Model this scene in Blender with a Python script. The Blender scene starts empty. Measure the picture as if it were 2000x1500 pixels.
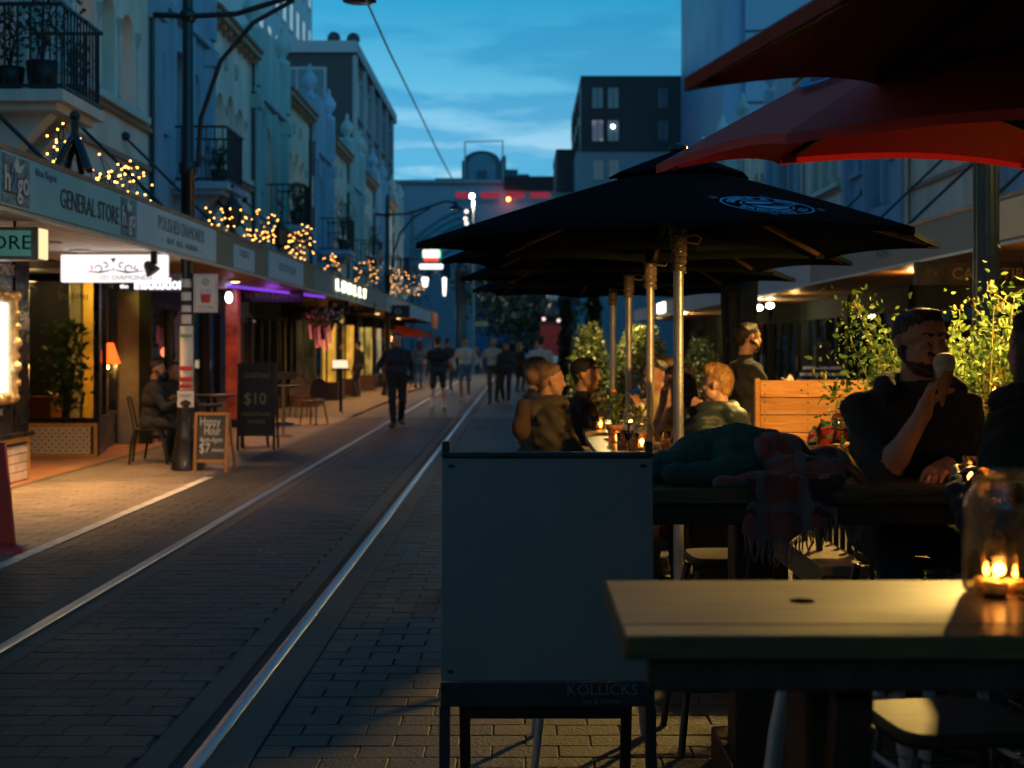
import bpy, bmesh, math, random
import numpy as np
from mathutils import Vector, Matrix, Quaternion
from math import pi, sin, cos, radians
random.seed(7); rng = np.random.default_rng(7)
SC = bpy.context.scene; COL = SC.collection
F = 2778.0; H = 1.52          # focal length in photo pixels, eye height
# ---------------------------------------------------------------- camera
cam = bpy.data.cameras.new('camera'); camo = bpy.data.objects.new('camera', cam); COL.objects.link(camo)
camo.location = (0, 0, H); camo.rotation_euler = (pi/2, 0, 0)
cam.lens = 50; cam.sensor_width = 36; cam.shift_x = -15/2000; cam.shift_y = -75/2000
cam.clip_start = .05; cam.clip_end = 2000
cam.dof.use_dof = True; cam.dof.focus_distance = 5.9; cam.dof.aperture_fstop = 3.4; cam.dof.aperture_blades = 0
SC.camera = camo
SC.view_settings.view_transform = 'Standard'; SC.view_settings.look = 'None'
SC.view_settings.exposure = .2; SC.view_settings.gamma = 1
# ---------------------------------------------------------------- dusk sky
W = bpy.data.worlds.new('World'); SC.world = W; W.use_nodes = True
wt = W.node_tree; wn = wt.nodes; wl = wt.links
bg = wn['Background']
SUN_E, SUN_R = 28.0, 135.0
sky = wn.new('ShaderNodeTexSky'); sky.sky_type = 'NISHITA'; sky.sun_disc = False
sky.sun_elevation = radians(SUN_E); sky.sun_rotation = radians(SUN_R); sky.ozone_density = 5; sky.dust_density = .3; sky.air_density = 1.0
tc = wn.new('ShaderNodeTexCoord')
sx = wn.new('ShaderNodeSeparateXYZ'); wl.new(tc.outputs['Generated'], sx.inputs[0])
mx = wn.new('ShaderNodeMath'); mx.operation = 'MAXIMUM'; wl.new(sx.outputs[2], mx.inputs[0]); mx.inputs[1].default_value = .10
cx = wn.new('ShaderNodeCombineXYZ'); wl.new(sx.outputs[0], cx.inputs[0]); wl.new(sx.outputs[1], cx.inputs[1]); wl.new(mx.outputs[0], cx.inputs[2])
wl.new(cx.outputs[0], sky.inputs[0])
tint = wn.new('ShaderNodeMix'); tint.data_type = 'RGBA'; tint.blend_type = 'MULTIPLY'; tint.inputs[0].default_value = 1
wl.new(sky.outputs[0], tint.inputs[6])
# evening tint: deeper teal overhead, paler towards the horizon
rmp = wn.new('ShaderNodeValToRGB'); wl.new(sx.outputs[2], rmp.inputs[0])
e = rmp.color_ramp.elements; e[0].position = .08; e[0].color = (1, .88, .78, 1); e[1].position = .75; e[1].color = (.08, .52, .58, 1)
k_ = rmp.color_ramp.elements.new(.13); k_.color = (.86, .88, .78, 1); k_ = rmp.color_ramp.elements.new(.18); k_.color = (.34, .75, .70, 1); k_ = rmp.color_ramp.elements.new(.25); k_.color = (.055, .64, .65, 1)
wl.new(rmp.outputs[0], tint.inputs[7])
# clouds: thin dark-blue streaks, a bank low on the left
mp = wn.new('ShaderNodeMapping'); mp.inputs['Scale'].default_value = (3.2, 3.2, 17); wl.new(tc.outputs['Generated'], mp.inputs[0])
nz = wn.new('ShaderNodeTexNoise'); nz.inputs['Scale'].default_value = 2.1; nz.inputs['Detail'].default_value = 5; wl.new(mp.outputs[0], nz.inputs[0])
cr = wn.new('ShaderNodeValToRGB'); cr.color_ramp.elements[0].position = .50; cr.color_ramp.elements[1].position = .60; wl.new(nz.outputs[0], cr.inputs[0])
lo = wn.new('ShaderNodeMapRange'); lo.inputs[1].default_value = .11; lo.inputs[2].default_value = .24; lo.inputs[3].default_value = 1; lo.inputs[4].default_value = .22; wl.new(sx.outputs[2], lo.inputs[0])
cm = wn.new('ShaderNodeMath'); cm.operation = 'MULTIPLY'; wl.new(cr.outputs[0], cm.inputs[0]); wl.new(lo.outputs[0], cm.inputs[1])
cl = wn.new('ShaderNodeMix'); cl.data_type = 'RGBA'; cl.blend_type = 'MULTIPLY'; wl.new(cm.outputs[0], cl.inputs[0]); wl.new(tint.outputs[2], cl.inputs[6]); cl.inputs[7].default_value = (.16, .58, .76, 1)
wl.new(cl.outputs[2], bg.inputs[0]); bg.inputs[1].default_value = .15
# last trace of the sun, below the roofs behind the camera
sl = bpy.data.lights.new('sun', 'SUN'); sl.energy = .02; sl.angle = radians(15); sl.color = (.75, .88, 1)
so = bpy.data.objects.new('sun', sl); COL.objects.link(so); so.rotation_euler = (radians(90-SUN_E), 0, radians(180-SUN_R))
# ---------------------------------------------------------------- helpers
def V(*a): return Vector(a)
def P(u, v, Y): return Vector(((u-1015)*Y/F, Y, H+(675-v)*Y/F))
def G(u, v):
    Y = F*H/(v-675); return Vector(((u-1015)*Y/F, Y, 0))
MC = {}
def nodes(name):
    m = bpy.data.materials.new(name); m.use_nodes = True
    nt = m.node_tree; return m, nt, nt.nodes['Principled BSDF']
def N(nt, t, **kw):
    n = nt.nodes.new(t)
    for k, v in kw.items():
        if k in ('op',): n.operation = v
        elif k.startswith('i_'):
            key = k[2:]; key = int(key) if key.isdigit() else key
            n.inputs[key].default_value = v
        else: setattr(n, k, v)
    return n
def mat(name, col, rough=.6, metal=0, var=.22, scale=5, bump=.15, bscale=45, coat=0, stretch=None, island=0, spec=.5, sheen=0, obj=False):
    if name in MC: return MC[name]
    m, nt, b = nodes(name); L = nt.links.new
    if obj: pos = N(nt, 'ShaderNodeTexCoord').outputs['Object']
    else: pos = N(nt, 'ShaderNodeNewGeometry').outputs['Position']
    if stretch:
        mp = N(nt, 'ShaderNodeMapping'); mp.inputs['Scale'].default_value = stretch; L(pos, mp.inputs[0]); pos = mp.outputs[0]
    n1 = N(nt, 'ShaderNodeTexNoise', i_Scale=scale, i_Detail=5.0, i_Roughness=.6); L(pos, n1.inputs['Vector'])
    mr = N(nt, 'ShaderNodeMapRange', i_1=.3, i_2=.7, i_3=1-var, i_4=1+var); L(n1.outputs[0], mr.inputs[0])
    val = mr.outputs[0]
    if island:
        g = N(nt, 'ShaderNodeNewGeometry'); oi = N(nt, 'ShaderNodeObjectInfo')
        ad = N(nt, 'ShaderNodeMath', op='ADD'); L(g.outputs['Random Per Island'], ad.inputs[0]); L(oi.outputs['Random'], ad.inputs[1])
        fr = N(nt, 'ShaderNodeMath', op='FRACT'); L(ad.outputs[0], fr.inputs[0])
        m2 = N(nt, 'ShaderNodeMapRange', i_1=0., i_2=1., i_3=1-island, i_4=1+island); L(fr.outputs[0], m2.inputs[0])
        mu = N(nt, 'ShaderNodeMath', op='MULTIPLY'); L(val, mu.inputs[0]); L(m2.outputs[0], mu.inputs[1]); val = mu.outputs[0]
    vm = N(nt, 'ShaderNodeVectorMath', op='SCALE'); vm.inputs[0].default_value = col[:3]; L(val, vm.inputs['Scale'])
    L(vm.outputs[0], b.inputs['Base Color'])
    rr = N(nt, 'ShaderNodeMapRange', i_1=.3, i_2=.7, i_3=max(.02, rough-.1), i_4=min(1, rough+.1)); L(n1.outputs[0], rr.inputs[0]); L(rr.outputs[0], b.inputs['Roughness'])
    b.inputs['Metallic'].default_value = metal; b.inputs['Specular IOR Level'].default_value = spec
    if coat: b.inputs['Coat Weight'].default_value = coat; b.inputs['Coat Roughness'].default_value = .12
    if sheen: b.inputs['Sheen Weight'].default_value = sheen
    if bump:
        n2 = N(nt, 'ShaderNodeTexNoise', i_Scale=bscale, i_Detail=4.0); L(pos, n2.inputs['Vector'])
        bp = N(nt, 'ShaderNodeBump', i_Strength=bump, i_Distance=.02); L(n2.outputs[0], bp.inputs['Height']); L(bp.outputs[0], b.inputs['Normal'])
    MC[name] = m; return m
def matte(name, col, var=.2, scale=2, bump=.3, bscale=9):
    if name in MC: return MC[name]
    m = mat(name, col, 1, var=var, scale=scale, bump=bump, bscale=bscale, spec=0); nt = m.node_tree; b = nt.nodes['Principled BSDF']; d = N(nt, 'ShaderNodeBsdfDiffuse', i_1=.6); L = nt.links.new
    for a_, b_ in (('Base Color', 'Color'), ('Normal', 'Normal')):
        if b.inputs[a_].links: L(b.inputs[a_].links[0].from_socket, d.inputs[b_])
    L(d.outputs[0], nt.nodes['Material Output'].inputs[0]); nt.nodes.remove(b); return m
def emit(name, col, s):
    if name in MC: return MC[name]
    m = bpy.data.materials.new(name); m.use_nodes = True; nt = m.node_tree; nt.nodes.remove(nt.nodes['Principled BSDF'])
    e = N(nt, 'ShaderNodeEmission'); e.inputs[0].default_value = (*col, 1); e.inputs[1].default_value = s
    nt.links.new(e.outputs[0], nt.nodes['Material Output'].inputs[0]); MC[name] = m; return m
def lit_room(name, col, s, scale=3):
    """lit wall seen through a shop window: emission broken up by noise"""
    if name in MC: return MC[name]
    m, nt, b = nodes(name); L = nt.links.new
    pos = N(nt, 'ShaderNodeNewGeometry').outputs['Position']
    mp = N(nt, 'ShaderNodeMapping'); mp.inputs['Scale'].default_value = (1, 1.6, .7); L(pos, mp.inputs[0])
    n1 = N(nt, 'ShaderNodeTexNoise', i_Scale=scale, i_Detail=3.0); L(mp.outputs[0], n1.inputs['Vector'])
    r = N(nt, 'ShaderNodeMapRange', i_1=.35, i_2=.65, i_3=.15, i_4=1.5); L(n1.outputs[0], r.inputs[0])
    mu = N(nt, 'ShaderNodeMath', op='MULTIPLY'); L(r.outputs[0], mu.inputs[0]); mu.inputs[1].default_value = s
    b.inputs['Base Color'].default_value = (*[c*.5 for c in col], 1)
    b.inputs['Emission Color'].default_value = (*col, 1); L(mu.outputs[0], b.inputs['Emission Strength'])
    MC[name] = m; return m
def pane_mat():
    if 'window glass' in MC: return MC['window glass']
    m = bpy.data.materials.new('window glass'); m.use_nodes = True; nt = m.node_tree; nt.nodes.remove(nt.nodes['Principled BSDF']); L = nt.links.new
    t = N(nt, 'ShaderNodeBsdfTransparent'); t.inputs[0].default_value = (.86, .9, .88, 1)
    g = N(nt, 'ShaderNodeBsdfGlossy', i_Roughness=.03); g.inputs[0].default_value = (1, 1, 1, 1)
    f = N(nt, 'ShaderNodeFresnel', i_IOR=1.5); mi = N(nt, 'ShaderNodeMixShader'); L(f.outputs[0], mi.inputs[0]); L(t.outputs[0], mi.inputs[1]); L(g.outputs[0], mi.inputs[2])
    L(mi.outputs[0], nt.nodes['Material Output'].inputs[0]); MC[m.name] = m; return m
def glass_mat(name, col=(1, 1, 1), rough=.02):
    if name in MC: return MC[name]
    m, nt, b = nodes(name); b.inputs['Base Color'].default_value = (*col, 1); b.inputs['Transmission Weight'].default_value = 1
    n = N(nt, 'ShaderNodeTexNoise', i_Scale=18.0); bp = N(nt, 'ShaderNodeBump', i_Strength=.04, i_Distance=.01); nt.links.new(n.outputs[0], bp.inputs['Height']); nt.links.new(bp.outputs[0], b.inputs['Normal'])
    b.inputs['Roughness'].default_value = rough; b.inputs['IOR'].default_value = 1.45; MC[name] = m; return m
def wood(name, c1, c2, stretch=(1, 14, 14), rough=.45, coat=0, island=.12, scale=3, bump=.15):
    if name in MC: return MC[name]
    m, nt, b = nodes(name); L = nt.links.new
    pos = N(nt, 'ShaderNodeNewGeometry').outputs['Position']
    mp = N(nt, 'ShaderNodeMapping'); mp.inputs['Scale'].default_value = stretch; L(pos, mp.inputs[0])
    n1 = N(nt, 'ShaderNodeTexNoise', i_Scale=scale, i_Detail=6.0, i_Distortion=1.5); L(mp.outputs[0], n1.inputs['Vector'])
    n3 = N(nt, 'ShaderNodeTexNoise', i_Scale=2.2, i_Detail=3.0); L(pos, n3.inputs['Vector'])
    cr = N(nt, 'ShaderNodeValToRGB'); cr.color_ramp.elements[0].position = .3; cr.color_ramp.elements[1].position = .7
    cr.color_ramp.elements[0].color = (*c1, 1); cr.color_ramp.elements[1].color = (*c2, 1); L(n1.outputs[0], cr.inputs[0])
    g = N(nt, 'ShaderNodeNewGeometry'); oi = N(nt, 'ShaderNodeObjectInfo'); ad = N(nt, 'ShaderNodeMath', op='ADD'); L(g.outputs['Random Per Island'], ad.inputs[0]); L(oi.outputs['Random'], ad.inputs[1])
    fr = N(nt, 'ShaderNodeMath', op='FRACT'); L(ad.outputs[0], fr.inputs[0])
    m2 = N(nt, 'ShaderNodeMapRange', i_3=1-island, i_4=1+island); L(fr.outputs[0], m2.inputs[0])
    m3 = N(nt, 'ShaderNodeMapRange', i_1=.3, i_2=.7, i_3=.8, i_4=1.15); L(n3.outputs[0], m3.inputs[0])
    mu = N(nt, 'ShaderNodeMath', op='MULTIPLY'); L(m2.outputs[0], mu.inputs[0]); L(m3.outputs[0], mu.inputs[1])
    vm = N(nt, 'ShaderNodeVectorMath', op='SCALE'); L(cr.outputs[0], vm.inputs[0]); L(mu.outputs[0], vm.inputs['Scale']); L(vm.outputs[0], b.inputs['Base Color'])
    rr = N(nt, 'ShaderNodeMapRange', i_1=.3, i_2=.7, i_3=max(.05, rough-.12), i_4=rough+.12); L(n3.outputs[0], rr.inputs[0]); L(rr.outputs[0], b.inputs['Roughness'])
    b.inputs['Specular IOR Level'].default_value = .3
    if coat: b.inputs['Coat Weight'].default_value = coat; b.inputs['Coat Roughness'].default_value = .2
    bp = N(nt, 'ShaderNodeBump', i_Strength=bump, i_Distance=.01); L(n1.outputs[0], bp.inputs['Height']); L(bp.outputs[0], b.inputs['Normal'])
    MC[name] = m; return m
def leafm(name, col, tr=.35, var=.5):
    if name in MC: return MC[name]
    m, nt, b = nodes(name); L = nt.links.new
    g = N(nt, 'ShaderNodeNewGeometry'); mr = N(nt, 'ShaderNodeMapRange', i_3=1-var, i_4=1+var); L(g.outputs['Random Per Island'], mr.inputs[0])
    vm = N(nt, 'ShaderNodeVectorMath', op='SCALE'); vm.inputs[0].default_value = col; L(mr.outputs[0], vm.inputs['Scale']); L(vm.outputs[0], b.inputs['Base Color'])
    b.inputs['Roughness'].default_value = .4
    t = N(nt, 'ShaderNodeBsdfTranslucent'); L(vm.outputs[0], t.inputs[0])
    mi = N(nt, 'ShaderNodeMixShader', i_0=tr); L(b.outputs[0], mi.inputs[1]); L(t.outputs[0], mi.inputs[2]); L(mi.outputs[0], nt.nodes['Material Output'].inputs[0])
    MC[name] = m; return m
WM = {}
def link(o): COL.objects.link(o); return o
def tag(o, label=None, cat=None, group=None, kind=None):
    if label: o['label'] = label
    if cat: o['category'] = cat
    if group: o['group'] = group
    if kind: o['kind'] = kind
    return o
def thing(name, label, cat, loc=(0, 0, 0), rz=0, group=None):
    o = bpy.data.objects.new(name, None); link(o); o.empty_display_size = .1
    o.location = loc; o.rotation_euler = (0, 0, rz); WM[o.name] = Matrix.Translation(Vector(loc)) @ Matrix.Rotation(rz, 4, 'Z')
    return tag(o, label, cat, group)
def setobj(name, me, parent=None, world=True):
    """link mesh; world=True: vertices are world coordinates and are moved into the parent's space"""
    o = bpy.data.objects.new(name, me); link(o)
    if parent is not None:
        o.parent = parent
        if world: me.transform(WM.get(parent.name, Matrix.Identity(4)).inverted())
        WM[o.name] = WM.get(parent.name, Matrix.Identity(4))
    else: WM[o.name] = Matrix.Identity(4)
    return o
def copy_tree(o, parent=None):
    c = o.copy(); link(c); c.parent = parent
    for ch in o.children: copy_tree(ch, c)
    return c
class MB:
    def __init__(s): s.v = []; s.f = []; s.m = []; s.s = []
    def add(s, vs, fs, mi=0, smooth=False, M=None):
        n = len(s.v)
        s.v += [tuple(M @ Vector(p)) if M is not None else tuple(p) for p in vs]
        s.f += [tuple(i+n for i in f) for f in fs]; s.m += [mi]*len(fs); s.s += [smooth]*len(fs); return s
    def box(s, x0, x1, y0, y1, z0, z1, mi=0, M=None):
        return s.add([(x0, y0, z0), (x1, y0, z0), (x1, y1, z0), (x0, y1, z0), (x0, y0, z1), (x1, y0, z1), (x1, y1, z1), (x0, y1, z1)],
            [(3, 2, 1, 0), (4, 5, 6, 7), (0, 1, 5, 4), (1, 2, 6, 5), (2, 3, 7, 6), (3, 0, 4, 7)], mi, False, M)
    def cbox(s, c, d, mi=0, M=None):
        return s.box(c[0]-d[0]/2, c[0]+d[0]/2, c[1]-d[1]/2, c[1]+d[1]/2, c[2]-d[2]/2, c[2]+d[2]/2, mi, M)
    def bar(s, p, q, w, h, mi=0, up=(0, 0, 1), M=None):
        p, q = Vector(p), Vector(q); d = (q-p); L = d.length; d.normalize(); u = Vector(up)
        if abs(d.dot(u)) > .98: u = Vector((0, 1, 0)) if abs(d.y) < .9 else Vector((1, 0, 0))
        x = d.cross(u).normalized(); z = x.cross(d).normalized()
        B = Matrix(((x.x, d.x, z.x, p.x), (x.y, d.y, z.y, p.y), (x.z, d.z, z.z, p.z), (0, 0, 0, 1)))
        if M is not None: B = M @ B
        return s.box(-w/2, w/2, 0, L, -h/2, h/2, mi, B)
    def tube(s, pts, r, n=8, mi=0, cap=True, M=None, smooth=True, closed=False):
        pts = [Vector(p) for p in pts]; k = len(pts); rs = r if isinstance(r, (list, tuple)) else [r]*k
        vs = []; t0 = None; x = None
        for i in range(k):
            if closed: t = pts[(i+1) % k]-pts[i-1]
            else: t = pts[min(i+1, k-1)]-pts[max(i-1, 0)]
            t.normalize()
            if x is None:
                a = Vector((0, 0, 1)) if abs(t.z) < .9 else Vector((1, 0, 0)); x = t.cross(a).normalized()
            else:
                x = (x-t*x.dot(t)); x = x.normalized() if x.length > 1e-6 else t.cross(Vector((.3, .5, .8))).normalized()
            y = t.cross(x)
            for j in range(n):
                a = 2*pi*j/n; vs.append(pts[i]+(x*cos(a)+y*sin(a))*rs[i])
        fs = []; kk = k if closed else k-1
        for i in range(kk):
            for j in range(n):
                a, b = i*n+j, i*n+(j+1) % n; i2 = ((i+1) % k)*n; fs.append((a, b, i2+(j+1) % n, i2+j))
        s.add(vs, fs, mi, smooth, M)
        if cap and not closed: s.add(vs[:n], [tuple(range(n))[::-1]], mi, False, M); s.add(vs[-n:], [tuple(range(n))], mi, False, M)
        return s
    def lathe(s, prof, c=(0, 0, 0), n=16, mi=0, M=None, smooth=True):
        vs = [(c[0]+r*cos(2*pi*j/n), c[1]+r*sin(2*pi*j/n), c[2]+z) for r, z in prof for j in range(n)]
        fs = [(i*n+j, i*n+(j+1) % n, (i+1)*n+(j+1) % n, (i+1)*n+j) for i in range(len(prof)-1) for j in range(n)]
        s.add(vs, fs, mi, smooth, M)
        if prof[0][0] > 1e-4: s.add(vs[:n], [tuple(range(n))[::-1]], mi, False, M)
        if prof[-1][0] > 1e-4: s.add(vs[-n:], [tuple(range(n))], mi, False, M)
        return s
    def ball(s, c, r, n=8, mi=0, M=None, sc=(1, 1, 1)):
        k = max(4, n//2+1); prof = [(sin(pi*i/k), -cos(pi*i/k)) for i in range(k+1)]
        vs = [(c[0]+r*a*cos(2*pi*j/n)*sc[0], c[1]+r*a*sin(2*pi*j/n)*sc[1], c[2]+r*z*sc[2]) for a, z in prof for j in range(n)]
        return s.add(vs, [(i*n+j, i*n+(j+1) % n, (i+1)*n+(j+1) % n, (i+1)*n+j) for i in range(k) for j in range(n)], mi, True, M)
    def mesh(s, name, mats, bevel=0, seg=1, merge=False):
        me = bpy.data.meshes.new(name); me.from_pydata([tuple(p) for p in s.v], [], s.f)
        mats = mats if isinstance(mats, (list, tuple)) else [mats]
        for m in mats: me.materials.append(m)
        me.polygons.foreach_set('material_index', s.m); me.polygons.foreach_set('use_smooth', s.s)
        if bevel or merge:
            bm = bmesh.new(); bm.from_mesh(me)
            if merge: bmesh.ops.remove_doubles(bm, verts=bm.verts, dist=1e-5)
            if bevel: bmesh.ops.bevel(bm, geom=list(bm.edges), offset=bevel, segments=seg, affect='EDGES', profile=.5, clamp_overlap=True)
            bm.to_mesh(me); bm.free()
        me.update(); return me
    def build(s, name, mats, parent=None, world=True, bevel=0, seg=1, merge=False):
        return setobj(name, s.mesh(name, mats, bevel, seg, merge), parent, world)
def frame(o, face):
    """local x right, y up, z out of a wall that faces: 'cam' (-Y), 'east' (+X, left side of street), 'west' (-X)"""
    X, Y, Z = {'cam': ((1, 0, 0), (0, 0, 1), (0, -1, 0)), 'east': ((0, 1, 0), (0, 0, 1), (1, 0, 0)), 'west': ((0, -1, 0), (0, 0, 1), (-1, 0, 0)), 'up': ((1, 0, 0), (0, 1, 0), (0, 0, 1))}[face]
    return Matrix(((X[0], Y[0], Z[0], o[0]), (X[1], Y[1], Z[1], o[1]), (X[2], Y[2], Z[2], o[2]), (0, 0, 0, 1)))
def panel(name, outer, holes, t, M, m, parent=None):
    """flat slab with openings, front at local z=0, thickness t behind"""
    cu = bpy.data.curves.new('tmp', 'CURVE'); cu.dimensions = '2D'; cu.fill_mode = 'BOTH'; cu.extrude = t/2
    for pts in [outer]+list(holes):
        s = cu.splines.new('POLY'); s.points.add(len(pts)-1); s.use_cyclic_u = True
        for p, q in zip(s.points, pts): p.co = (q[0], q[1], 0, 1)
    ob = bpy.data.objects.new('tmp', cu); me = bpy.data.meshes.new_from_object(ob); bpy.data.objects.remove(ob); bpy.data.curves.remove(cu)
    me.name = name; me.transform(M @ Matrix.Translation((0, 0, -t/2))); me.materials.clear(); me.materials.append(m)
    return setobj(name, me, parent)
def rect(x0, x1, y0, y1): return [(x0, y0), (x1, y0), (x1, y1), (x0, y1)]
def arch(cx, w, z0, z1, n=10):
    r = w/2; return [(cx-r, z0), (cx+r, z0)]+[(cx+r*cos(pi*i/n), z1-r+r*sin(pi*i/n)) for i in range(n+1)]
def ellipse(cx, cy, a, b, n=32): return [(cx+a*cos(2*pi*i/n), cy+b*sin(2*pi*i/n)) for i in range(n)]
def textmesh(s, size, ext=.004, align='CENTER', wid=1, bold=0):
    c = bpy.data.curves.new('tmp', 'FONT'); c.body = s; c.size = size; c.extrude = ext; c.align_x = align; c.align_y = 'CENTER'; c.resolution_u = 2; c.offset = bold
    o = bpy.data.objects.new('tmp', c); me = bpy.data.meshes.new_from_object(o); bpy.data.objects.remove(o); bpy.data.curves.remove(c)
    if wid != 1: me.transform(Matrix.Scale(wid, 4, (1, 0, 0)))
    return me
def text(name, s, size, M, m, parent, ext=.004, wid=1, align='CENTER', bold=0, width=None):
    me = textmesh(s, size, ext, align, wid, bold)
    if width:
        xs = [v.co.x for v in me.vertices]; w = max(xs)-min(xs); me.transform(Matrix.Scale(width/w, 4, (1, 0, 0)))
    me.transform(M); me.materials.clear(); me.materials.append(m)
    return setobj(name, me, parent)
T = Matrix.Translation
def R(a, ax): return Matrix.Rotation(a, 4, ax)
def lamp(name, loc, power, col, r=.05, parent=None, typ='POINT', rot=None, size=None, spot=None):
    l = bpy.data.lights.new(name, typ); l.energy = power; l.color = col
    if typ in ('POINT', 'SPOT'): l.shadow_soft_size = r
    if typ == 'SPOT': l.spot_size = spot or radians(120); l.spot_blend = 1.0
    if typ == 'AREA': l.shape = 'DISK' if not isinstance(size, tuple) else 'RECTANGLE'; l.size = size[0] if isinstance(size, tuple) else size or .1
    if typ == 'AREA' and isinstance(size, tuple): l.size_y = size[1]
    o = bpy.data.objects.new(name, l); link(o); o.location = loc
    if rot: o.rotation_euler = rot
    if parent is not None:
        o.parent = parent; o.location = WM[parent.name].inverted() @ Vector(loc)
    return o
WARM = (1, .62, .28); CANDLE = (1, .42, .10)
def foliage(mb, pts, size, mi=0, n=None, up=.3, droop=0):
    """pointed leaf of two triangles folded on its midrib at every point"""
    for p in pts:
        d = Vector(rng.normal(size=3)); d.z += up; d.normalize(); s = d.cross(Vector(rng.normal(size=3)))
        if s.length < 1e-3: continue
        s.normalize(); nn = d.cross(s); L = size*random.uniform(.6, 1.3); w = L*.32
        p = Vector(p); m_ = p+d*L*.45-nn*L*.12
        mb.add([p, p+d*L*.3+s*w*.85+nn*L*.05, p+d*L*.68+s*w*.7+nn*L*.02, p+d*L-nn*L*.08, p+d*L*.68-s*w*.7+nn*L*.02, p+d*L*.3-s*w*.85+nn*L*.05], [(0, 1, 2, 3), (0, 3, 4, 5)], mi)
# ================================================================ STREET
M_pav = mat('grey street paver', (.042, .033, .022), .62, var=.45, scale=1.1, bump=.5, bscale=60, island=.28)
M_pavw = mat('lamplit walkway paver', (.20, .155, .11), .6, var=.3, scale=1.3, bump=.45, bscale=60, island=.2)  # same pavers as the street, warm lamplight put into their colour
M_joint = mat('paver joint sand', (.04, .04, .037), .95, var=.3, scale=9, bump=.6)
M_conc = mat('rail bed concrete', (.065, .057, .046), .7, var=.25, scale=2, bump=.4, bscale=70)
M_steel = mat('polished rail steel', (.42, .41, .39), .38, 1, var=.2, scale=1.2, bump=.02, bscale=30, stretch=(8, .6, 8))
M_groove = mat('dark rail groove', (.012, .012, .012), .8, var=.3)  # near-black colour for the groove beside the rail head
M_tcot = mat('terracotta threshold tile', (.34, .15, .07), .5, var=.2, scale=4, bump=.25, island=.12)
M_line = mat('mottled white line', (.55, .54, .5), .6, var=.45, scale=9, bump=.4, bscale=40)
M_drain = mat('dark drain channel', (.05, .052, .055), .55, var=.25, scale=4, bump=.4)
def paved_far():
    m, nt, b = nodes('far street paving'); L = nt.links.new
    pos = N(nt, 'ShaderNodeNewGeometry').outputs['Position']
    br = N(nt, 'ShaderNodeTexBrick', i_Scale=1.0); br.inputs['Brick Width'].default_value = .25; br.inputs['Row Height'].default_value = .15; br.inputs['Mortar Size'].default_value = .008
    br.inputs['Color1'].default_value = (.085, .07, .052, 1); br.inputs['Color2'].default_value = (.06, .05, .04, 1); br.inputs['Mortar'].default_value = (.03, .03, .03, 1)
    L(pos, br.inputs['Vector']); L(br.outputs['Color'], b.inputs['Base Color']); b.inputs['Roughness'].default_value = .6
    n = N(nt, 'ShaderNodeTexNoise', i_Scale=20.0); bp = N(nt, 'ShaderNodeBump', i_Strength=.3); L(n.outputs[0], bp.inputs['Height']); L(bp.outputs[0], b.inputs['Normal'])
    return m
tag(MB().box(-400, 400, -60, 900, -.5, -.03).build('ground', M_joint), kind='structure')
pav = MB().box(-6.6, 6.9, -2, 30, -.029, -.009).build('paving', M_joint); tag(pav, kind='structure')
farp = MB().box(-40, 40, 30, 160, -.029, 0).build('far_paving', paved_far()); tag(farp, kind='structure')
ZN = [(-5.38, -3.64, M_pavw), (-3.52, -2.80, M_pav), (-2.42, -1.40, M_pav), (-.98, 6.8, M_pav)]
RD, PL, GAP = .15, .25, .004
paves = []
for zi, (x0, x1, m) in enumerate(ZN):
    y = 3.6 if zi else 8.5; r = 0
    while y < 30:
        x = x0-(PL/2 if r % 2 else 0)
        while x < x1-.03:
            a, b = max(x, x0), min(x+PL, x1)
            if b-a > .05 and not (zi == 3 and x > 3.2 and y > 15): paves.append((a+GAP/2, b-GAP/2, y+GAP/2, y+RD-GAP/2, m))
            x += PL
        y += RD; r += 1
def pscore(q):
    X, Y = (q[0]+q[1])/2, (q[2]+q[3])/2; v = 675+F*H/Y; u = 1015+F*X/Y
    if u < 8 or u > 1180 or v > 1490 or (u > 855 and (v < 1335 or 860 < u < 900)): return 0
    if u < 30 and v < 1110: return 0
    return (q[1]-q[0])/Y*(1/Y**2)
paves.sort(key=pscore, reverse=True)
def paver_geo(mb, x0, x1, y0, y1, z=0, mi=0, M=None):
    b = .004; zz = z-.006
    vs = [(x0, y0, zz), (x1, y0, zz), (x1, y1, zz), (x0, y1, zz), (x0+b, y0+b, z), (x1-b, y0+b, z), (x1-b, y1-b, z), (x0+b, y1-b, z)]
    mb.add(vs, [(4, 5, 6, 7), (0, 1, 5, 4), (1, 2, 6, 5), (2, 3, 7, 6), (3, 0, 4, 7)], mi, False, M)
pm = {}
for q in paves[:300]:
    w = round(q[1]-q[0], 3); key = (w, q[4].name)
    if key not in pm:
        mb = MB(); paver_geo(mb, -w/2, w/2, -(RD-GAP)/2, (RD-GAP)/2); pm[key] = mb.mesh('paver', q[4])
    o = bpy.data.objects.new('paver', pm[key]); link(o); o.parent = pav
    o.location = ((q[0]+q[1])/2, (q[2]+q[3])/2, random.uniform(-.002, .0015)); o.rotation_euler = (random.uniform(-.006, .006), random.uniform(-.006, .006), random.uniform(-.008, .008))
mb = MB()
for q in paves[300:]:
    paver_geo(mb, *q[:4], random.uniform(-.002, .0015), 1 if q[4] is M_pavw else 0)
tag(mb.build('far_pavers', [M_pav, M_pavw], pav), kind='stuff')
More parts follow.
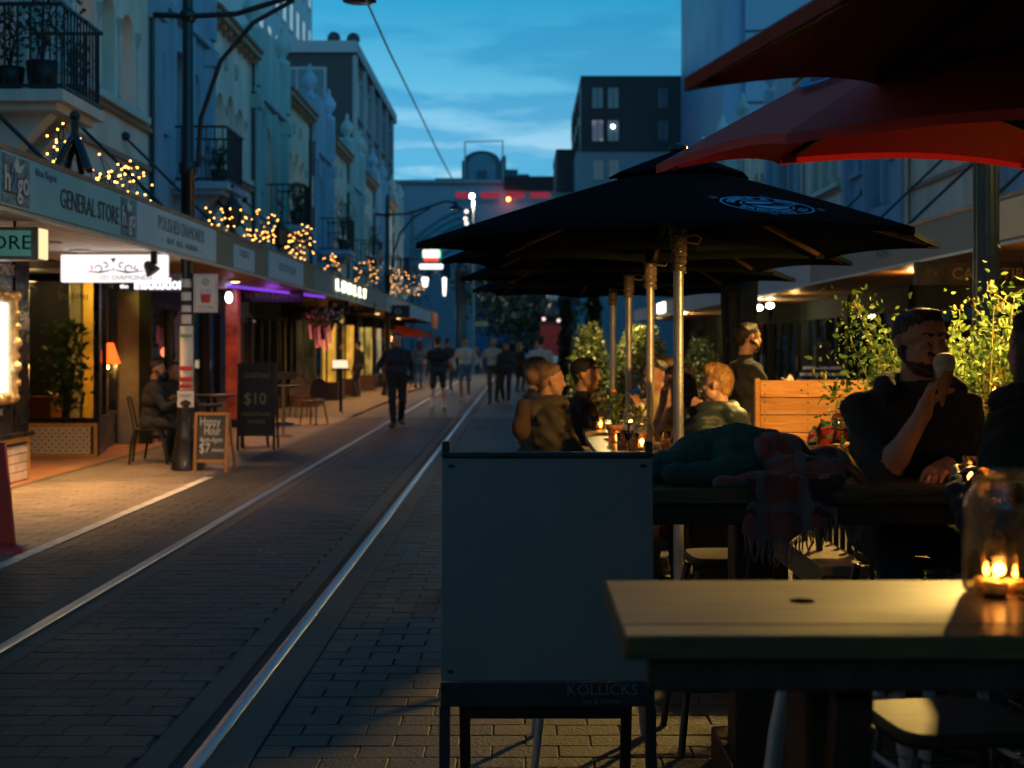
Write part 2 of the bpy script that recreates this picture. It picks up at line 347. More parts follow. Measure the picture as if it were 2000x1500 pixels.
for k, (xc, s) in enumerate(((-2.615, 1), (-1.18, -1))):
    t = thing('tram_rail', ['left steel tram rail set in concrete, farther from the dining tables', 'right steel tram rail set in concrete, beside the dining tables'][k], 'rail', (xc, 3, 0), group='tram rails in the street')
    prof = [(-.033, -.02), (-.033, .000), (-.022, .0045), (.022, .0045), (.033, .000), (.033, -.02)]
    MB().add([(xc+x, y, z) for y in (3, 110) for x, z in prof], [(i, i+1, 7+i, 6+i) for i in range(5)], 0, True).build('rail_head', M_steel, t)
    MB().box(xc+s*.033 if s > 0 else xc-.083, xc+.083 if s > 0 else xc-.033, 3, 110, -.029, -.016).build('flangeway', M_groove, t)
mb = MB()
for a, b in ((-2.80, -2.65), (-2.53, -2.42), (-1.40, -1.264), (-1.146, -.98)):
    y = 3
    while y < 110:
        L_ = min(4.2, 110-y); paver_geo(mb, a+.003, b-.003, y, y+L_-.006, .001); y += L_
tag(mb.build('rail_bed', M_conc), kind='structure')
mb = MB(); paver_geo(mb, -3.635, -3.525, 3.6, 110, 0); tag(mb.build('drain_channel', M_drain), kind='structure')
tag(MB().box(-3.63, -3.53, 8.6, 16.4, .002, .005).build('white_line', M_line), kind='structure')  # mottled white strip laid over the near part of the channel
tag(MB().box(-5.45, -5.385, 8.5, 60, -.02, .001).build('edge_strip', M_drain), kind='structure')
thr = MB().box(-8, -5.455, 8.5, 60, -.02, -.004).build('threshold', M_joint); tag(thr, kind='structure')
mb = MB()
for i in range(int((26-8.5)/.3)):
    for j in range(5): paver_geo(mb, -5.456-.3*(j+1)+.004, -5.456-.3*j-.004, 8.5+.3*i+.004, 8.8+.3*i-.004, .001)
tag(mb.build('floor_tiles', M_tcot, thr), kind='stuff')

# ================================================================ LEFT TERRACE
WX = -5.75
CREAM = [mat('cream render %d' % i, c, .8, var=.24, scale=1.6, bump=.2, bscale=50, stretch=(1, 1, .3)) for i, c in enumerate([(.66, .58, .49), (.62, .57, .5), (.66, .57, .46), (.62, .55, .47)])]
BLUE = [mat('blue render %d' % i, c, .75, var=.24, scale=1.6, bump=.2, bscale=50, stretch=(1, 1, .3)) for i, c in enumerate([(.40, .45, .46), (.22, .36, .48), (.26, .42, .43), (.24, .37, .50), (.32, .44, .45), (.24, .36, .46), (.30, .37, .38)])]
M_trim = mat('terracotta cornice tile', (.33, .21, .13), .7, var=.25, bump=.3)
M_darkmetal = mat('black painted metal', (.012, .013, .014), .42, .0, var=.3, bump=.1, coat=.2)
M_glassd = mat('dark window glass', (.012, .016, .02), .12, 0, var=.2, bump=0, spec=.35)
M_curtain = lit_room('warm curtain behind glass', (.9, .45, .27), .2, 2)
M_pane = pane_mat()
M_roof = mat('clay roof tiles', (.22, .11, .07), .75, var=.3, bump=.4)
M_stone = mat('grey stone capital', (.36, .36, .36), .8, var=.15, bump=.3)
M_frame_w = mat('white painted timber', (.55, .55, .52), .5, var=.1)
M_frame_d = mat('dark green timber', (.02, .026, .022), .8, var=.2, spec=.12)
def facade(name, label, M, W_, top, wallm, style, parts=None, detail=True, group=None, lit=()):
    """M: local x along the street, y up, z out"""
    o = M @ Vector((W_/2, 0, 0)); t = thing(name, label, 'building', o, 0, group)
    c = W_/2; holes = []; wins = []
    if style == 'mission':
        for i, dx in enumerate((-.98, 0, .98)):
            a = arch(c+dx, .62, 5.0, 6.38+(.1 if i == 1 else 0)); holes.append(a); wins.append((a, c+dx, .62, 5.0))
    else:
        a = arch(c, 1.05, 4.16, 6.5); holes.append(a); wins.append((a, c, 1.05, 4.16))
        for dx in (-1.25, 1.25):
            a = arch(c+dx, .46, 5.0, 6.35); holes.append(a); wins.append((a, c+dx, .46, 5.0))
    if style == 'mission': outer = rect(0, W_, 2.9, top)
    else:
        outer = [(0, 2.9), (W_, 2.9), (W_, top-.5)]+[(c+(W_/2-.5)*cos(a), top-.45+.75*sin(a)) for a in [pi*i/14 for i in range(15)]]+[(0, top-.5)]
    panel('wall', outer, holes, .5, M, wallm, t)
    # side and back of the block so that it has depth
    mb = MB(); mb.box(.02, W_-.02, 2.9, top-.6, -5, -.52, 0, M); mb.build('upper_storey', wallm, t)
    for i, (a, cx, w, z0) in enumerate(wins):
        gl = panel('window', a, [], .02, M @ T((0, 0, -.42)), M_curtain if i in lit else M_glassd, t)
        fr = MB(); zt = a[2][1]
        fr.box(cx-.02, cx+.02, z0, zt+w/2, -.415, -.38, 0, M); fr.box(cx-w/2, cx+w/2, z0, z0+.06, -.415, -.36, 0, M)
        fr.box(cx-w/2, cx-w/2+.04, z0, zt, -.415, -.38, 0, M); fr.box(cx+w/2-.04, cx+w/2, z0, zt, -.415, -.38, 0, M)
        fr.box(cx-w/2, cx+w/2, zt-.02, zt+.02, -.415, -.38, 0, M)
        if z0 < 4.5: fr.box(cx-w/2, cx+w/2, z0+1., z0+1.04, -.415, -.38, 0, M)
        fr.build('frame', M_frame_w, gl)
    if style == 'mission':
        for dx in (-1.47, -.49, .49, 1.47):
            mb = MB(); mb.lathe([(.09, 5.0), (.09, 5.08), (.06, 5.1), (.055, 5.95), (.065, 5.98), (.11, 6.12), (.12, 6.2)], (0, 0, 0), 10, 0, M @ T((c+dx, 0, -.05)) @ R(-pi/2, 'X')); mb.build('column', M_stone, t)
        mb = MB(); mb.box(c-1.75, c+1.75, 4.88, 4.985, .003, .14, 0, M); mb.build('window_sill', M_frame_w, t)
        mb = MB(); mb.box(.0, W_, 4.80, 4.872, .003, .07, 0, M); mb.build('string_course', M_trim, t)
        mb = MB(); mb.box(.0, W_, 4.2, 4.28, .003, .06, 0, M); mb.build('string_course', M_trim, t)
        for dx in (-.5, .5):
            mb = MB(); mb.lathe([(.0, .0), (.08, .02), (.1, .04), (.15, .03), (.17, .0)], (0, 0, 0), 14, 0, M @ T((c+dx, 7.05, .003))); mb.build('medallion', M_stone, t)
        ev = MB(); ev.box(-.02, W_+.02, top-.13, top-.02, .003, .24, 0, M); e = ev.build('eave', M_trim, t)
        for i in range(8):
            x = .25+(W_-.5)*i/7; rb = MB(); rb.box(x-.05, x+.05, top-.24, top-.132, .003, .18, 0, M); rb.build('rafter', M_trim, e)
        rf = MB(); rf.add([(-.04, top-.015, .28), (W_+.04, top-.015, .28), (W_+.04, top+1.1, -2.2), (-.04, top+1.1, -2.2), (-.04, top+.06, .28), (W_+.04, top+.06, .28), (W_+.04, top+1.18, -2.2), (-.04, top+1.18, -2.2)],
            [(0, 1, 2, 3), (7, 6, 5, 4), (0, 4, 5, 1), (1, 5, 6, 2), (3, 2, 6, 7), (0, 3, 7, 4)], 0, False, M)
        rf.build('roof', M_roof, t)
    else:
        mb = MB(); mb.box(.0, W_, 6.95, 7.08, .003, .12, 0, M); mb.build('cornice', wallm, t)
        MB().box(c-.75, c-.62, 4.16, 6.9, .003, .09, 0, M).build('window_surround', wallm, t); MB().box(c+.62, c+.75, 4.16, 6.9, .003, .09, 0, M).build('window_surround', wallm, t)
        MB().box(.38, c-1., 4.9, 4.99, .003, .1, 0, M).build('window_sill', wallm, t); MB().box(c+1., W_-.38, 4.9, 4.99, .003, .1, 0, M).build('window_sill', wallm, t)
        for x in (.18, W_-.18):
            mb = MB(); mb.box(x-.16, x+.16, 3.0, 6.6, .003, .16, 0, M); mb.box(x-.2, x+.2, 6.602, 6.9, .003, .22, 0, M); mb.box(x-.17, x+.17, 7.1, top-.1, -.2, .18, 0, M); mb.build('pilaster', wallm, t)
            mb = MB(); mb.lathe([(.2, 0), (.2, .08), (.1, .14), (.08, .2), (.2, .35), (.22, .5), (.12, .68), (.05, .75), (.07, .85), (.0, .98)], (0, 0, 0), 12, 0, M @ T((x, top-.1, 0)) @ R(-pi/2, 'X')); mb.build('finial', wallm, t)
    MB().tube([(.03, 3.05, .06), (.03, top-.45, .06)], .04, 7, 0, True, M).build('downpipe', M_darkmetal if style != 'mission' else wallm, t)
    return t
ORD = ['nearest', 'second', 'third', 'fourth', 'fifth', 'sixth', 'seventh', 'eighth']
bays = []
y = 13.6; k = 0
BL = []
COLN = ['grey blue', 'deep blue', 'teal', 'bright blue', 'pale teal', 'dusk blue', 'slate']
for i in range(13):
    mission = i % 2 == 1; w = 4.2
    M = frame((WX, y, 0), 'east')
    if mission:
        t = facade('terrace_building', 'cream terrace house with three arched windows and tiled eave, %s cream one on the left' % ORD[i//2], M, w, 7.75, CREAM[(i//2) % 4], 'mission', group='left terrace houses', lit=[(0, 2), (), (0, 1, 2), (1,), (), (0,)][i//2 % 6])
    else:
        t = facade('terrace_building', '%s terrace house with curved parapet and balcony, %s coloured one on the left' % (COLN[i//2], ORD[i//2]), M, w, 8.4, BLUE[i//2], 'parapet', group='left terrace houses', lit=[(0,), (), (0, 2), ()][i//2 % 4])
        # balcony
        yb = y+w/2; bx0, bx1 = WX+.004, -4.80; ya, yb2 = yb-.75, yb+.75; z = 4.10
        b = MB(); b.box(bx0, bx1, ya, yb2, z, z+.12); b.box(bx0, bx1-.1, ya+.1, yb2-.1, z-.08, z-.002)
        b.add([(bx0, ya+.35, z-.082), (bx0, ya+.6, z-.082), (bx0, ya+.35, z-.6), (bx0, ya+.6, z-.6), (bx1-.25, ya+.35, z-.082), (bx1-.25, ya+.6, z-.082), (bx0+.3, ya+.35, z-.5), (bx0+.3, ya+.6, z-.5)], [(0, 1, 5, 4), (2, 6, 7, 3), (0, 4, 6, 2), (1, 3, 7, 5), (4, 5, 7, 6)])
        b.add([(bx0, ya+.95, z-.082), (bx0, ya+1.2, z-.082), (bx0, ya+.95, z-.6), (bx0, ya+1.2, z-.6), (bx1-.25, ya+.95, z-.082), (bx1-.25, ya+1.2, z-.082), (bx0+.3, ya+.95, z-.5), (bx0+.3, ya+1.2, z-.5)], [(0, 1, 5, 4), (2, 6, 7, 3), (0, 4, 6, 2), (1, 3, 7, 5), (4, 5, 7, 6)])
        bo = b.build('balcony', CREAM[1] if i == 0 else BLUE[i//2], t)
        zt = z+1.02
        for zz in (z+.16, zt):
            rl = MB(); rl.bar((bx0, ya+.03, zz), (bx1-.03, ya+.03, zz), .035, .035); rl.bar((bx0, yb2-.03, zz), (bx1-.03, yb2-.03, zz), .035, .035); rl.bar((bx1-.03, ya+.013, zz), (bx1-.03, yb2-.013, zz), .035, .035); rl.build('railing', M_darkmetal, bo)
        pts = [(bx0+.05+(bx1-.08-bx0-.05)*q/6, yy) for q in range(7) for yy in (ya+.03, yb2-.03)]+[(bx1-.03, ya+.03+(1.44)*q/13) for q in range(1, 13)]
        if i < 5:
            me = MB().box(-.009, .009, -.009, .009, z+.12, zt-.018).mesh('baluster', M_darkmetal)
            for (px, py) in pts:
                ob = bpy.data.objects.new('baluster', me); link(ob); ob.parent = bo; ob.location = WM[bo.name].inverted() @ Vector((px, py, 0))
        else:
            rb = MB()
            for (px, py) in pts: rb.box(px-.009, px+.009, py-.009, py+.009, z+.12, zt-.018)
            rb.build('balusters', M_darkmetal, bo)
    BL.append((y, w, t, mission)); y += w
# the street goes on behind the camera
for (nm, lab, x0, x1, y0, y1, z) in (('terrace_row', 'terrace row continuing behind the viewer on the left', -14, WX, -45, 9.5, 8.6), ('terrace_row', 'terrace row continuing behind the viewer on the right', 6.85, 15, -45, 10.9, 8.6), ('closing_block', 'tall block closing the street behind the viewer', -22, 22, -62, -50, 17)):
    t = thing(nm, lab, 'building', ((x0+x1)/2, (y0+y1)/2, 0)); MB().box(x0, x1, y0, y1, 0, z-.3).build('wall', CREAM[1], t); MB().box(x0-.1, x1+.1, y0-.1, y1+.1, z-.297, z).build('coping', M_trim, t)
# ---------------------------------------------------------------- ground-floor shopfronts
def shopfront(t, M, W_, riser, framem, roomm, zt=2.56, door=True, depth=2.6, fz=.02, ncol=3, light=None, lcol=WARM):
    """stall riser, mullioned panes, a door and a lit room behind"""
    dw = .95 if door else 0; x1 = W_-dw-.12
    MB().box(.1, x1, .0, .5, -.12, 0, 0, M).build('stall_riser', riser, t)
    fr = MB(); fr.box(.0, .1, 0, zt, -.14, .05, 0, M); fr.box(W_-.1, W_, 0, zt, -.14, .05, 0, M); fr.box(.1, W_-.1, 2.12, 2.2, -.1, .03, 0, M); fr.box(.1, x1, .502, .56, -.1, .03, 0, M)
    fr.box(x1, x1+.1, 0, 2.12, -.12, .04, 0, M)
    for i in range(1, ncol): x = .1+(x1-.1)*i/ncol; fr.box(x-.03, x+.03, .56, 2.12, -.09, .02, 0, M)
    fr.build('shop_frame', framem, t)
    for i in range(ncol):
        a, b = .1+(x1-.1)*i/ncol+.03, .1+(x1-.1)*(i+1)/ncol-.03
        MB().box(a, b, .562, 2.118, -.05, -.042, 0, M).build('shop_window', M_pane, t)
    MB().box(.1, W_-.1, 2.202, zt, -.06, 0, 0, M).build('transom', framem, t)
    if door:
        d = MB(); a, b = x1+.1, W_-.1
        d.box(a, a+.09, 0.02, 2.1, -.09, -.04, 0, M); d.box(b-.09, b, 0.02, 2.1, -.09, -.04, 0, M); d.box(a+.09, b-.09, .02, .3, -.09, -.04, 0, M); d.box(a+.09, b-.09, 2.0, 2.1, -.09, -.04, 0, M)
        do = d.build('door', framem, t)
        MB().box(a+.092, b-.092, .302, 1.998, -.07, -.062, 0, M).build('door_glass', M_pane, do)
        MB().tube([(a+.05, .9, -.0), (a+.05, 1.25, -.0)], .012, 6, 0, True, M).build('handle', M_steel, do)
    rm = MB(); D = -depth
    rm.add([(.1, 0, D), (W_-.1, 0, D), (W_-.1, zt, D), (.1, zt, D)], [(0, 1, 2, 3)], 0, False, M)
    rm.build('interior_wall', roomm, t)
    sd = MB(); sd.add([(.1, 0, D), (.1, 0, -.14), (.1, zt, -.14), (.1, zt, D)], [(0, 1, 2, 3)], 0, False, M); sd.add([(W_-.1, 0, D), (W_-.1, 0, -.14), (W_-.1, zt, -.14), (W_-.1, zt, D)], [(3, 2, 1, 0)], 0, False, M)
    sd.add([(.1, .01, D), (W_-.1, .01, D), (W_-.1, .01, -.14), (.1, .01, -.14)], [(3, 2, 1, 0)], 0, False, M); sd.add([(.1, zt, D), (W_-.1, zt, D), (W_-.1, zt, -.14), (.1, zt, -.14)], [(0, 1, 2, 3)], 0, False, M)
    sd.build('interior', mat('shop interior paint', (.30, .26, .2), .8), t)
    # counters and shelves inside
    ct = MB(); ct.box(.4, W_-1.4, 0.01, 1.0, D+.3, D+.75, 0, M); ct.box(.3, 1.3, 1.4, 1.43, D+.02, D+.3, 0, M); ct.box(.3, 1.3, 1.8, 1.83, D+.02, D+.3, 0, M); ct.build('counter', mat('dark counter timber', (.08, .04, .02), .5), t)
    if light:
        pl = M @ Vector((W_/2, zt-.35, D/2)); g = MB().lathe([(.0, .2), (.05, .2), (.14, 0), (.0, 0)], tuple(pl), 10).build('pendant_lamp', emit('warm pendant glow', (1, .6, .25), 5), t)
        lamp('pendant_light', pl-Vector((0, 0, .15)), light, lcol, .1, t)
RM_grey = lit_room('grey curtain room', (.30, .30, .27), .14, 2); RM_or = lit_room('amber room', (1, .45, .06), .8, 1.5); RM_yel = lit_room('yellow room', (1, .64, .17), .6, 2)
RM_teal = lit_room('teal dim room', (.10, .22, .24), .10, 2); RM_red = lit_room('red dim room', (.9, .16, .06), .22, 2); RM_dim = lit_room('dim brown room', (.35, .22, .1), .10, 2); RM_warm = lit_room('warm white room', (1, .72, .42), .35, 3)
TILE_D = mat('dark glazed tile', (.06, .05, .06), .3, var=.3, bump=.1); TILE_B = mat('brown timber riser', (.10, .05, .025), .5)
spec = {2: (TILE_D, M_frame_d, RM_grey, 25), 3: (TILE_B, M_darkmetal, RM_red, 14), 4: (M_frame_d, M_frame_d, RM_teal, 8), 5: (M_frame_d, M_frame_d, RM_dim, 10), 6: (TILE_B, M_frame_d, RM_dim, 25), 7: (TILE_B, M_frame_d, RM_or, 60), 8: (TILE_B, M_darkmetal, RM_yel, 50),
        9: (TILE_B, M_darkmetal, RM_warm, 60), 10: (TILE_B, M_darkmetal, RM_red, 40), 11: (TILE_B, M_darkmetal, RM_or, 50), 12: (TILE_B, M_darkmetal, RM_yel, 50)}
def added_lit_bay(t, y0, y1, room, xo=-5.02, tm=None):  # added projecting boxes with glowing linings, standing in for lit recessed panes
    MB().box(WX+.06, xo, y0, y1, 0, .5).build('added_bay_riser', TILE_B, t); MB().box(WX+.06, xo+.03, y0-.03, y1+.03, 2.15, 2.5).build('added_bay_fascia', M_frame_d, t); MB().box(WX+.2, xo-.12, y0+.14, y0+.17, .52, 2.14).build('added_glow_lining', room, t); MB().box(WX+.2, xo-.14, y0+.2, y1-.1, .52, 2.14).build('added_glow_lining', room, t)
    n = 2
    for i in range(n): a = WX+.1+(xo-WX-.14)*i/n; b = WX+.1+(xo-WX-.14)*(i+1)/n; MB().box(a+.02, b-.02, y0+.02, y0+.028, .54, 2.13).build('added_bay_pane', M_pane, t)
    fr = MB()
    for i in range(n+1): x = WX+.1+(xo-WX-.14)*i/n; fr.box(x-.025, x+.025, y0, y0+.06, .502, 2.148)
    fr.build('added_bay_frame', M_frame_d, t); MB().box(xo-.04, xo-.03, y0+.06, y1-.04, .54, 2.13).build('added_bay_pane', M_pane, t)
for i, y_, rm in ((5, 35.2, RM_dim), (6, 39.4, RM_or), (7, 43.6, RM_or), (8, 49.0, RM_yel), (9, 52.2, RM_warm), (10, 56.0, RM_or), (11, 60.4, RM_yel)): added_lit_bay(BL[i][2], y_, y_+1.4, rm)
for i, (y0, w, t, ms) in enumerate(BL):
    if i in spec:
        a, b, c_, l = spec[i]; shopfront(t, frame((WX, y0, 0), 'east'), w, a, b, c_, light=l, door=i != 2)
    if i >= 2: MB().box(WX-2.6, WX-.01, y0+.0, y0+w, 2.57, 2.899).build('shop_ceiling', M_frame_d, t)
# ---------------------------------------------------------------- jeweller and bar fronts under the first awning (first two houses)
t0, t1 = BL[0][2], BL[1][2]
def pattern_tile():
    m, nt, b = nodes('patterned glazed tile'); L = nt.links.new
    tcn = N(nt, 'ShaderNodeTexCoord'); s = N(nt, 'ShaderNodeSeparateXYZ'); L(tcn.outputs['Object'], s.inputs[0])
    def fold(o):
        a = N(nt, 'ShaderNodeMath', op='ABSOLUTE'); L(o, a.inputs[0]); return a.outputs[0]
    ax, az = fold(s.outputs[0]), fold(s.outputs[2])
    mn = N(nt, 'ShaderNodeMath', op='MINIMUM'); L(ax, mn.inputs[0]); L(az, mn.inputs[1]); mxx = N(nt, 'ShaderNodeMath', op='MAXIMUM'); L(ax, mxx.inputs[0]); L(az, mxx.inputs[1])
    sm = N(nt, 'ShaderNodeMath', op='ADD'); L(ax, sm.inputs[0]); L(az, sm.inputs[1])
    def lt(o, v):
        c = N(nt, 'ShaderNodeMath', op='LESS_THAN'); L(o, c.inputs[0]); c.inputs[1].default_value = v; return c.outputs[0]
    def gt(o, v):
        c = N(nt, 'ShaderNodeMath', op='GREATER_THAN'); L(o, c.inputs[0]); c.inputs[1].default_value = v; return c.outputs[0]
    def mix(f, a, b_):
        x = N(nt, 'ShaderNodeMix', data_type='RGBA'); L(f, x.inputs[0])
        if isinstance(a, tuple): x.inputs[6].default_value = (*a, 1)
        else: L(a, x.inputs[6])
        x.inputs[7].default_value = (*b_, 1); return x.outputs[2]
    c = mix(lt(mn.outputs[0], .006), (.72, .66, .52), (.30, .26, .12))
    d = N(nt, 'ShaderNodeMath', op='SUBTRACT'); L(ax, d.inputs[0]); L(az, d.inputs[1])
    c = mix(lt(fold(d.outputs[0]), .004), c, (.25, .09, .05))
    c = mix(gt(sm.outputs[0], .078), c, (.03, .07, .16)); c = mix(lt(sm.outputs[0], .016), c, (.35, .22, .05))
    L(c, b.inputs['Base Color']); b.inputs['Roughness'].default_value = .25; MC['pt'] = m; return m
M_pt = pattern_tile(); M_yel = mat('ochre tile trim', (.55, .30, .06), .4, var=.15); M_pink = mat('pale pink wall tile', (.62, .52, .44), .35, var=.12, island=.1)
M_blackp = mat('black fluted shop panel', (.012, .012, .013), .3, var=.3, coat=.3); M_gold = mat('brushed gilt frame', (.55, .42, .22), .35, .7, var=.3, bump=.8, bscale=25)
W_white = emit('display white glow', (.9, .95, 1), 2)
jx = -5.6
M = frame((jx, 9.6, 0), 'east'); JW = 6.6
MB().box(0, JW, .55, 2.9, -.4, 0, 0, M).build('shop_panel', M_blackp, t0)
mb = MB()
for i in range(17, 26): mb.box(JW-1.3+.05*i, JW-1.3+.05*i+.024, .56, 2.5, .002, .02, 0, M)
mb.build('fluting', M_blackp, t0)
rs = MB().box(0, JW, 0, .5, -.4, 0, 0, M).build('stall_riser', M_joint, t0)
MB().box(-.0, JW+.03, .5, .55, -.4, .06, 0, M).build('sill', M_blackp, t0); MB().box(0, JW, .44, .498, .002, .02, 0, M).build('tile_trim', M_yel, t0); MB().box(JW-.05, JW, .0, .438, .002, .02, 0, M).build('tile_trim', M_yel, t0)
me = MB(); paver_geo(me, -.046, .046, -.046, .046, .012, 0); me = me.mesh('tile', M_pink); me.transform(frame((0, 0, 0), 'east'))
for i in range(24):
    for j in range(4):
        ob = bpy.data.objects.new('tile', me); link(ob); ob.parent = rs; ob.location = WM[rs.name].inverted() @ Vector((jx+.001, 9.6+JW-.10-.1*i, .055+.1*j+.005))
for (y, z, w, h, s) in ((14.0, 1.45, .8, 1.1, 1),):
    MB().box(14.6-9.6, 15.55-9.6, 1.0, 2.0, -.02, .004, 0, M).build('display_window', W_white, t0)
    fr = MB()
    for k in range(4): a, b = [((14.55-9.6, .95), (15.6-9.6, .95)), ((15.6-9.6, .95), (15.6-9.6, 2.05)), ((15.6-9.6, 2.05), (14.55-9.6, 2.05)), ((14.55-9.6, 2.05), (14.55-9.6, .95))][k]; fr.tube([(a[0], a[1], .03), (b[0], b[1], .03)], .07, 8, 0, True, M)
    for k in range(28):
        a = k/28*4; q = int(a); f = a-q; c4 = [(14.55-9.6, .95), (15.6-9.6, .95), (15.6-9.6, 2.05), (14.55-9.6, 2.05)]; p_, n_ = c4[q], c4[(q+1) % 4]
        fr.ball((p_[0]+(n_[0]-p_[0])*f+random.uniform(-.03, .03), p_[1]+(n_[1]-p_[1])*f+random.uniform(-.03, .03), .07), random.uniform(.04, .075), 8, 0, M)
    fr.build('gilt_frame', M_gold, t0)
M_txtw = mat('white sign lettering', (.6, .6, .58), .5, var=.1, bump=0)
text('lettering', 'DIAMONDS', .17, M @ T((15.25-9.6, 2.34, .024)), M_txtw, t0); text('lettering', 'DESIGN —', .12, M @ T((15.3-9.6, 2.17, .024)), M_txtw, t0)
text('lettering', 'JEWELLERY', .1, M @ T((15.1-9.6, .80, .024)), M_txtw, t0); text('lettering', 'gallery', .1, M @ T((15.1-9.6, .66, .024)), M_txtw, t0)
MB().box(-8.2, jx-.4, 9.6, 16.2, 0, 2.9).build('shop_block', M_blackp, t0)
# recess back wall and bar front facing the camera
MB().box(-8.2, -8.0, 16.2, 22, 0, 2.9).build('recess_wall', mat('dark bar paint', (.03, .03, .03), .6), t0)
Yb = 19.5; M = frame((-6.75, Yb, 0), 'cam'); BW = .96
MB().box(0, BW, .0, .46, -.12, 0, 0, M).build('stall_riser', M_joint, t1)
tr = MB(); tr.box(0, BW, .415, .46, .001, .016, 0, M); tr.box(0, BW, 0, .03, .001, .016, 0, M); tr.box(BW-.045, BW, .03, .415, .001, .016, 0, M); tr.build('tile_trim', M_yel, t1)
rs1 = MB().box(0, BW-.05, .032, .413, .001, .003, 0, M).build('tile_bed', M_joint, t1)
me = MB(); paver_geo(me, -.0465, .0465, -.0455, .0455, .012, 0); me = me.mesh('tile', M_pt); me.transform(frame((0, 0, 0), 'cam'))
for i in range(9):
    for j in range(4):
        ob = bpy.data.objects.new('tile', me); link(ob); ob.parent = rs1; ob.location = WM[rs1.name].inverted() @ Vector((-6.75+.052+.095*i+.01, Yb-.004, .08+.0945*j))
fr = MB(); fr.box(-.06, BW+.03, .46, .53, -.1, .03, 0, M); fr.box(BW-.05, BW+.03, .53, 2.57, -.08, .02, 0, M); fr.box(-.08, 0, .0, 2.57, -.08, .02, 0, M); fr.box(0, BW, 2.4, 2.5, -.08, .02, 0, M); fr.build('shop_frame', M_blackp, t1)
MB().box(0, BW-.05, .53, 2.4, -.04, -.032, 0, M).build('shop_window', M_pane, t1)
M_fog = mat('frosted window lettering', (.5, .5, .45), .6); text('lettering', 'Institu', .17, M @ T((.62, 2.2, -.025)), M_fog, t1, .002)
# splayed side window
a0, a1 = Vector((-5.79, 19.53, 0)), Vector((-6.25, 22.0, 0)); d = (a1-a0).normalized(); n_ = Vector((d.y, -d.x, 0)); L_ = (a1-a0).length
Ms = Matrix(((d.x, 0, n_.x, a0.x), (d.y, 0, n_.y, a0.y), (0, 1, 0, 0), (0, 0, 0, 1)))
r2 = MB().box(0, L_, 0, .46, -.12, -.003, 0, Ms).build('stall_riser', TILE_D, t1)
me = MB(); paver_geo(me, -.14, .14, -.048, .048, .012, 0); me = me.mesh('tile', TILE_D)
Mr = Ms.to_3x3().to_4x4(); me.transform(Mr)
for i in range(8):
    for j in range(4):
        ob = bpy.data.objects.new('tile', me); link(ob); ob.parent = r2; ob.location = WM[r2.name].inverted() @ (Ms @ Vector((.16+.3*i, .06+.11*j, -.002)))
fr = MB(); fr.box(0, L_, .46, .53, -.1, .03, 0, Ms); fr.box(L_-.08, L_, 0, 2.57, -.08, .03, 0, Ms); fr.box(1.15, 1.2, .53, 2.4, -.06, .0, 0, Ms); fr.box(0, L_, 2.4, 2.5, -.08, .02, 0, Ms); fr.build('shop_frame', M_blackp, t1)
MB().box(0, L_, .53, 2.4, -.04, -.034, 0, Ms).build('shop_window', M_pane, t1)
# bar interior
M_ochre = mat('ochre bar wall', (.55, .33, .06), .7); M_dk = mat('dark bar interior', (.035, .035, .032), .6)
rm = MB(); rm.box(-9.2, -9.1, 19.5, 26, 0, 2.57); rm.build('interior_wall', M_dk, t1)
MB().box(-6.75, -6.27, 21.99, 22.03, 0, 2.57).build('interior_wall', M_ochre, t1); MB().box(-9.1, -6.62, 20.9, 20.95, 0, 2.57).build('interior_wall', M_dk, t1)
MB().box(-9.1, -5.8, 16.2, 22, 2.57, 2.9).build('shop_ceiling', M_dk, t1); MB().box(-9.1, -5.9, 19.5, 22, .0, .01).build('interior_floor', M_tcot, t1)
# standing lamp with red shade (seen through the side window)
q = P(208, 690, 21.3)
t = thing('floor_lamp', 'floor lamp with glowing red shade behind the bar side window', 'lamp', (q.x, q.y, 0))
MB().lathe([(.11, 0), (.11, .02), (.018, .05), (.022, .35), (.04, .4), (.02, .46), (.016, .9), (.03, .95), (.014, 1.0), (.014, 1.35)], (q.x, q.y, 0), 10).build('stand', mat('turned lamp wood', (.25, .09, .03), .4), t)
m, nt, b = nodes('red lamp shade'); b.inputs['Base Color'].default_value = (.6, .05, .01, 1); b.inputs['Emission Color'].default_value = (1, .10, .012, 1); b.inputs['Emission Strength'].default_value = 2.2; b.inputs['Roughness'].default_value = .8
MB().lathe([(.20, 1.25), (.205, 1.25), (.10, 1.56), (.096, 1.56), (.20, 1.25)], (q.x, q.y, 0), 18).build('lamp_shade', m, t)
lamp('lamp_bulb', (q.x, q.y, 1.2), 45, (1, .55, .12), .05, t)
# tall house plant and chest in the bar window
q = Vector((-6.35, 20.0, .5))
t = thing('house_plant', 'tall leafy house plant in the bar window behind the patterned tiles', 'plant', (q.x, q.y, .1))
mb = MB(); mb.lathe([(.10, .1), (.13, .4), (.14, .4), (.12, .4), (.0, .36)], (q.x, q.y, 0), 12); mb.build('pot', M_tcot, t)
mb = MB()
for k in range(7): a = k*.9; mb.tube([(q.x, q.y, .36), (q.x+.05*cos(a), q.y+.05*sin(a), .9), (q.x+.16*cos(a), q.y+.16*sin(a), 1.5+.05*k)], .008, 5)
mb.build('stem', mat('plant stem green', (.06, .08, .02), .6), t)
mb = MB(); pts = [(q.x+rng.normal()*.14, q.y+rng.normal()*.14, random.uniform(.6, 1.85)) for _ in range(420)]; foliage(mb, pts, .11, up=.1); tag(mb.build('leaves', leafm('indoor plant leaf', (.05, .10, .03), .3), t), kind='stuff')
MB().box(-7.3, -6.6, 20.0, 20.5, 0, .75).box(-7.35, -6.55, 19.95, 20.55, .752, .80).build('chest', mat('red stained chest', (.28, .06, .02), .4), None)
tag(bpy.data.objects['chest'], 'low red stained wooden chest inside the bar window', 'chest')
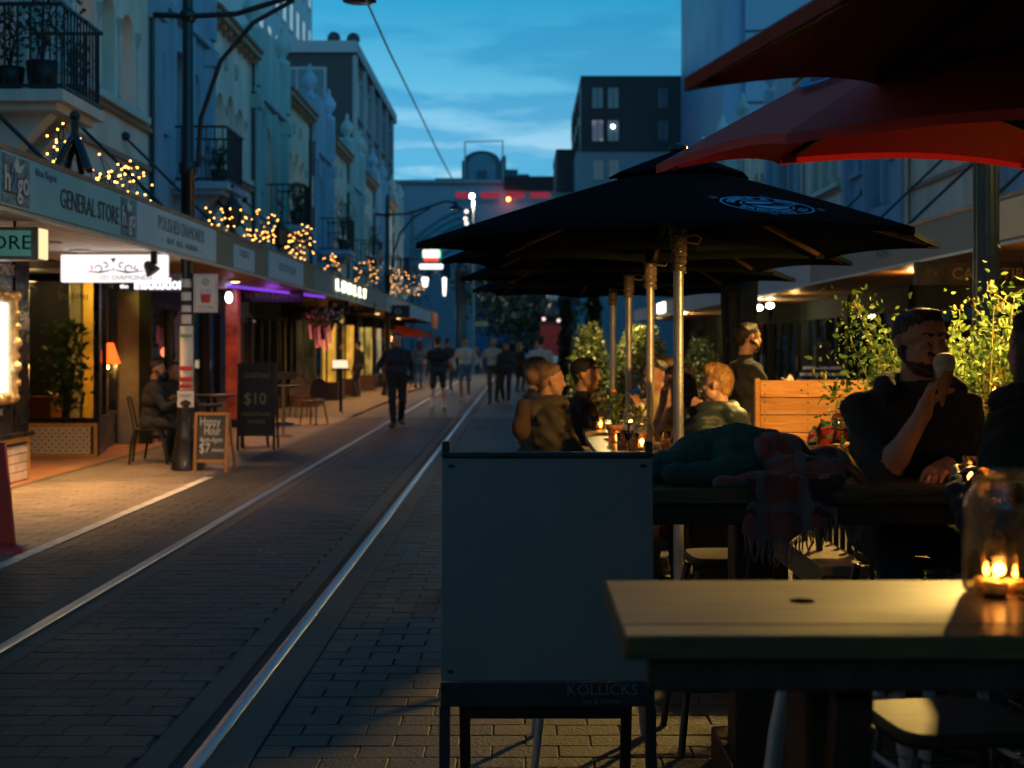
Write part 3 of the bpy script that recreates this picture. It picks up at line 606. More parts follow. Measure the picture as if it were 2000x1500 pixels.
lamp('bar_light', (-6.9, 20.0, 2.3), 9, (1, .6, .25), .1, t1); lamp('bar_light', (-6.45, 21.5, 2.3), 26, (1, .62, .15), .1, t1)
# painted silhouette of a man in a peaked cap on the curtain window of the next house
t2 = BL[2][2]; M_sil = mat('dark blue silhouette paint', (.012, .03, .055), .6)
Mq = frame((WX+.004, 22.0, 0), 'east')
sil = [(-.38, .55), (.42, .55), (.40, 1.0), (.26, 1.22), (.10, 1.32), (.10, 1.42), (.2, 1.48), (.24, 1.56), (.20, 1.66), (.36, 1.72), (.28, 1.80), (.22, 1.98), (0, 2.03), (-.24, 1.93), (-.22, 1.76), (-.18, 1.62), (-.16, 1.46), (-.12, 1.34), (-.3, 1.24), (-.38, 1.0)]
panel('window_silhouette', [(x+1.75, y) for x, y in sil], [], .004, Mq @ T((0, 0, .03)), M_sil, t2)
cu = MB()
for i in range(30): cu.tube([(.2+i*.12, .58, -.28+.03*(i % 2)), (.2+i*.12, 2.1, -.28+.03*(i % 2))], .065, 6, 0, True, Mq)
cu.build('curtain', mat('grey window curtain', (.22, .24, .24), .85, var=.2), t2)
# hair-up silhouette at the yellow window
t8 = BL[8][2]; Mq = frame((WX+.004, 46.6, 0), 'east')
sil = [(-.45, .1), (.45, .1), (.42, .8), (.3, 1.25), (.1, 1.38), (.12, 1.46), (.24, 1.56), (.2, 1.75), (.28, 1.9), (.15, 2.04), (-.12, 2.06), (-.26, 1.9), (-.2, 1.7), (-.22, 1.55), (-.1, 1.44), (-.3, 1.3), (-.42, .8)]
panel('window_silhouette', [(x*1.4+1.6, y) for x, y in sil], [], .004, Mq @ T((0, 0, .06)), mat('black silhouette paint', (.008, .008, .008), .6), t8)

# ---------------------------------------------------------------- awnings on the left
AX, AB, AT = -3.9, 2.57, 3.0
M_olive = mat('olive fascia paint', (.20, .19, .12), .6, var=.2, bump=.2); M_fgreen = mat('grey green fascia paint', (.20, .27, .24), .6, var=.2); M_fwhite = mat('pale fascia paint', (.45, .47, .46), .6, var=.12)
M_soff = mat('white soffit board', (.62, .58, .5), .6, var=.1); M_soffw = wood('timber soffit board', (.25, .12, .04), (.42, .22, .09), (8, .6, 8), .5)
M_lead = mat('weathered awning roof', (.12, .13, .13), .7, var=.3)
M_rust = mat('rusty awning edge trim', (.30, .19, .11), .6, .2, var=.35, bump=.3, bscale=25)
def awning(name, label, x0, x1, y0, y1, fm, sm, rods=(), fx=None, wallx=None):
    """x0: street edge, x1: wall"""
    s = 1 if x1 < x0 else -1
    t = thing(name, label, 'awning', ((x0+x1)/2, (y0+y1)/2, AB))
    xa, xb = min(x0, x0-s*.05), max(x0, x0-s*.05)
    MB().box(xa, xb, y0+.01, y1-.01, AB, AT).build('fascia', fm, t)
    MB().box(xa-.012, xb+.012, y0+.01, y1-.01, AT+.002, AT+.045).build('edge_trim', M_rust, t); MB().box(xa-.01, xb+.01, y0+.01, y1-.01, AB-.03, AB-.002).build('edge_trim', M_frame_w, t)
    lo_, hi_ = min(x0-s*.055, x1), max(x0-s*.055, x1)
    n = int(abs(hi_-lo_)/.16)
    for i in range(n):
        a = lo_+(hi_-lo_)*i/n; MB().box(a+.004, a+(hi_-lo_)/n-.004, y0+.01, y1-.01, AB+.01, AB+.03).build('soffit_board', sm, t)
    MB().box(lo_, hi_, y0+.01, y1-.01, AT-.15, AT-.1).build('awning_roof', M_lead, t)
    k = 0
    for yy in rods:
        mb = MB(); mb.tube([(x1+s*.02, yy, 4.55), (x0-s*.25, yy, AT+.01)], .022, 6); mb.ball((x1+s*.04, yy, 4.55), .07, 8); mb.build('tie_rod', M_darkmetal, t)
    return t
aw1 = awning('awning', 'pale boarded awning over the general store with blue sign fascia, nearest on the left', AX, WX+.002, 8.0, 18.2, M_fwhite, M_soff, (13.1, 17.4))
aw2 = awning('awning', 'olive awning behind the black lamp post on the left pavement', AX, WX+.002, 18.2, 27.0, M_olive, M_soffw, (20.6, 24.2))
aw3 = awning('awning', 'grey green awning with glowing letters above the purple lit bar', AX, WX+.002, 27.0, 41.7, M_fgreen, M_soffw, (29.5, 35))
aw4 = awning('awning', 'pale blue white awning at the far end of the left pavement', AX, WX+.002, 41.7, 68.0, M_fwhite, M_soffw, (46, 54))
# recessed down-lights in the first and second awning
M_dl = emit('downlight disc', (1, .86, .62), 26)
for k, (x, y, pw) in enumerate(((-4.78, 14.5, 60), (-4.85, 15.7, 70), (-5.2, 16.9, 50), (-5.5, 20.6, 8), (-4.7, 13.3, 25))):
    t = thing('downlight', 'round warm down-light in the white awning soffit, %s from the camera' % ['nearest but one', 'third', 'fourth', 'farthest', 'second'][k] if k < 4 else 'round warm down-light in the white awning soffit beside the hanging store sign', 'ceiling light', (x, y, AB), group='down-lights in the awning')
    MB().lathe([(.0, .009), (.085, .009), (.085, -.012), (.0, -.012)], (x, y, AB), 16).build('lens', M_dl, t); MB().lathe([(.087, .01), (.12, .01), (.12, -.006), (.087, -.014)], (x, y, AB), 16).build('rim', M_frame_w, t)
    lamp('downlight_beam', (x, y, AB-.03), pw*7.5, (1, .52, .19), .08, t, 'SPOT', (0, 0, 0), spot=radians(128))
M_dl2 = emit('dim amber downlight disc', (1, .6, .25), 6)
for k, (x, y, pw) in enumerate(((-4.6, 23.0, 200), (-4.5, 28.5, 300), (-4.5, 34.5, 400), (-4.6, 40.0, 480), (-4.6, 46.0, 560), (-4.6, 54.0, 560))):
    t = thing('timber_soffit_light', '%s amber lamp under the timber soffits of the left pavement' % ['nearest', 'second nearest', 'third nearest', 'third farthest', 'second farthest', 'farthest'][k], 'ceiling light', (x, y, AB), group='amber lamps under the timber soffits')
    MB().lathe([(.0, .008), (.07, .008), (.07, -.03), (.0, -.035)], (x, y, AB), 14).build('lens', M_dl2, t); MB().lathe([(.072, .009), (.1, .009), (.1, -.02), (.072, -.02)], (x, y, AB), 14).build('rim', M_darkmetal, t); lamp('soffit_beam', (x, y, AB-.06), pw, (1, .46, .15), .07, t, 'SPOT', (0, 0, 0), spot=radians(160))
# ---------------------------------------------------------------- fascia signs (left)
def fsign(name, label, y0, y1, bgm, lines=(), z0=AB+.01, z1=AT-.01, x=AX+.052-.05):
    t = thing(name, label, 'sign', (x, (y0+y1)/2, z0)); M = frame((x+.002, y0, 0), 'east')
    MB().box(0, y1-y0, z0, z1, 0, .02, 0, M).build('sign_panel', bgm, t)
    for (s, sz, lx, lz, m, wd) in lines: text('lettering', s, sz, M @ T((lx, lz, .023)), m, t, .003, width=wd)
    return t, M
M_sgn = mat('pale teal sign face', (.20, .50, .56), .45, var=.08, scale=2, bump=.05); M_sgb = mat('pale blue sign face', (.36, .55, .66), .45, var=.08, scale=2, bump=.05); M_navy = mat('dark navy lettering', (.012, .025, .035), .5, bump=0, var=.1)
M_lblue = mat('faded blue lettering', (.13, .20, .27), .5, bump=0, var=.1); M_leafy = mat('blue foliage print', (.09, .2, .24), .5, var=.9, scale=18, bump=.05); M_wprint = mat('white print', (.55, .58, .58), .5, bump=0, var=.05); M_bprint = mat('bright blue print', (.03, .16, .36), .5, bump=0)
t, M = fsign('store_sign', 'pale teal general store sign with dark lettering on awning fascia', 10.62, 14.35, M_sgn, [('GENERAL STORE', .24, 2.25, 2.76, M_navy, 1.75), ('New Regent', .09, 1.02, 2.91, M_lblue, .52)])
for (a, b, z) in ((.02, .62, 0), (3.2, 3.7, 0)):
    MB().box(a, b, AB+.03, AT-.03, .021, .026, 0, M).build('logo_print', M_leafy, t)
    s = (b-a)/.6
    for k, (ch, m_) in enumerate((('h', M_wprint), ('2', M_bprint), ('g', M_wprint), ('o', M_wprint))):
        text('logo_outline', ch, .27, M @ T((a+.1*s+.135*s*k, 2.78-.02*(k == 2), .0275)), M_navy, t, .001, bold=.022); text('logo_letter', ch, .27, M @ T((a+.1*s+.135*s*k, 2.78-.02*(k == 2), .03)), m_, t, .001, bold=.006)
    MB().add([(a+.2*s, 2.86, .029), (a+.3*s, 2.98, .029), (a+.36*s, 2.9, .029), (a+.5*s, 2.95, .029), (a+.38*s, 2.85, .029)], [(0, 1, 2, 3, 4)][:1], 0, False, M).build('logo_splash', M_wprint, t)
fsign('jeweller_sign', 'pale blue jeweller sign with faded lettering on awning fascia', 14.40, 18.17, M_sgb, [('POLISHED DIAMONDS', .22, 1.95, 2.84, M_lblue, 2.2), ('—  BUY  SELL  DESIGN  —', .09, 1.95, 2.67, M_lblue, 2.0)])
fsign('small_fascia_sign', 'small plain blue sign on the olive awning fascia', 19.3, 20.8, M_sgb, [('VISIT', .14, .75, 2.8, M_lblue, .7)], z1=AT-.1)
fsign('long_fascia_sign', 'long pale blue sign at the far end of the olive awning', 22.0, 25.5, M_sgb, [('BOUTIQUE', .18, 1.75, 2.79, M_lblue, 1.7)])
fsign('far_fascia_sign', 'white sign on the far pale awning', 42.5, 50.2, M_fwhite); fsign('blue_fascia_sign', 'blue white sign beyond the white one on the far awning', 50.5, 56.5, M_sgb)
t, M = fsign('orange_fascia_sign', 'orange panel at the end of the far left awning', 62.6, 67.5, mat('orange sign', (.7, .17, .03), .5), z0=AB-.25)
t = thing('glowing_letters', 'row of glowing white bulb letters on the grey green awning', 'sign', (AX+.05, 33, AB+.05))
for k, ch in enumerate('LIILLY'): text('letter', ch, .34, frame((AX+.03, 30.3+k*1.05, 2.80), 'east'), emit('bulb letter glow', (1, .9, .6), 3), t, .02, width=.40, bold=.0)
# ---------------------------------------------------------------- hanging signs facing the camera (left)
q0, q1 = P(-170, 440, 12.05), P(80, 508, 12.05)
t = thing('hanging_store_sign', 'green hanging light box ending in ORE under the near awning', 'sign', ((q0.x+q1.x)/2, 12.05, q1.z))
M = frame((q1.x-1.24, 12.05, 0), 'cam'); zb, ztp = q1.z, q0.z-.02
MB().box(.03, 1.21-.03, zb+.03, ztp-.03, .075, .082, 0, M).build('sign_face', lit_room('green store sign face', (.13, .42, .36), .30, .2), t)
MB().box(0, 1.24, zb, ztp, -.16, .074, 0, M).build('sign_box', mat('aluminium sign box', (.45, .45, .42), .4, .3), t)
MB().box(1.242, 1.25, zb+.01, ztp-.01, -.15, .06, 0, M).build('sign_end', emit('warm box end glow', (1, .75, .38), 1.1), t)
text('lettering', 'STORE', .17, M @ T((.915, (zb+ztp)/2, .085)), M_navy, t, .003, width=.54)
for x in (.2, 1.0): MB().tube([(x, ztp, -.05), (x, AB+.01, -.05)], .012, 6, 0, True, M).build('hanger', M_darkmetal, t)
q0, q1 = P(118, 497, 15.7), P(325, 551, 15.7)
t = thing('lit_jeweller_sign', 'glowing white hanging sign with ornament under the awning', 'sign', ((q0.x+q1.x)/2, 15.7, q1.z)); M = frame((q0.x, 15.7, 0), 'cam'); wd = q1.x-q0.x
MB().box(0, wd, q1.z, q0.z, -.12, 0, 0, M).build('light_box', emit('white sign glow', (1, .93, .94), 1.0), t, bevel=.012)
M_ink = mat('dark blue print', (.03, .035, .12), .5, bump=0)
zc = (q0.z+q1.z)/2; mb = MB()
for s in (-1, 1):
    for (r, cx, cz, a0_, a1_) in ((.05, .16, -.01, 0, 4.2), (.035, .09, .03, 1, 5), (.03, .26, .0, 2, 6)):
        mb.tube([(wd/2+s*(cx+r*cos(a0_+(a1_-a0_)*i/10)*(1-.05*i)), zc+cz+r*sin(a0_+(a1_-a0_)*i/10)*(1-.05*i), .004) for i in range(11)], .006, 4, 0, True, M)
    mb.tube([(wd/2+s*.02, zc-.02, .004), (wd/2+s*.15, zc-.045, .004), (wd/2+s*.34, zc-.03, .004)], [.004, .01, .002], 4, 0, True, M)
mb.add([(wd/2-.03, zc+.11, .004), (wd/2+.03, zc+.11, .004), (wd/2, zc+.06, .004)], [(0, 2, 1)], 0, False, M); mb.add([(wd/2-.012, zc-.02, .004), (wd/2+.012, zc-.02, .004), (wd/2, zc+.01, .004)], [(0, 1, 2)], 0, False, M)
mb.build('ornament', M_ink, t); text('lettering', 'POLISHED DIAMONDS', .07, M @ T((wd/2, zc-.105, .003)), mat('pale grey print', (.8, .7, .72), .5, bump=0), t, .001, width=.85)
for x in (.15, wd-.15): MB().tube([(x, q0.z, -.06), (x, AB+.01, -.06)], .01, 6, 0, True, M).build('hanger', M_darkmetal, t)
q = P(308, 553, 17.75)
t = thing('neon_letters', 'white backlit letters of the bar name under the awning', 'sign', tuple(q)); M = frame((q.x, 17.75, q.z), 'cam')
MB().box(-.55, .36, -.10, .12, -.05, -.01, 0, M).build('sign_board', M_blackp, t)
text('letters', 'institution', .21, M @ T((.02, -.01, .0)), emit('white letter glow', (1, .95, .98), 1.4), t, .012, width=.62, bold=.006); text('letters', 'the', .08, M @ T((-.42, -.04, .0)), emit('white letter glow', (1, .95, .98), 1.4), t, .01)
# spotlight on the fascia edge
q = P(318, 500, 15.4); t = thing('fascia_spotlight', 'small dark spotlight fixed under the fascia edge beside the white sign', 'spotlight', tuple(q))
MB().box(AX-.09, AX-.03, q.y-.03, q.y+.03, 2.40, 2.54).build('bracket', M_darkmetal, t); MB().lathe([(.025, .08), (.05, .05), (.085, -.06), (.07, -.06)], (0, 0, 0), 12, 0, T((AX-.1, q.y, 2.36)) @ R(radians(-35), 'Y')).build('lamp_head', mat('spotlight bronze', (.09, .07, .04), .5), t)
# purple neon tube and blue lamp of the bar
t = thing('neon_strip', 'purple neon strip along the soffit above the dark bar', 'neon light', (-5.4, 31, 2.5))
MB().tube([(-4.95, 24.1, 2.53), (-4.5, 26.7, 2.53), (-4.05, 29.5, 2.53)], .026, 6).build('tube', emit('purple neon', (.2, .05, .7), 1.1), t); lamp('neon_glow', (-4.6, 26.4, 2.4), 6, (.4, .08, 1), .15, t)
q = P(447, 581, 26.0); t = thing('blue_lamp', 'small bright blue white lamp at the bar corner post', 'lamp', tuple(q)); MB().ball(tuple(q), .06, 10, 0, None, (1, 1, 1.6)).build('bulb', emit('blue lamp glow', (.5, .6, 1), 22), t); MB().box(q.x-.03, q.x+.03, q.y+.02, q.y+.1, q.z+.1, q.z+.16).build('bracket', M_darkmetal, t)
lamp('blue_glow', tuple(q), 10, (.25, .3, 1), .06, t)
t = thing('painted_pillar', 'pillar with red and pink painted poster beside the bar', 'pillar', (-5.35, 26.5, 0)); MB().box(-5.46, -5.24, 26.4, 26.7, 0, 2.56).build('shaft', mat('red pink mural paint', (.6, .12, .05), .6, var=.6, scale=3), t); MB().box(-5.48, -5.22, 26.38, 26.72, 0, .15).build('plinth', M_darkmetal, t)
lamp('pillar_light', (-5.2, 25.7, 1.4), 3, (1, .2, .08), .1, t)
def hsign(name, label, u0, u1, v0, v1, Y, bgm, txt, tm, fw=.85):
    a, b = P(u0, v0, Y), P(u1, v1, Y); t = thing(name, label, 'sign', ((a.x+b.x)/2, Y, b.z)); M = frame((a.x, Y, 0), 'cam')
    MB().box(0, b.x-a.x, b.z, a.z, -.06, 0, 0, M).build('sign_board', bgm, t, bevel=.006)
    for x in (.12*(b.x-a.x), .88*(b.x-a.x)): MB().tube([(x, a.z-.004, -.03), (x, AB+.01, -.03)], .012, 5, 0, True, M).build('hanger', M_darkmetal, t)
    for k, (s, sz, fz, w_) in enumerate(txt): text('lettering', s, sz, M @ T(((b.x-a.x)/2, b.z+(a.z-b.z)*fz, .003)), tm, t, .002, width=(b.x-a.x)*w_)
    return t
M_gld = mat('dull gold lettering', (.30, .20, .05), .5, bump=0); M_crm = mat('cream lettering', (.45, .42, .36), .5, bump=0); M_blk = mat('black sign board', (.012, .012, .012), .5)
hsign('bar_sign', 'black hanging bar sign with dull gold lettering under purple neon', 470, 592, 566, 590, 27.2, M_blk, [('THE ROCK & LAVA BAR', .15, .5, .9)], M_gld)
hsign('gift_sign', 'black hanging sign with pale lettering behind the flower baskets', 640, 681, 582, 610, 33.5, M_blk, [('GIFTS', .18, .5, .6)], M_crm); hsign('small_black_sign', 'smaller black hanging sign right of the gift sign', 682, 733, 592, 612, 38, M_blk, [('BEAUTY', .15, .5, .6)], M_crm)
hsign('ring_sign', 'dark hanging sign with pale ring emblem above walking man', 755, 800, 596, 621, 43, M_blk, [('O', .25, .5, .25)], M_crm)
# red tent-like far canopy and its banner
t = thing('red_canopy', 'red shop canopy far down the left pavement', 'canopy', (-4.6, 60, 2.0)); MB().add([(-5.7, 58, 2.5), (-5.7, 66, 2.5), (-4.0, 66, 2.15), (-4.0, 58, 2.15), (-4.0, 66, 1.85), (-4.0, 58, 1.85), (-5.7, 58, 1.95)], [(0, 3, 2, 1), (3, 5, 4, 2), (0, 6, 5, 3)]).build('cloth', mat('red canvas', (.45, .05, .02), .8), t); MB().tube([(-4.02, 58.1, 0), (-4.02, 58.1, 1.9)], .03, 6).tube([(-4.02, 65.9, 0), (-4.02, 65.9, 1.9)], .03, 6).build('posts', M_darkmetal, t)
lamp('canopy_light', (-4.8, 58.5, 1.8), 25, (1, .35, .12), .1, t)
# ================================================================ LAMP POSTS
def street_lamp(label, x, y, s=1, lit=False, lantern=None, arm=5.55, mats=None, rad=.085, base=True):
    t = thing('street_lamp', label, 'street lamp', (x, y, 0)); m = mats or M_darkmetal
    prof = [(.2, 0), (.2, .06), (.165, .1), (.15, .35), (.16, .4), (.13, .44), (.125, .78), (.14, .82), (.1, .9), (rad, 1.0), (rad, 3.6), (rad+.025, 3.64), (rad+.025, 3.74), (rad*.85, 3.8), (rad*.75, arm+.5), (.03, arm+.62), (.0, arm+.7)]
    if not base: prof = [(.11, 0), (.11, .04), (.07, .06), (.065, arm+.5), (.0, arm+.55)]
    MB().lathe(prof, (x, y, 0), 16).build('post', m, t)
    if base:
        mb = MB(); mb.tube([(x-.42, y, arm+.02), (x, y, arm), (x+s*.6, y, arm+.03), (x+s*1.2, y, arm+.22), (x+s*1.8, y, arm+.42), (x+s*2.1, y, arm+.36)], .035, 8); mb.ball((x, y, arm), .11, 10); mb.build('arm', m, t)
        mb = MB(); mb.tube([(x+s*.12, y, 3.7), (x+s*.16, y, 4.3), (x+s*.4, y, 5.0), (x+s*.8, y, arm-.08), (x+s*1.3, y, arm+.2)], .03, 8); mb.build('brace', m, t)
        mb = MB(); mb.lathe([(.0, .12), (.05, .1), (.07, .0), (.2, -.08), (.21, -.12), (.0, -.13)], (x+s*2.1, y, arm+.3), 14); mb.build('lamp_shade', m, t)
    return t
L1 = street_lamp('black cast iron lamp post with posters on the left pavement', -4.06, 17.4)
street_lamp('slim dark lamp post far along the left pavement', -4.07, 43.8)
# posters and stickers on the left post
x, y = -4.06, 17.4
M_paper = mat('white paper notice', (.62, .60, .56), .7, var=.06, bump=.05); M_red = mat('red print', (.5, .03, .02), .6, bump=0, var=.1)
def post_paper(name, label, z0, z1, w, m, r=.1):
    t = thing(name, label, 'poster', (x, y-r, z0)); n = 6
    vs = [(x+r*sin(a), y-r*cos(a), z) for z in (z0, z1) for a in [(-w/2+w*i/n)/r*.9 for i in range(n+1)]]
    vs2 = [(x+(r+.004)*sin(a), y-(r+.004)*cos(a), z) for z in (z0, z1) for a in [(-w/2+w*i/n)/r*.9 for i in range(n+1)]]
    MB().add(vs2, [(i, i+1, n+2+i, n+1+i) for i in range(n)]).build('sheet', m, t); return t
def flat_text(t, lines, yy, m):
    for (s, sz, xx, zz) in lines: text('lettering', s, sz, frame((xx, yy, zz), 'cam'), m, t, .001)
tp = post_paper('tall_poster', 'tall red and white poster wrapped on the black lamp post', .98, 1.76, .20, M_paper)
for (z0, z1, m_) in ((1.22, 1.27, M_red), (1.08, 1.14, M_red), (1.0, 1.05, M_red), (1.62, 1.66, mat('green print', (.2, .3, .12), .6))): MB().box(x-.08, x+.08, y-.112, y-.1085, z0, z1).build('print_band', m_, tp)
t = thing('paper_notice', 'white typed notice on lamp post below tall poster', 'notice', (x, y-.11, .77)); MB().box(x-.1, x+.1, y-.118, y-.112, .77, 1.06-.09).build('sheet', M_paper, t)
flat_text(t, [('Please be seated', .022, x, .92), ('at our tables', .018, x, .895), ('thank you', .018, x, .85), ('OPEN DAILY', .02, x, .81)], y-.119, M_navy)
for k, (z, h, lab) in enumerate(((2.28, .1, 'white sticker highest on the lamp post'), (2.12, .1, 'small round print sticker on the lamp post'), (1.97, .08, 'white sticker just above the poster top'), (1.84, .11, 'torn white sticker touching the tall poster'))): post_paper('sticker', lab+' on the left', z-h/2, z+h/2, .14, M_paper, .093)
# tram stop sign
a, b = P(378, 535, 17.3), P(425, 610, 17.3)
t = thing('tram_stop_sign', 'white tram stop sign with red tram picture on lamp post', 'sign', ((a.x+b.x)/2, 17.3, b.z)); M = frame((a.x, 17.3, b.z), 'cam'); w_, h_ = b.x-a.x, a.z-b.z
MB().box(0, w_, 0, h_, -.012, 0, 0, M).build('sign_plate', M_paper, t); MB().box(-.12, .02, h_-.09, h_-.06, -.04, -.014, 0, M).box(-.12, .02, .08, .11, -.04, -.014, 0, M).build('bracket', M_darkmetal, t)
fr = MB()
for (p_, q_) in (((.02, .02), (w_-.02, .02)), ((w_-.02, .02), (w_-.02, h_-.02)), ((w_-.02, h_-.02), (.02, h_-.02)), ((.02, h_-.02), (.02, .02))): fr.bar((p_[0], p_[1], .001), (q_[0], q_[1], .001), .004, .004, 0, (0, 0, 1), M)
fr.build('border', M_red, t)
cx_ = w_/2
MB().add([(cx_-.065, .22, .003), (cx_+.065, .22, .003), (cx_+.05, .115, .003), (cx_-.05, .115, .003)], [(3, 2, 1, 0)], 0, False, M).build('tram_print', M_red, t)
mb = MB(); mb.add([(cx_-.065, .225, .003), (cx_+.065, .225, .003), (cx_+.06, .275, .003), (cx_-.06, .275, .003)], [(0, 1, 2, 3)], 0, False, M); mb.build('tram_top_print', mat('grey print', (.35, .3, .28), .6), t)
for k in (-.035, 0, .035): MB().box(cx_+k-.013, cx_+k+.013, .228, .268, .0035, .005, 0, M).build('window_print', M_paper, t)
panel('badge_print', ellipse(cx_, .37, .042, .042), [ellipse(cx_, .37, .032, .032)], .002, M @ T((0, 0, .003)), mat('brown print', (.22, .12, .08), .6), t); text('lettering', 'R', .05, M @ T((cx_, .37, .002)), M_navy, t, .001); text('lettering', 'Tram Stop', .045, M @ T((cx_, .065, .002)), mat('brown print', (.22, .12, .08), .6), t, .001)
# right lamp post: lit, green fluted, behind the red umbrella
M_pgreen = mat('olive painted post', (.075, .08, .05), .45, var=.2)
x, y = 4.10, 12.5
t = thing('street_lamp', 'olive fluted lamp post standing behind the red umbrella on the right', 'street lamp', (x, y, 0))
mb = MB(); mb.lathe([(.2, 0), (.2, .2), (.14, .3), (.11, .5), (.1, 4.3), (.06, 4.5), (.03, 4.6)], (x, y, 0), 16)
for k in range(12): a = k*pi/6; mb.tube([(x+.1*cos(a), y+.1*sin(a), .6), (x+.1*cos(a), y+.1*sin(a), 4.25)], .016, 5)
mb.build('post', M_pgreen, t)
mb = MB(); mb.tube([(x, y, 4.1), (x+.25, y-.1, 4.6), (x+.5, y-.2, 4.6)], .03, 8); mb.build('arm', M_pgreen, t)
KX = (x+.5, y-.2, 4.42)
MB().lathe([(.0, .2), (.06, .18), (.22, .04), (.23, .0)], KX, 14).build('lamp_shade', M_pgreen, t)
MB().ball((KX[0], KX[1], KX[2]-.03), .12, 12).build('bulb', emit('sodium bulb glow', (1, .72, .28), 60), t)
so_ = lamp('street_light', (KX[0], KX[1], KX[2]-.22), 3000, (1, .61, .15), .12, t, 'SPOT', spot=radians(112)); so_.rotation_euler = Vector((-.50, -.86, -.62)).to_track_quat('-Z', 'Y').to_euler()
# far street light, lit, and lantern
q = P(925, 700, 75); zt = P(922, 383, 75).z
t = thing('street_light', 'tall grey street light with lit head at the end of the street', 'street lamp', (q.x, 75, 0)); MB().tube([(q.x, 75, 0), (q.x, 75, zt+.1)], [.09, .05], 8).build('post', mat('grey steel post', (.2, .22, .23), .5, .4), t)
MB().box(q.x-.25, q.x+.1, 74.9, 75.1, zt+.08, zt+.16).build('lamp_head', M_darkmetal, t); MB().ball((q.x-.08, 74.95, zt), .13, 8).build('bulb', emit('cool street bulb', (1, .95, .75), 40), t); lamp('street_light_beam', (q.x-.08, 74.9, zt-.2), 1500, (1, .85, .6), .1, t, 'SPOT', (0, 0, 0), spot=radians(150))
MB().box(q.x+.05, q.x+.75, 74.98, 75.02, 2.55, 2.8).build('name_plate', mat('ochre name plate', (.4, .3, .1), .5), t)
for (u, v, Y, lab, hh) in ((830, 551, 62, 'white glowing lantern on a wall bracket far on the left', .42), (868, 560, 66, 'tall narrow white glowing wall light far on the left', .85)):
    q = P(u, v, Y); t = thing('wall_lantern', lab, 'lantern', tuple(q)); wq = .16 if hh < .5 else .1
    MB().lathe([(wq*.6, -hh/2), (wq, hh/2-.05), (wq*.7, hh/2), (.0, hh/2)], tuple(q), 10).build('glass', emit('lantern white', (1, .97, .85), 2.2), t); lamp('lantern_light', (q.x, q.y-.3, q.z), 90, (1, .9, .7), .1, t); MB().lathe([(wq*1.1, hh/2+.002), (.03, hh/2+.12), (.0, hh/2+.13)], tuple(q), 10).build('cap', M_darkmetal, t); MB().bar((q.x, q.y, q.z+hh/2+.08), (WX if q.x < -4 else q.x-1.2, q.y, q.z+hh/2+.08), .04, .04).build('bracket', M_darkmetal, t)
q = P(842, 507, 60); t = thing('neon_shop_sign', 'lit sign of green, red and white bands far on the left', 'sign', tuple(q)); M = frame((q.x, 60, q.z), 'cam')
for (z0, z1, w, m_) in ((.08, .42, .36, emit('white green band', (.85, 1, .75), 1.5)), (-.06, .06, .32, emit('red band', (1, .05, .02), 1.6)), (-.40, -.18, .5, emit('white band', (1, 1, .92), 1.6))): MB().box(-w, w, z0, z1, -.08, 0, 0, M).build('light_band', m_, t, bevel=.04)
MB().box(.37, .42, .05, .42, -.08, 0, 0, M).build('light_band', emit('green band', (.02, .6, .15), 1.2), t); MB().box(-1.6, -.5, -.02, .03, -.07, -.03, 0, M).build('bracket', M_darkmetal, t)

# ================================================================ RIGHT TERRACE
RX = 6.8; RA = 4.9
RB = []
RN = ['pale cream', 'slate blue', 'warm cream', 'sky blue', 'grey cream', 'dull teal', 'sand', 'ink blue', 'ivory', 'pale grey', 'cobalt']
y = 11.0
for i in range(11):
    M = frame((RX, y+4.6, 0), 'west'); ms = i % 2 == 0
    t = facade('terrace_building', '%s terrace house, %s on the right side of the street' % (RN[i], ['nearest', 'second', 'third', 'fourth', 'fifth', 'sixth', 'seventh', 'eighth', 'ninth', 'tenth', 'farthest'][i]), M, 4.6, 7.75 if ms else 8.4, CREAM[i % 4] if ms else BLUE[[1, 3, 5, 2, 4][i//2]], 'mission' if ms else 'parapet', group='right terrace houses')
    sp = [(TILE_D, M_frame_d, RM_dim, 6), (TILE_D, M_frame_d, RM_dim, 8), (TILE_B, M_frame_d, RM_dim, 8), (TILE_B, M_frame_d, RM_dim, 12), (TILE_B, M_frame_d, RM_yel, 14), (TILE_B, M_frame_d, RM_yel, 40), (TILE_B, M_frame_d, RM_warm, 60), (TILE_B, M_frame_d, RM_warm, 90), (TILE_B, M_frame_d, RM_or, 50), (TILE_B, M_frame_d, RM_yel, 50), (TILE_B, M_frame_d, RM_warm, 50)][i]
    shopfront(t, M, 4.6, sp[0], sp[1], sp[2], light=sp[3]); MB().box(RX+.01, RX+2.6, y, y+4.6, 2.57, 2.899).build('shop_ceiling', M_frame_d, t)
    RB.append((y, t)); y += 4.6
M_fdark = mat('dark grey fascia panel', (.10, .12, .13), .5, var=.2)
ra1 = awning('awning', 'dark awning with timber soffit over the cafe on the right', RA, RX-.002, 2.0, 24.0, M_fdark, M_soffw, (13.0, 16.0, 19.5, 22.5))
ra2 = awning('awning', 'pale lit awning beyond the cafe awning on the right', RA, RX-.002, 24.0, 40.0, M_fwhite, M_soffw, (28,))
ra3 = awning('awning', 'far right awning with glowing sign letters', RA, RX-.002, 40.0, 61.0, M_fwhite, M_soffw, ())
t = thing('cream_fascia_sign', 'cream fascia sign at the right edge of the picture', 'sign', (RA-.03, 13.4, AB)); M = frame((RA-.002, 14.6, 0), 'west'); MB().box(0, 2.6, AB+.02, AT-.02, 0, .02, 0, M).build('sign_panel', mat('cream sign face', (.5, .42, .28), .6, var=.1), t); text('lettering', 'VINTAGE', .16, M @ T((1.4, 2.8, .023)), mat('brown sign letters', (.2, .14, .08), .6), t, .003)
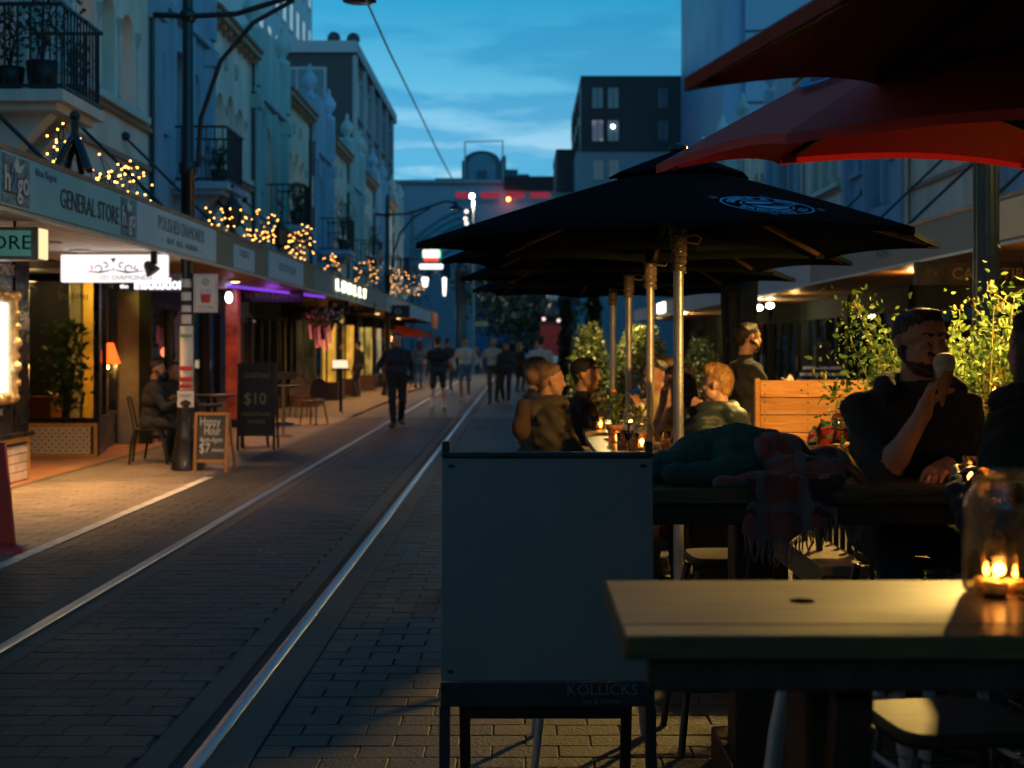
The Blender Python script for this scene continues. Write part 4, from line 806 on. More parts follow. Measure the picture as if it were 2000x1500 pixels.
t = thing('letter_row', 'pale letters on the dark right awning fascia', 'sign', (RA-.02, 20, AB)); text('lettering', 'CHILL', .2, frame((RA-.012, 19.2, 2.78), 'west'), M_lblue, t, .01)
t = thing('far_glowing_sign', 'white glowing letters on the far right awning', 'sign', (RA-.03, 52, AB)); text('lettering', 'MRS HUCKS', .42, frame((RA-.02, 49, 2.80), 'west'), emit('cream letter glow', (1, .9, .6), 6), t, .03, bold=.02)
# cafe sign
a, b = P(1788, 511, 17.3), P(2040, 558, 17.3); t = thing('cafe_sign', 'black hanging cafe sign with gold letters behind the olive post', 'sign', ((a.x+b.x)/2, 17.3, b.z)); M = frame((a.x, 17.3, b.z), 'cam')
MB().box(0, b.x-a.x, 0, a.z-b.z, -.1, 0, 0, M).build('sign_board', M_blk, t, bevel=.006); q = (P(1930, 535, 17.3).x-a.x, .14); text('lettering', 'CAFE STIR', .2, M @ T((q[0], q[1], .004)), mat('gold cafe lettering', (.42, .25, .10), .45, bump=0), t, .003, width=.88)
for k in range(3): MB().ball((.16+.09*k, .14, .004), .012, 6, 0, M).build('dot', M_gld, t)
for x_ in (.2, 1.3): MB().tube([(x_, a.z-b.z, -.05), (x_, AB+.01-b.z, -.05)], .012, 6, 0, True, M).build('hanger', M_darkmetal, t)
for k, (u, v, Y) in enumerate(((1482, 601, 33), (1504, 597, 33), (1287, 613, 55))):
    q = P(u, v, Y); t = thing('awning_lamp', ['small round white lamp under the right awning, left of a pair', 'larger round white lamp under the right awning, right of a pair', 'square bright white lamp at a far right shopfront'][k], 'lamp', tuple(q))
    MB().ball(tuple(q), .09 if k < 2 else .2, 10, 0, None, (1, 1, .7)).build('bulb', emit('awning bulb glow', (.95, 1, .8), 30 if k < 2 else 12), t); MB().tube([(q.x, q.y, q.z), (q.x, q.y, AB+.01)], .015, 6).build('stem', M_darkmetal, t); lamp('bulb_light', (q.x, q.y, q.z-.15), 18, (1, .75, .35), .1, t)
lamp('cafe_soffit_light', (5.7, 14.5, 2.45), 25, (1, .5, .16), .1, ra1); lamp('cafe_soffit_light', (5.7, 20.5, 2.45), 30, (1, .5, .16), .1, ra1); lamp('far_soffit_light', (5.6, 29, 2.4), 12, (1, .62, .2), .1, ra2); lamp('far_soffit_light', (5.4, 47, 2.4), 90, (1, .7, .3), .1, ra3)
q = P(1415, 652, 24); t = thing('red_lamp', 'small red glowing lamp beside the folded umbrella', 'lamp', tuple(q)); MB().ball(tuple(q), .035, 8, 0, None, (1, 1, 2.6)).build('bulb', emit('red lamp glow', (1, .01, .01), 8), t); MB().tube([(q.x, q.y, q.z+.08), (q.x, q.y, 2.5)], .008, 5).build('cord', M_darkmetal, t)

# ================================================================ FAR BUILDINGS
M_dkc = mat('charcoal cladding', (.032, .04, .045), .6, var=.15, scale=.6, bump=.1, bscale=8); M_lgc = mat('pale cladding', (.26, .36, .40), .6, var=.1, scale=.3); M_conp = mat('pale blue concrete', (.30, .47, .52), .7, var=.08, scale=.2)
M_wref = mat('sky reflecting glass', (.05, .09, .12), .12, 0, var=.2, bump=0, spec=1.0); M_wlt = lit_room('far lit office', (.75, .85, .9), .5, .4)
def block(t, name, x0, x1, y0, y1, z0, z1, m): return MB().box(x0, x1, y0, y1, z0, z1).build(name, m, t)
def wgrid(t, M, xs, zs, w, h, m, fm, d=.05, litm=None, lit=()):
    n = 0
    for i, x in enumerate(xs):
        for j, z in enumerate(zs):
            o = MB().box(x, x+w, z, z+h, .003, d, 0, M).build('window', litm if (i, j) in lit else m, t); f = MB()
            e_ = min(w, h)*.07; f.box(x-e_, x, z-e_, z+h+e_, .003, d*2, 0, M); f.box(x+w, x+w+e_, z-e_, z+h+e_, .003, d*2, 0, M); f.box(x, x+w, z-e_, z, .003, d*2, 0, M); f.box(x, x+w, z+h, z+h+e_, .003, d*2, 0, M); f.box(x+w/2-e_/3, x+w/2+e_/3, z, z+h, d+.003, d*2, 0, M)
            f.build('frame', fm, o)
# dark corner block on the left
t = thing('corner_block', 'dark four storey corner block rising above the left terrace', 'building', (-14, 95, 0))
block(t, 'wall', -17.5, -10.0, 85, 112, 0, 19.0, M_dkc); block(t, 'roof_edge', -17.7, -9.7, 84.7, 112.3, 19.003, 19.7, M_lgc)
wgrid(t, frame((-17.5, 85, 0), 'cam'), [2.6], [12.2, 15.6], 3.2, 2.4, M_wref, M_lgc, .06); wgrid(t, frame((-10, 85, 0), 'east'), [1.5+4.9*i for i in range(5)], [9.3, 12.6, 15.6], 3.4, 2.2, M_wref, M_lgc, .06)
for i in range(6): MB().box(-10.0+.003, -9.75, 85+4.9*i+.1, 85+4.9*i+.7, 4, 18.9).build('pier', M_lgc, t)
for (u, v) in ((652, 78), (690, 80)): q = P(u, v, 88); MB().tube([(q.x, 88, 19.7), (q.x, 88, q.z)], .3, 8).ball((q.x, 88, q.z+.1), .42, 10).build('roof_vent', M_dkc, t)
# pale tower
t = thing('pale_tower', 'pale blue tower block with white lit windows behind the left terrace', 'building', (-24, 128, 0)); block(t, 'wall', -32, -20, 104, 137, 0, 60, M_conp)
wgrid(t, frame((-20, 104, 0), 'east'), [1.2+3.6*i for i in range(9)], [24.5, 29, 33.5, 38], 1.5, 2.4, emit('tower window glow', (.45, .72, .85), .75), M_conp, .06)
# right dark hotel
t = thing('dark_hotel', 'dark clad block with narrow windows over a pale base, right of the street end', 'building', (8, 104, 0)); block(t, 'wall', 4.3, 11.6, 100, 118, 15.2, 20.5, M_dkc); block(t, 'base', 4.0, 11.8, 100.2, 118, 0, 15.197, M_lgc)
Mh = frame((0, 100, 0), 'cam'); wgrid(t, Mh, [5.1, 6.2, 9.7], [15.9, 18.2], .75, 1.45, M_wref, M_dkc, .05, lit_room('far dim lit window', (.8, .75, .85), .25, 1), ((0, 0),)); wgrid(t, frame((0, 100.2, 0), 'cam'), [5.2, 6.3], [13.2], .7, 1.4, M_wref, M_lgc, .05)
MB().ball((6.55, 99.8, 16.9), .12, 8).build('lamp', emit('room lamp glow', (1, .85, .7), 14), t); wgrid(t, frame((4.3, 118, 0), 'west'), [2, 6, 10, 14], [15.9, 18.2], 1.2, 1.4, M_wref, M_dkc, .05)
t = thing('low_dark_block', 'small dark block left of the dark hotel', 'building', (3.3, 110, 0)); block(t, 'wall', 2.75, 4.0, 106, 116, 13, 16.0, M_dkc); block(t, 'base', 2.7, 4.0, 106.2, 116, 0, 12.997, M_lgc); block(t, 'coping', 2.7, 4.0, 105.9, 116, 16.003, 16.15, M_dkc)
t = thing('blue_office_tower', 'tall plain blue office tower cut by the red umbrellas', 'building', (17, 86, 0)); block(t, 'wall', 10.9, 24, 76, 96, 0, 46, mat('blue office cladding', (.10, .26, .44), .5, var=.06, scale=.2)); block(t, 'corner_bay', 12.0, 24, 75.7, 75.99, 0, 46, mat('lighter blue cladding', (.12, .30, .46), .5, var=.06, scale=.2))
for i in range(12): MB().box(12.0, 24, 75.64, 75.698, 3.8*i+3, 3.8*i+3.12).build('floor_band', M_dkc, t)
# end of street: arcade building with domed gable
E_Y = 130
t = thing('arcade_building', 'wide building at the street end with red lit arcade', 'building', (-3, E_Y, 0)); ex0, ex1 = P(690, 0, E_Y).x, P(1110, 0, E_Y).x
zr = P(0, 352, E_Y).z; block(t, 'wall', ex0, ex1, E_Y, E_Y+12, 0, zr-.3, mat('blue grey render', (.30, .44, .54), .7, var=.1, scale=.2)); block(t, 'cornice', ex0-.4, ex1+.2, E_Y-.4, E_Y+12.1, zr-.297, zr, M_lgc)
xa = P(985, 0, E_Y).x; block(t, 'attic', xa, ex1, E_Y-.6, E_Y+4, P(0, 372, E_Y).z, zr+.3, mat('dark maroon attic', (.03, .018, .022), .7))
ra, rb_ = P(0, 397, E_Y).z, P(0, 376, E_Y).z
for k in range(5):
    u0 = 890+k*49; x0, x1 = P(u0, 0, E_Y).x, P(u0+36, 0, E_Y).x; o = MB().box(x0, x1, E_Y-.05, E_Y-.01, ra+(rb_-ra)*.45, rb_).build('lit_opening', emit('red arcade glow', (.75, .05, .12), .32), t); f = MB()
    for i in range(7): xx = x0+(x1-x0)*i/6; f.box(xx-.05, xx+.05, E_Y-.12, E_Y-.053, ra, rb_-.35)
    f.build('baluster', M_lgc, o)
for k in range(8): x0 = ex0+1+k*1.75; MB().box(x0, x0+.9, E_Y-.04, E_Y-.01, 7.6, 9.6).build('window', M_wref, t)
MB().ball(tuple(P(993, 389, E_Y-1)), .18, 8).build('red_lamp', emit('orange red lamp', (1, .12, .03), 25), t)
t = thing('domed_gable', 'dark round topped roof gable above the arcade building', 'building', (-5, E_Y+6, zr)); g0, g1 = P(902, 0, E_Y+6).x, P(988, 0, E_Y+6).x; gc = P(941, 0, E_Y+6).x; z1 = P(0, 322, E_Y+6).z; z2 = P(0, 294, E_Y+6).z
panel('wall', [(g0, zr-.4), (g1, zr-.4), (g1, P(0, 303, E_Y+6).z), (gc+1.9, P(0, 306, E_Y+6).z)]+[(gc+1.75*cos(a), z1+.3+(z2-z1-.3)*sin(a)) for a in [pi*i/12 for i in range(13)]]+[(g0, z1+.5)], [], 3, frame((0, E_Y+6, 0), 'cam'), mat('dark blue render', (.05, .11, .16), .8), t)
panel('gable_face', [(gc-1.3, zr-.3), (gc+1.3, zr-.3)]+[(gc+1.35*cos(a), z1-.2+(z2-z1-.1)*sin(a)) for a in [pi*i/12 for i in range(13)]], [rect(gc-.5, gc+.5, zr, zr+1.6)], .1, frame((0, E_Y+5.9, 0), 'cam'), mat('blue gable paint', (.10, .24, .32), .8), t)
MB().tube([(g0+.3, E_Y+6, zr), (g0+.3, E_Y+6, P(0, 277, E_Y+6).z), (g1-.3, E_Y+6, P(0, 275, E_Y+6).z), (g1-.3, E_Y+6, zr)], .09, 6).build('roof_frame', M_lgc, t)
t = thing('rooftop_plant', 'low dark rooftop structures right of the domed gable', 'building', (1, E_Y+8, zr)); 
for (u0, u1, v0) in ((988, 1012, 331), (1012, 1034, 340), (1050, 1062, 347), (850, 903, 348)): a, b = P(u0, v0, E_Y+8), P(u1, v0, E_Y+8); block(t, 'box', a.x, b.x-.02, E_Y+8, E_Y+12, zr-.5, a.z, mat('dark blue render', (.05, .11, .16), .8))
# glass arch canopy
t = thing('glass_canopy', 'curved steel and glass canopy in front of the arcade building', 'canopy', (-6, 112, 0)); mb = MB()
for k in range(7):
    pts = [P(800+(930-800)*i/12, 405+14*k+ (1-sin(pi*.5*(i+2)/14))*90, 118-k*2) for i in range(13)]; mb.tube(pts, .09, 5)
mb.build('rib', M_lgc, t); mb = MB()
for k in range(6):
    for i in range(12):
        f = lambda kk, ii: P(800+(930-800)*ii/12, 407+14*kk+(1-sin(pi*.5*(ii+2)/14))*90, 118-kk*2)
        mb.add([f(k, i), f(k, i+1), f(k+1, i+1), f(k+1, i)], [(0, 1, 2, 3)])
mb.build('glazing', mat('blue canopy glass', (.10, .22, .28), .25, var=.3, scale=.4, bump=.1), t)
for x_ in (P(806, 0, 110).x, P(926, 0, 110).x): MB().tube([(x_, 110, 0), (x_, 110, 12)], .15, 8).build('column', M_lgc, t)
for k, (u, v) in enumerate(((911, 413), (909, 427), (911, 436))): q = P(u, v, 100); o = thing('festoon_bulb', ['upper', 'middle', 'lower'][k]+' bright bulb in front of the glass canopy', 'lamp', tuple(q)); MB().ball(tuple(q), .14, 8).build('bulb', emit('festoon glow', (1, .85, .75), 2), o); MB().tube([(q.x, q.y, q.z+.1), (q.x, q.y, q.z+.5)], .015, 5).build('cord', M_darkmetal, o)
# blue end wall, tree, kiosk, van, posts
t = thing('blue_mural_wall', 'blue painted building wall closing the street', 'building', (2, 100, 0)); block(t, 'wall', -3.3, 9, 100.5, 101, 0, 8.2, mat('blue mural paint', (.02, .15, .34), .6, var=.25, scale=.5)); block(t, 'coping', -3.4, 9.1, 100.4, 101.1, 8.203, 8.4, M_dkc)
def tree(name, label, c, h, r, n, lm, leaf=.35, trunk=.14):
    t = thing(name, label, 'tree', c); c = Vector(c); mb = MB(); tops = []
    mb.tube([c, c+Vector((.05, 0, h*.25)), c+Vector((0, .05, h*.5))], [trunk, trunk*.8, trunk*.6], 8)
    for k in range(9):
        a = k*2.4; e_ = c+Vector((cos(a)*r*.7, sin(a)*r*.7, h*random.uniform(.55, .95))); mb.tube([c+Vector((0, 0, h*random.uniform(.25, .5))), (c+e_)/2+Vector((0, 0, h*.12)), e_], [trunk*.5, trunk*.3, .02], 6); tops.append(e_)
    mb.build('trunk', mat('tree bark', (.05, .04, .03), .9, bump=.5), t); mb = MB(); pts = []
    for _ in range(n):
        e_ = random.choice(tops); pts.append(e_+Vector(rng.normal(size=3))*r*.28)
    foliage(mb, pts, leaf); tag(mb.build('crown', lm, t), kind='stuff'); return t
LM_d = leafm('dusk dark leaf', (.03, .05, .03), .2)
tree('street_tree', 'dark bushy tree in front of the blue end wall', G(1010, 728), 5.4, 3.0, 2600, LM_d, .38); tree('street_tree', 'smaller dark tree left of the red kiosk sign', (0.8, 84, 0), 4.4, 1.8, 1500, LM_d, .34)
def cypress(label, u, v0, v1, Y, r):
    a, b = P(u, v0, Y), P(u, v1, Y); t = thing('cypress', label, 'tree', (a.x, Y, 0)); MB().tube([(a.x, Y, 0), (a.x, Y, a.z-.3)], [.08, .02], 6).build('trunk', mat('tree bark', (.05, .04, .03), .9, bump=.5), t); mb = MB(); pts = []
    for _ in range(1100):
        f = random.random(); rr = r*min(1, 5*f, 1.15*(1-f)+.12)*math.sqrt(random.random()); an = random.uniform(0, 2*pi); pts.append((a.x+rr*cos(an), Y+rr*sin(an), .2+f*(a.z-.2)))
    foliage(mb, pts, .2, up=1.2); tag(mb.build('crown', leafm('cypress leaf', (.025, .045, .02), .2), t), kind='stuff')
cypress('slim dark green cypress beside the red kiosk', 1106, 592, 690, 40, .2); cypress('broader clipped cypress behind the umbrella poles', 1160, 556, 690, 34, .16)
q = G(1077, 733)
t = thing('red_kiosk', 'red and white kiosk sign at the end of the street', 'kiosk', q); yk = q.y; a, b = P(1056, 632, yk), P(1096, 0, yk); block(t, 'body', a.x, b.x, yk, yk+1, 0, a.z, mat('red kiosk paint', (.45, .02, .02), .5)); block(t, 'lower_panel', a.x-.02, b.x+.02, yk-.03, yk-.003, .1, 1.0, M_paper); block(t, 'roof', a.x-.1, b.x+.1, yk-.1, yk+1.1, a.z+.003, a.z+.12, M_darkmetal)
q = P(1079, 600, yk+1.5); t = thing('street_clock', 'dark ornamental clock standard with pale globe behind the red kiosk', 'street clock', (q.x, q.y, 0)); MB().lathe([(.35, 0), (.3, .3), (.16, .5), (.12, 2.6), (.4, 2.9), (.45, 3.3), (.3, 3.6), (.12, 3.8)], (q.x, q.y, 0), 12).build('post', M_darkmetal, t); MB().ball((q.x, q.y, 4.15), .33, 12).build('globe', mat('dim pale globe', (.5, .5, .5), .4), t); MB().lathe([(.12, 4.45), (.06, 4.7), (.0, 5.1)], (q.x, q.y, 0), 8).build('finial', M_darkmetal, t)
for k, (u, v) in enumerate(((1062, 623), (1091, 626))): q2 = P(u, v, yk-.2); o = thing('kiosk_lamp', ['left', 'right'][k]+' small pink white bulb on top of the red kiosk', 'lamp', tuple(q2)); MB().ball(tuple(q2), .09, 8).build('bulb', emit('kiosk bulb glow', (1, .6, .6), 1.5), o); MB().tube([(q2.x, q2.y+.2, q2.z-.3), (q2.x, q2.y, q2.z)], .02, 5).build('stem', M_darkmetal, o)
# parked van
q = G(990, 720); vy = q.y; t = thing('parked_van', 'blue parked van at the end of the street', 'van', q); x0, x1 = P(955, 0, vy).x, P(1036, 0, vy).x; c_ = (x0+x1)/2; vm = mat('blue van paint', (.04, .16, .35), .3, coat=.5)
mb = MB(); mb.add([(x0, vy, .35), (x1, vy, .35), (x1, vy, 1.0), (x1-.15, vy+.1, 1.75), (x0+.15, vy+.1, 1.75), (x0, vy, 1.0), (x0, vy+4, .35), (x1, vy+4, .35), (x1, vy+4, 1.1), (x1-.15, vy+4, 1.95), (x0+.15, vy+4, 1.95), (x0, vy+4, 1.1)], [(0, 1, 2, 5), (5, 2, 3, 4), (1, 7, 8, 2), (2, 8, 9, 3), (4, 3, 9, 10), (0, 5, 11, 6), (5, 4, 10, 11), (6, 11, 10, 9, 8, 7)]); mb.build('body', vm, t, bevel=.05)
MB().add([(x0+.08, vy-.004, 1.05), (x1-.08, vy-.004, 1.05), (x1-.2, vy+.08, 1.65), (x0+.2, vy+.08, 1.65)], [(0, 1, 2, 3)]).build('windscreen', M_glassd, t)
for s in (x0+.3, x1-.3):
    w = MB().tube([(s-.1, vy+.8, .33), (s+.1, vy+.8, .33)], .33, 14).build('wheel', mat('tyre rubber', (.01, .01, .01), .8), t); MB().box(s-.15, s+.15, vy-.03, vy-.003, .72, .9).build('headlight', mat('headlight glass', (.5, .55, .6), .15), t)
MB().box(x0, x1, vy-.08, vy-.01, .36, .6).build('bumper', M_darkmetal, t)
t = thing('dark_column', 'tall dark column sign at the end of the left pavement', 'column', G(899, 735)); q = G(899, 735); MB().lathe([(.45, 0), (.45, .3), (.3, .4), (.27, 5), (.33, 5.1), (.33, 5.4), (.0, 5.8)], (q.x, q.y, 0), 14).build('shaft', M_darkmetal, t); MB().lathe([(.5, 0), (.5, .2), (.46, .25)], (q.x, q.y, 0), 14).build('foot', M_dkc, t)
# overhead tram wire
t = thing('overhead_wire', 'overhead tram wire sagging across the sky', 'cable', P(715, 0, 18)); pts = [P(700, -40, 14.5), P(715, 0, 17), P(760, 100, 26), P(820, 222, 48), P(857, 300, 80), P(890, 362, 128)]; MB().tube(pts, [.014, .015, .02, .03, .045, .06], 6).build('cable', mat('pale wire', (.35, .45, .5), .6), t)
# ================================================================ DINING AREA
M_tbl = wood('varnished table timber', (.075, .038, .011), (.18, .10, .028), (1.2, 16, 16), .52, coat=.15, scale=2.2, bump=.35); M_tbl3 = wood('grey worn table slat', (.16, .13, .09), (.28, .23, .16), (14, 1.2, 14), .45, coat=.12)
M_leg = wood('dark trestle timber', (.045, .018, .008), (.085, .036, .014), (14, 14, 1.5), .6); M_bench = wood('orange bench plank', (.36, .16, .035), (.62, .31, .075), (1.2, 16, 16), .42, scale=2.5, island=.2); M_seatw = wood('stool seat timber', (.04, .028, .014), (.085, .06, .03), (3, 14, 14), .62)
def bartable(label, x0, x1, y0, y1, z, planks, th=.05, apron=.09, legs=((.45, .12),), m=M_tbl, along='x'):
    t = thing('bar_table', label, 'table', ((x0+x1)/2, (y0+y1)/2, 0)); n = planks
    for i in range(n):
        if along == 'x': a, b = y0+(y1-y0)*i/n, y0+(y1-y0)*(i+1)/n; a, b = ((y0, y0+.1), (y0+.1, y1))[i] if n == 2 else (a, b); MB().box(x0, x1, a+.003, b-.003, z-th, z-random.uniform(0, .0015)).build('plank', m, t, bevel=.004)
        else: a, b = x0+(x1-x0)*i/n, x0+(x1-x0)*(i+1)/n; MB().box(a+.004, b-.004, y0, y1, z-th, z-random.uniform(0, .0015)).build('plank', m, t, bevel=.004)
    MB().box(x0+.04, x1-.04, y0+.02, y0+.06, z-th-apron, z-th-.002).build('apron', M_leg, t, bevel=.004); MB().box(x0+.04, x1-.04, y1-.06, y1-.02, z-th-apron, z-th-.002).build('apron', M_leg, t, bevel=.004)
    for (lx, lw) in legs:
        MB().box(lx-lw/2, lx+lw/2, (y0+y1)/2-.09, (y0+y1)/2+.09, .0, z-th-.002).build('leg', M_leg, t, bevel=.006); MB().box(lx-lw/2-.03, lx+lw/2+.03, y0-.02, y1+.02, .0, .12).build('foot', M_leg, t, bevel=.006)
        MB().bar((lx, y0+.1, z-th-apron-.02), (lx, (y0+y1)/2-.09, z-th-.35), .06, .06).build('brace', M_leg, t)
    return t
TB1 = bartable('varnished timber bar table in the near right corner holding the glass candle jar', .17, 2.3, 2.30, 2.86, 1.05, 2, .04, .055, ((.56, .12), (1.9, .12)))
TB2 = bartable('dark timber bar table heaped with blankets, where the ice cream eater sits', .12, 2.6, 4.66, 5.22, 1.05, 4, .05, .07, ((.80, .13), (2.1, .13)))
TB3 = bartable('slatted timber table with herb pots and glowing jar under black umbrella', .43, 1.17, 7.95, 9.45, .92, 4, .04, .05, ((.8, .1),), M_tbl3, 'y')
TB4 = bartable('slatted timber table farther back beside the cap wearing diner', .45, 1.15, 9.85, 11.5, .92, 4, .04, .05, ((.8, .1),), M_tbl3, 'y')
# knots in the near table top
for (x, y) in ((.52, 2.62),): MB().lathe([(.0, .0), (.022, .0), (.024, -.002)], (x, y, 1.051), 12, 0, None).build('knot', mat('timber knot', (.03, .015, .008), .9, spec=0, bump=0), TB1)
# ---- metal bar stools
M_wmet = mat('white painted stool metal', (.42, .40, .40), .4, .2, var=.15); M_gunm = mat('gunmetal stool frame', (.06, .065, .07), .32, .7, var=.2)
def stool(h, legm, woodseat=True):
    t = thing('bar_stool', '', 'stool'); s = .155
    mb = MB(); n = 28; vs = []
    for z, k in ((h-.028, .97), (h-.022, 1.0), (h-.006, 1.0), (h, .96)):
        for i in range(n):
            a = 2*pi*i/n; c_, s_ = cos(a), sin(a); e_ = 2/5; vs.append((s*k*abs(c_)**e_*math.copysign(1, c_), s*k*abs(s_)**e_*math.copysign(1, s_), z))
    mb.add(vs, [(i*n+j, i*n+(j+1) % n, (i+1)*n+(j+1) % n, (i+1)*n+j) for i in range(3) for j in range(n)], 0, True); mb.add(vs[-n:], [tuple(range(n))]); mb.add(vs[:n], [tuple(range(n))[::-1]]); mb.build('seat', M_seatw, t, False)
    mb = MB(); vs = [(x*1.03, y*1.03, z-(.03 if z < h-.01 else .035)) for x, y, z in vs[:2*n]]; mb.add(vs, [(j, (j+1) % n, n+(j+1) % n, n+j) for j in range(n)], 0, True); mb.add([(v[0], v[1], h-.031) for v in vs[:n]], [tuple(range(n))]); mb.build('seat_rim', legm, t, False)
    for sx_ in (-1, 1):
        for sy in (-1, 1): MB().tube([(sx_*.13, sy*.13, h-.05), (sx_*.15, sy*.15, h-.16), (sx_*.215, sy*.215, 0)], [.016, .017, .014], 8).build('leg', legm, t, False)
    for z, k in ((.24, .199), (.42, .182)):
        ax = [((-k, -k), (k, -k)), ((k, -k), (k, k)), ((k, k), (-k, k)), ((-k, k), (-k, -k))]
        for i, (a, b) in enumerate(ax):
            if (i % 2 == 0) == (z < .3): MB().tube([(*a, z), (*b, z)], .009, 6).build('foot_rail', legm, t, False)
    return t
st1 = stool(.72, M_gunm); st1.location = (.93, 3.08, 0); st1.rotation_euler = (0, 0, .12); tag(st1, 'gunmetal stool with square timber seat under the near table', group='metal bar stools')
def st_copy(o, loc, rz, label): c = copy_tree(o); c.location = loc; c.rotation_euler = (0, 0, rz); c['label'] = label; return c
st_copy(st1, (.80, 5.48, 0), .05, 'gunmetal stool behind the leg of the blanket table')
st_copy(st1, (1.47, 5.44, 0), .2, 'stool carrying the man who eats ice cream'); st_copy(st1, (1.72, 4.25, 0), .1, 'stool carrying the diner at the right edge')
st2 = stool(.74, M_wmet); st2.location = (.27, 5.32, 0); tag(st2, 'white legged stool behind the blank sandwich board', group='metal bar stools'); st_copy(st2, (.80, 3.55, 0), -.25, 'white legged stool half hidden by the near table leg'); st_copy(st2, (1.15, 3.75, 0), .15, 'white legged stool right of the thick near table leg')
# ---- blank sandwich board in front
by, bz = 4.39, 1.19
t = thing('sandwich_board', 'large blank white sandwich board in dark frame at centre front', 'sandwich board', (.085, by, 0)); x0, x1 = -.24, .41
M_brd = mat('off white board back', (.20, .165, .14), .5, var=.1, scale=3, bump=.1, bscale=20); M_bfr = mat('dark stained frame', (.022, .016, .012), .5, var=.3)
tl = lambda x, z, d=0: (x, by-.10*(1-z/1.19)-d, z)
def tpan(x0, x1, z0, z1, d0, d1, nm, m, bev=.003):
    vs = [tl(x0, z0, d1), tl(x1, z0, d1), tl(x1, z1, d1), tl(x0, z1, d1), tl(x0, z0, d0), tl(x1, z0, d0), tl(x1, z1, d0), tl(x0, z1, d0)]
    return MB().add(vs, [(0, 1, 2, 3), (7, 6, 5, 4), (0, 4, 5, 1), (1, 5, 6, 2), (2, 6, 7, 3), (3, 7, 4, 0)]).build(nm, m, t, bevel=bev)
tpan(x0, x1, .50, 1.175, .0, .012, 'panel', M_brd); tpan(x0, x1, 1.176, 1.192, -.02, .02, 'top_rail', M_bfr); tpan(x0, x1, .425, .498, -.02, .016, 'bottom_rail', M_bfr)
for x in (x0+.012, x1-.012): tpan(x-.016, x+.016, .0, .424, -.02, .012, 'leg', M_bfr); tpan(x-.012, x+.012, 1.193, 1.225, -.012, .012, 'peg', M_bfr)
for x in (x0+.06, x1-.06): MB().bar((x, by+.02, 1.15), (x, by+.38, 0), .035, .03).build('rear_leg', M_bfr, t)
MB().box(x0+.06, x1-.06, by+.26, by+.28, .3, .34).build('rear_rail', M_bfr, t)
for (x, z) in ((x0+.03, 1.15), (x1-.03, 1.15), (x0+.03, .53)): q = tl(x, z, .013); MB().ball(q, .008, 6, 0, None, (1.4, .4, .8)).build('pin', M_darkmetal, t)
text('lettering', 'KOLLICKS', .048, frame(tl(.25, .475, .0175), 'cam'), mat('chalk writing', (.16, .16, .15), .9, bump=0), t, .0005); text('lettering', 'bar & kitchen', .022, frame(tl(.25, .442, .0185), 'cam'), mat('chalk writing', (.16, .16, .15), .9, bump=0), t, .0005)
# ---- happy hour board, menu board, red board on the left
def aboard(name, label, c, w, h, leanf, frm, face, lines, tm, rz=0):
    t = thing(name, label, 'sandwich board', c, rz); W_ = w/2; k = leanf
    def q(x, z, d=0): return (x, -d-k*(1-z/h), z)
    def bx(x0, x1, z0, z1, d0, d1, nm, m): MB().add([q(x0, z0, d1), q(x1, z0, d1), q(x1, z1, d1), q(x0, z1, d1), q(x0, z0, d0), q(x1, z0, d0), q(x1, z1, d0), q(x0, z1, d0)], [(0, 1, 2, 3), (7, 6, 5, 4), (0, 4, 5, 1), (1, 5, 6, 2), (2, 6, 7, 3), (3, 7, 4, 0)]).build(nm, m, t, False)
    lg = .16*h
    bx(-W_, -W_+.035, 0, h, 0, .03, 'stile', frm); bx(W_-.035, W_, 0, h, 0, .03, 'stile', frm); bx(-W_+.036, W_-.036, h-.035, h, 0, .028, 'rail', frm); bx(-W_+.036, W_-.036, lg, lg+.035, 0, .028, 'rail', frm); bx(-W_+.037, W_-.037, lg+.036, h-.036, .004, .016, 'board', face)
    for sx_ in (-1, 1): MB().bar((sx_*(W_-.02), .03, h-.02), (sx_*(W_-.02), .03+2*k+.12, 0), .03, .025).build('rear_leg', frm, t, False)
    for (s, sz, x, z, wd) in lines:
        me = textmesh(s, sz, .0008)
        if wd: xs = [v.co.x for v in me.vertices]; me.transform(Matrix.Scale(wd/(max(xs)-min(xs)), 4, (1, 0, 0)))
        me.transform(T(q(x, z, .0175)) @ R(math.atan(k/h), 'X').inverted() @ frame((0, 0, 0), 'cam')); me.materials.clear(); me.materials.append(tm); setobj('lettering', me, t, False)
    return t
M_oak = wood('orange pine frame', (.36, .16, .05), (.5, .25, .09), (14, 14, 1.5), .5); M_slate = mat('slate chalkboard', (.06, .065, .06), .7, var=.25, scale=4); M_chalk = mat('white chalk', (.65, .65, .6), .9, bump=0, var=.3, scale=60)
p = G(415, 921); aboard('chalkboard', 'pine framed happy hour chalkboard on the left pavement', p, .42, .715, .07, M_oak, M_slate, [('Happy', .15, -.02, .60, .25), ('Hour', .15, .01, .49, .20), ('4pm-6pm', .1, 0, .385, .28), ('$7', .16, -.08, .28, .13), ('mixers', .075, .085, .265, .15)], M_chalk, -.1)
p = G(502, 878); aboard('menu_board', 'tall black menu board offering ten dollar specials', p, .56, 1.27, .08, M_bfr, M_blk, [('COCKTAILS', .1, 0, 1.08, .38), ('$10', .24, -.02, .74, .32), ('MARGARITA AND', .07, 0, .52, .42), ('NOODLE', .08, 0, .41, .24)], mat('dull yellow chalk', (.24, .2, .1), .9, bump=0))
p = G(-18, 1078); t = thing('red_board', 'red advertising board with moulded foot cut by the left edge', 'sign', p); mr_ = mat('red plastic board', (.35, .012, .015), .35, var=.1)
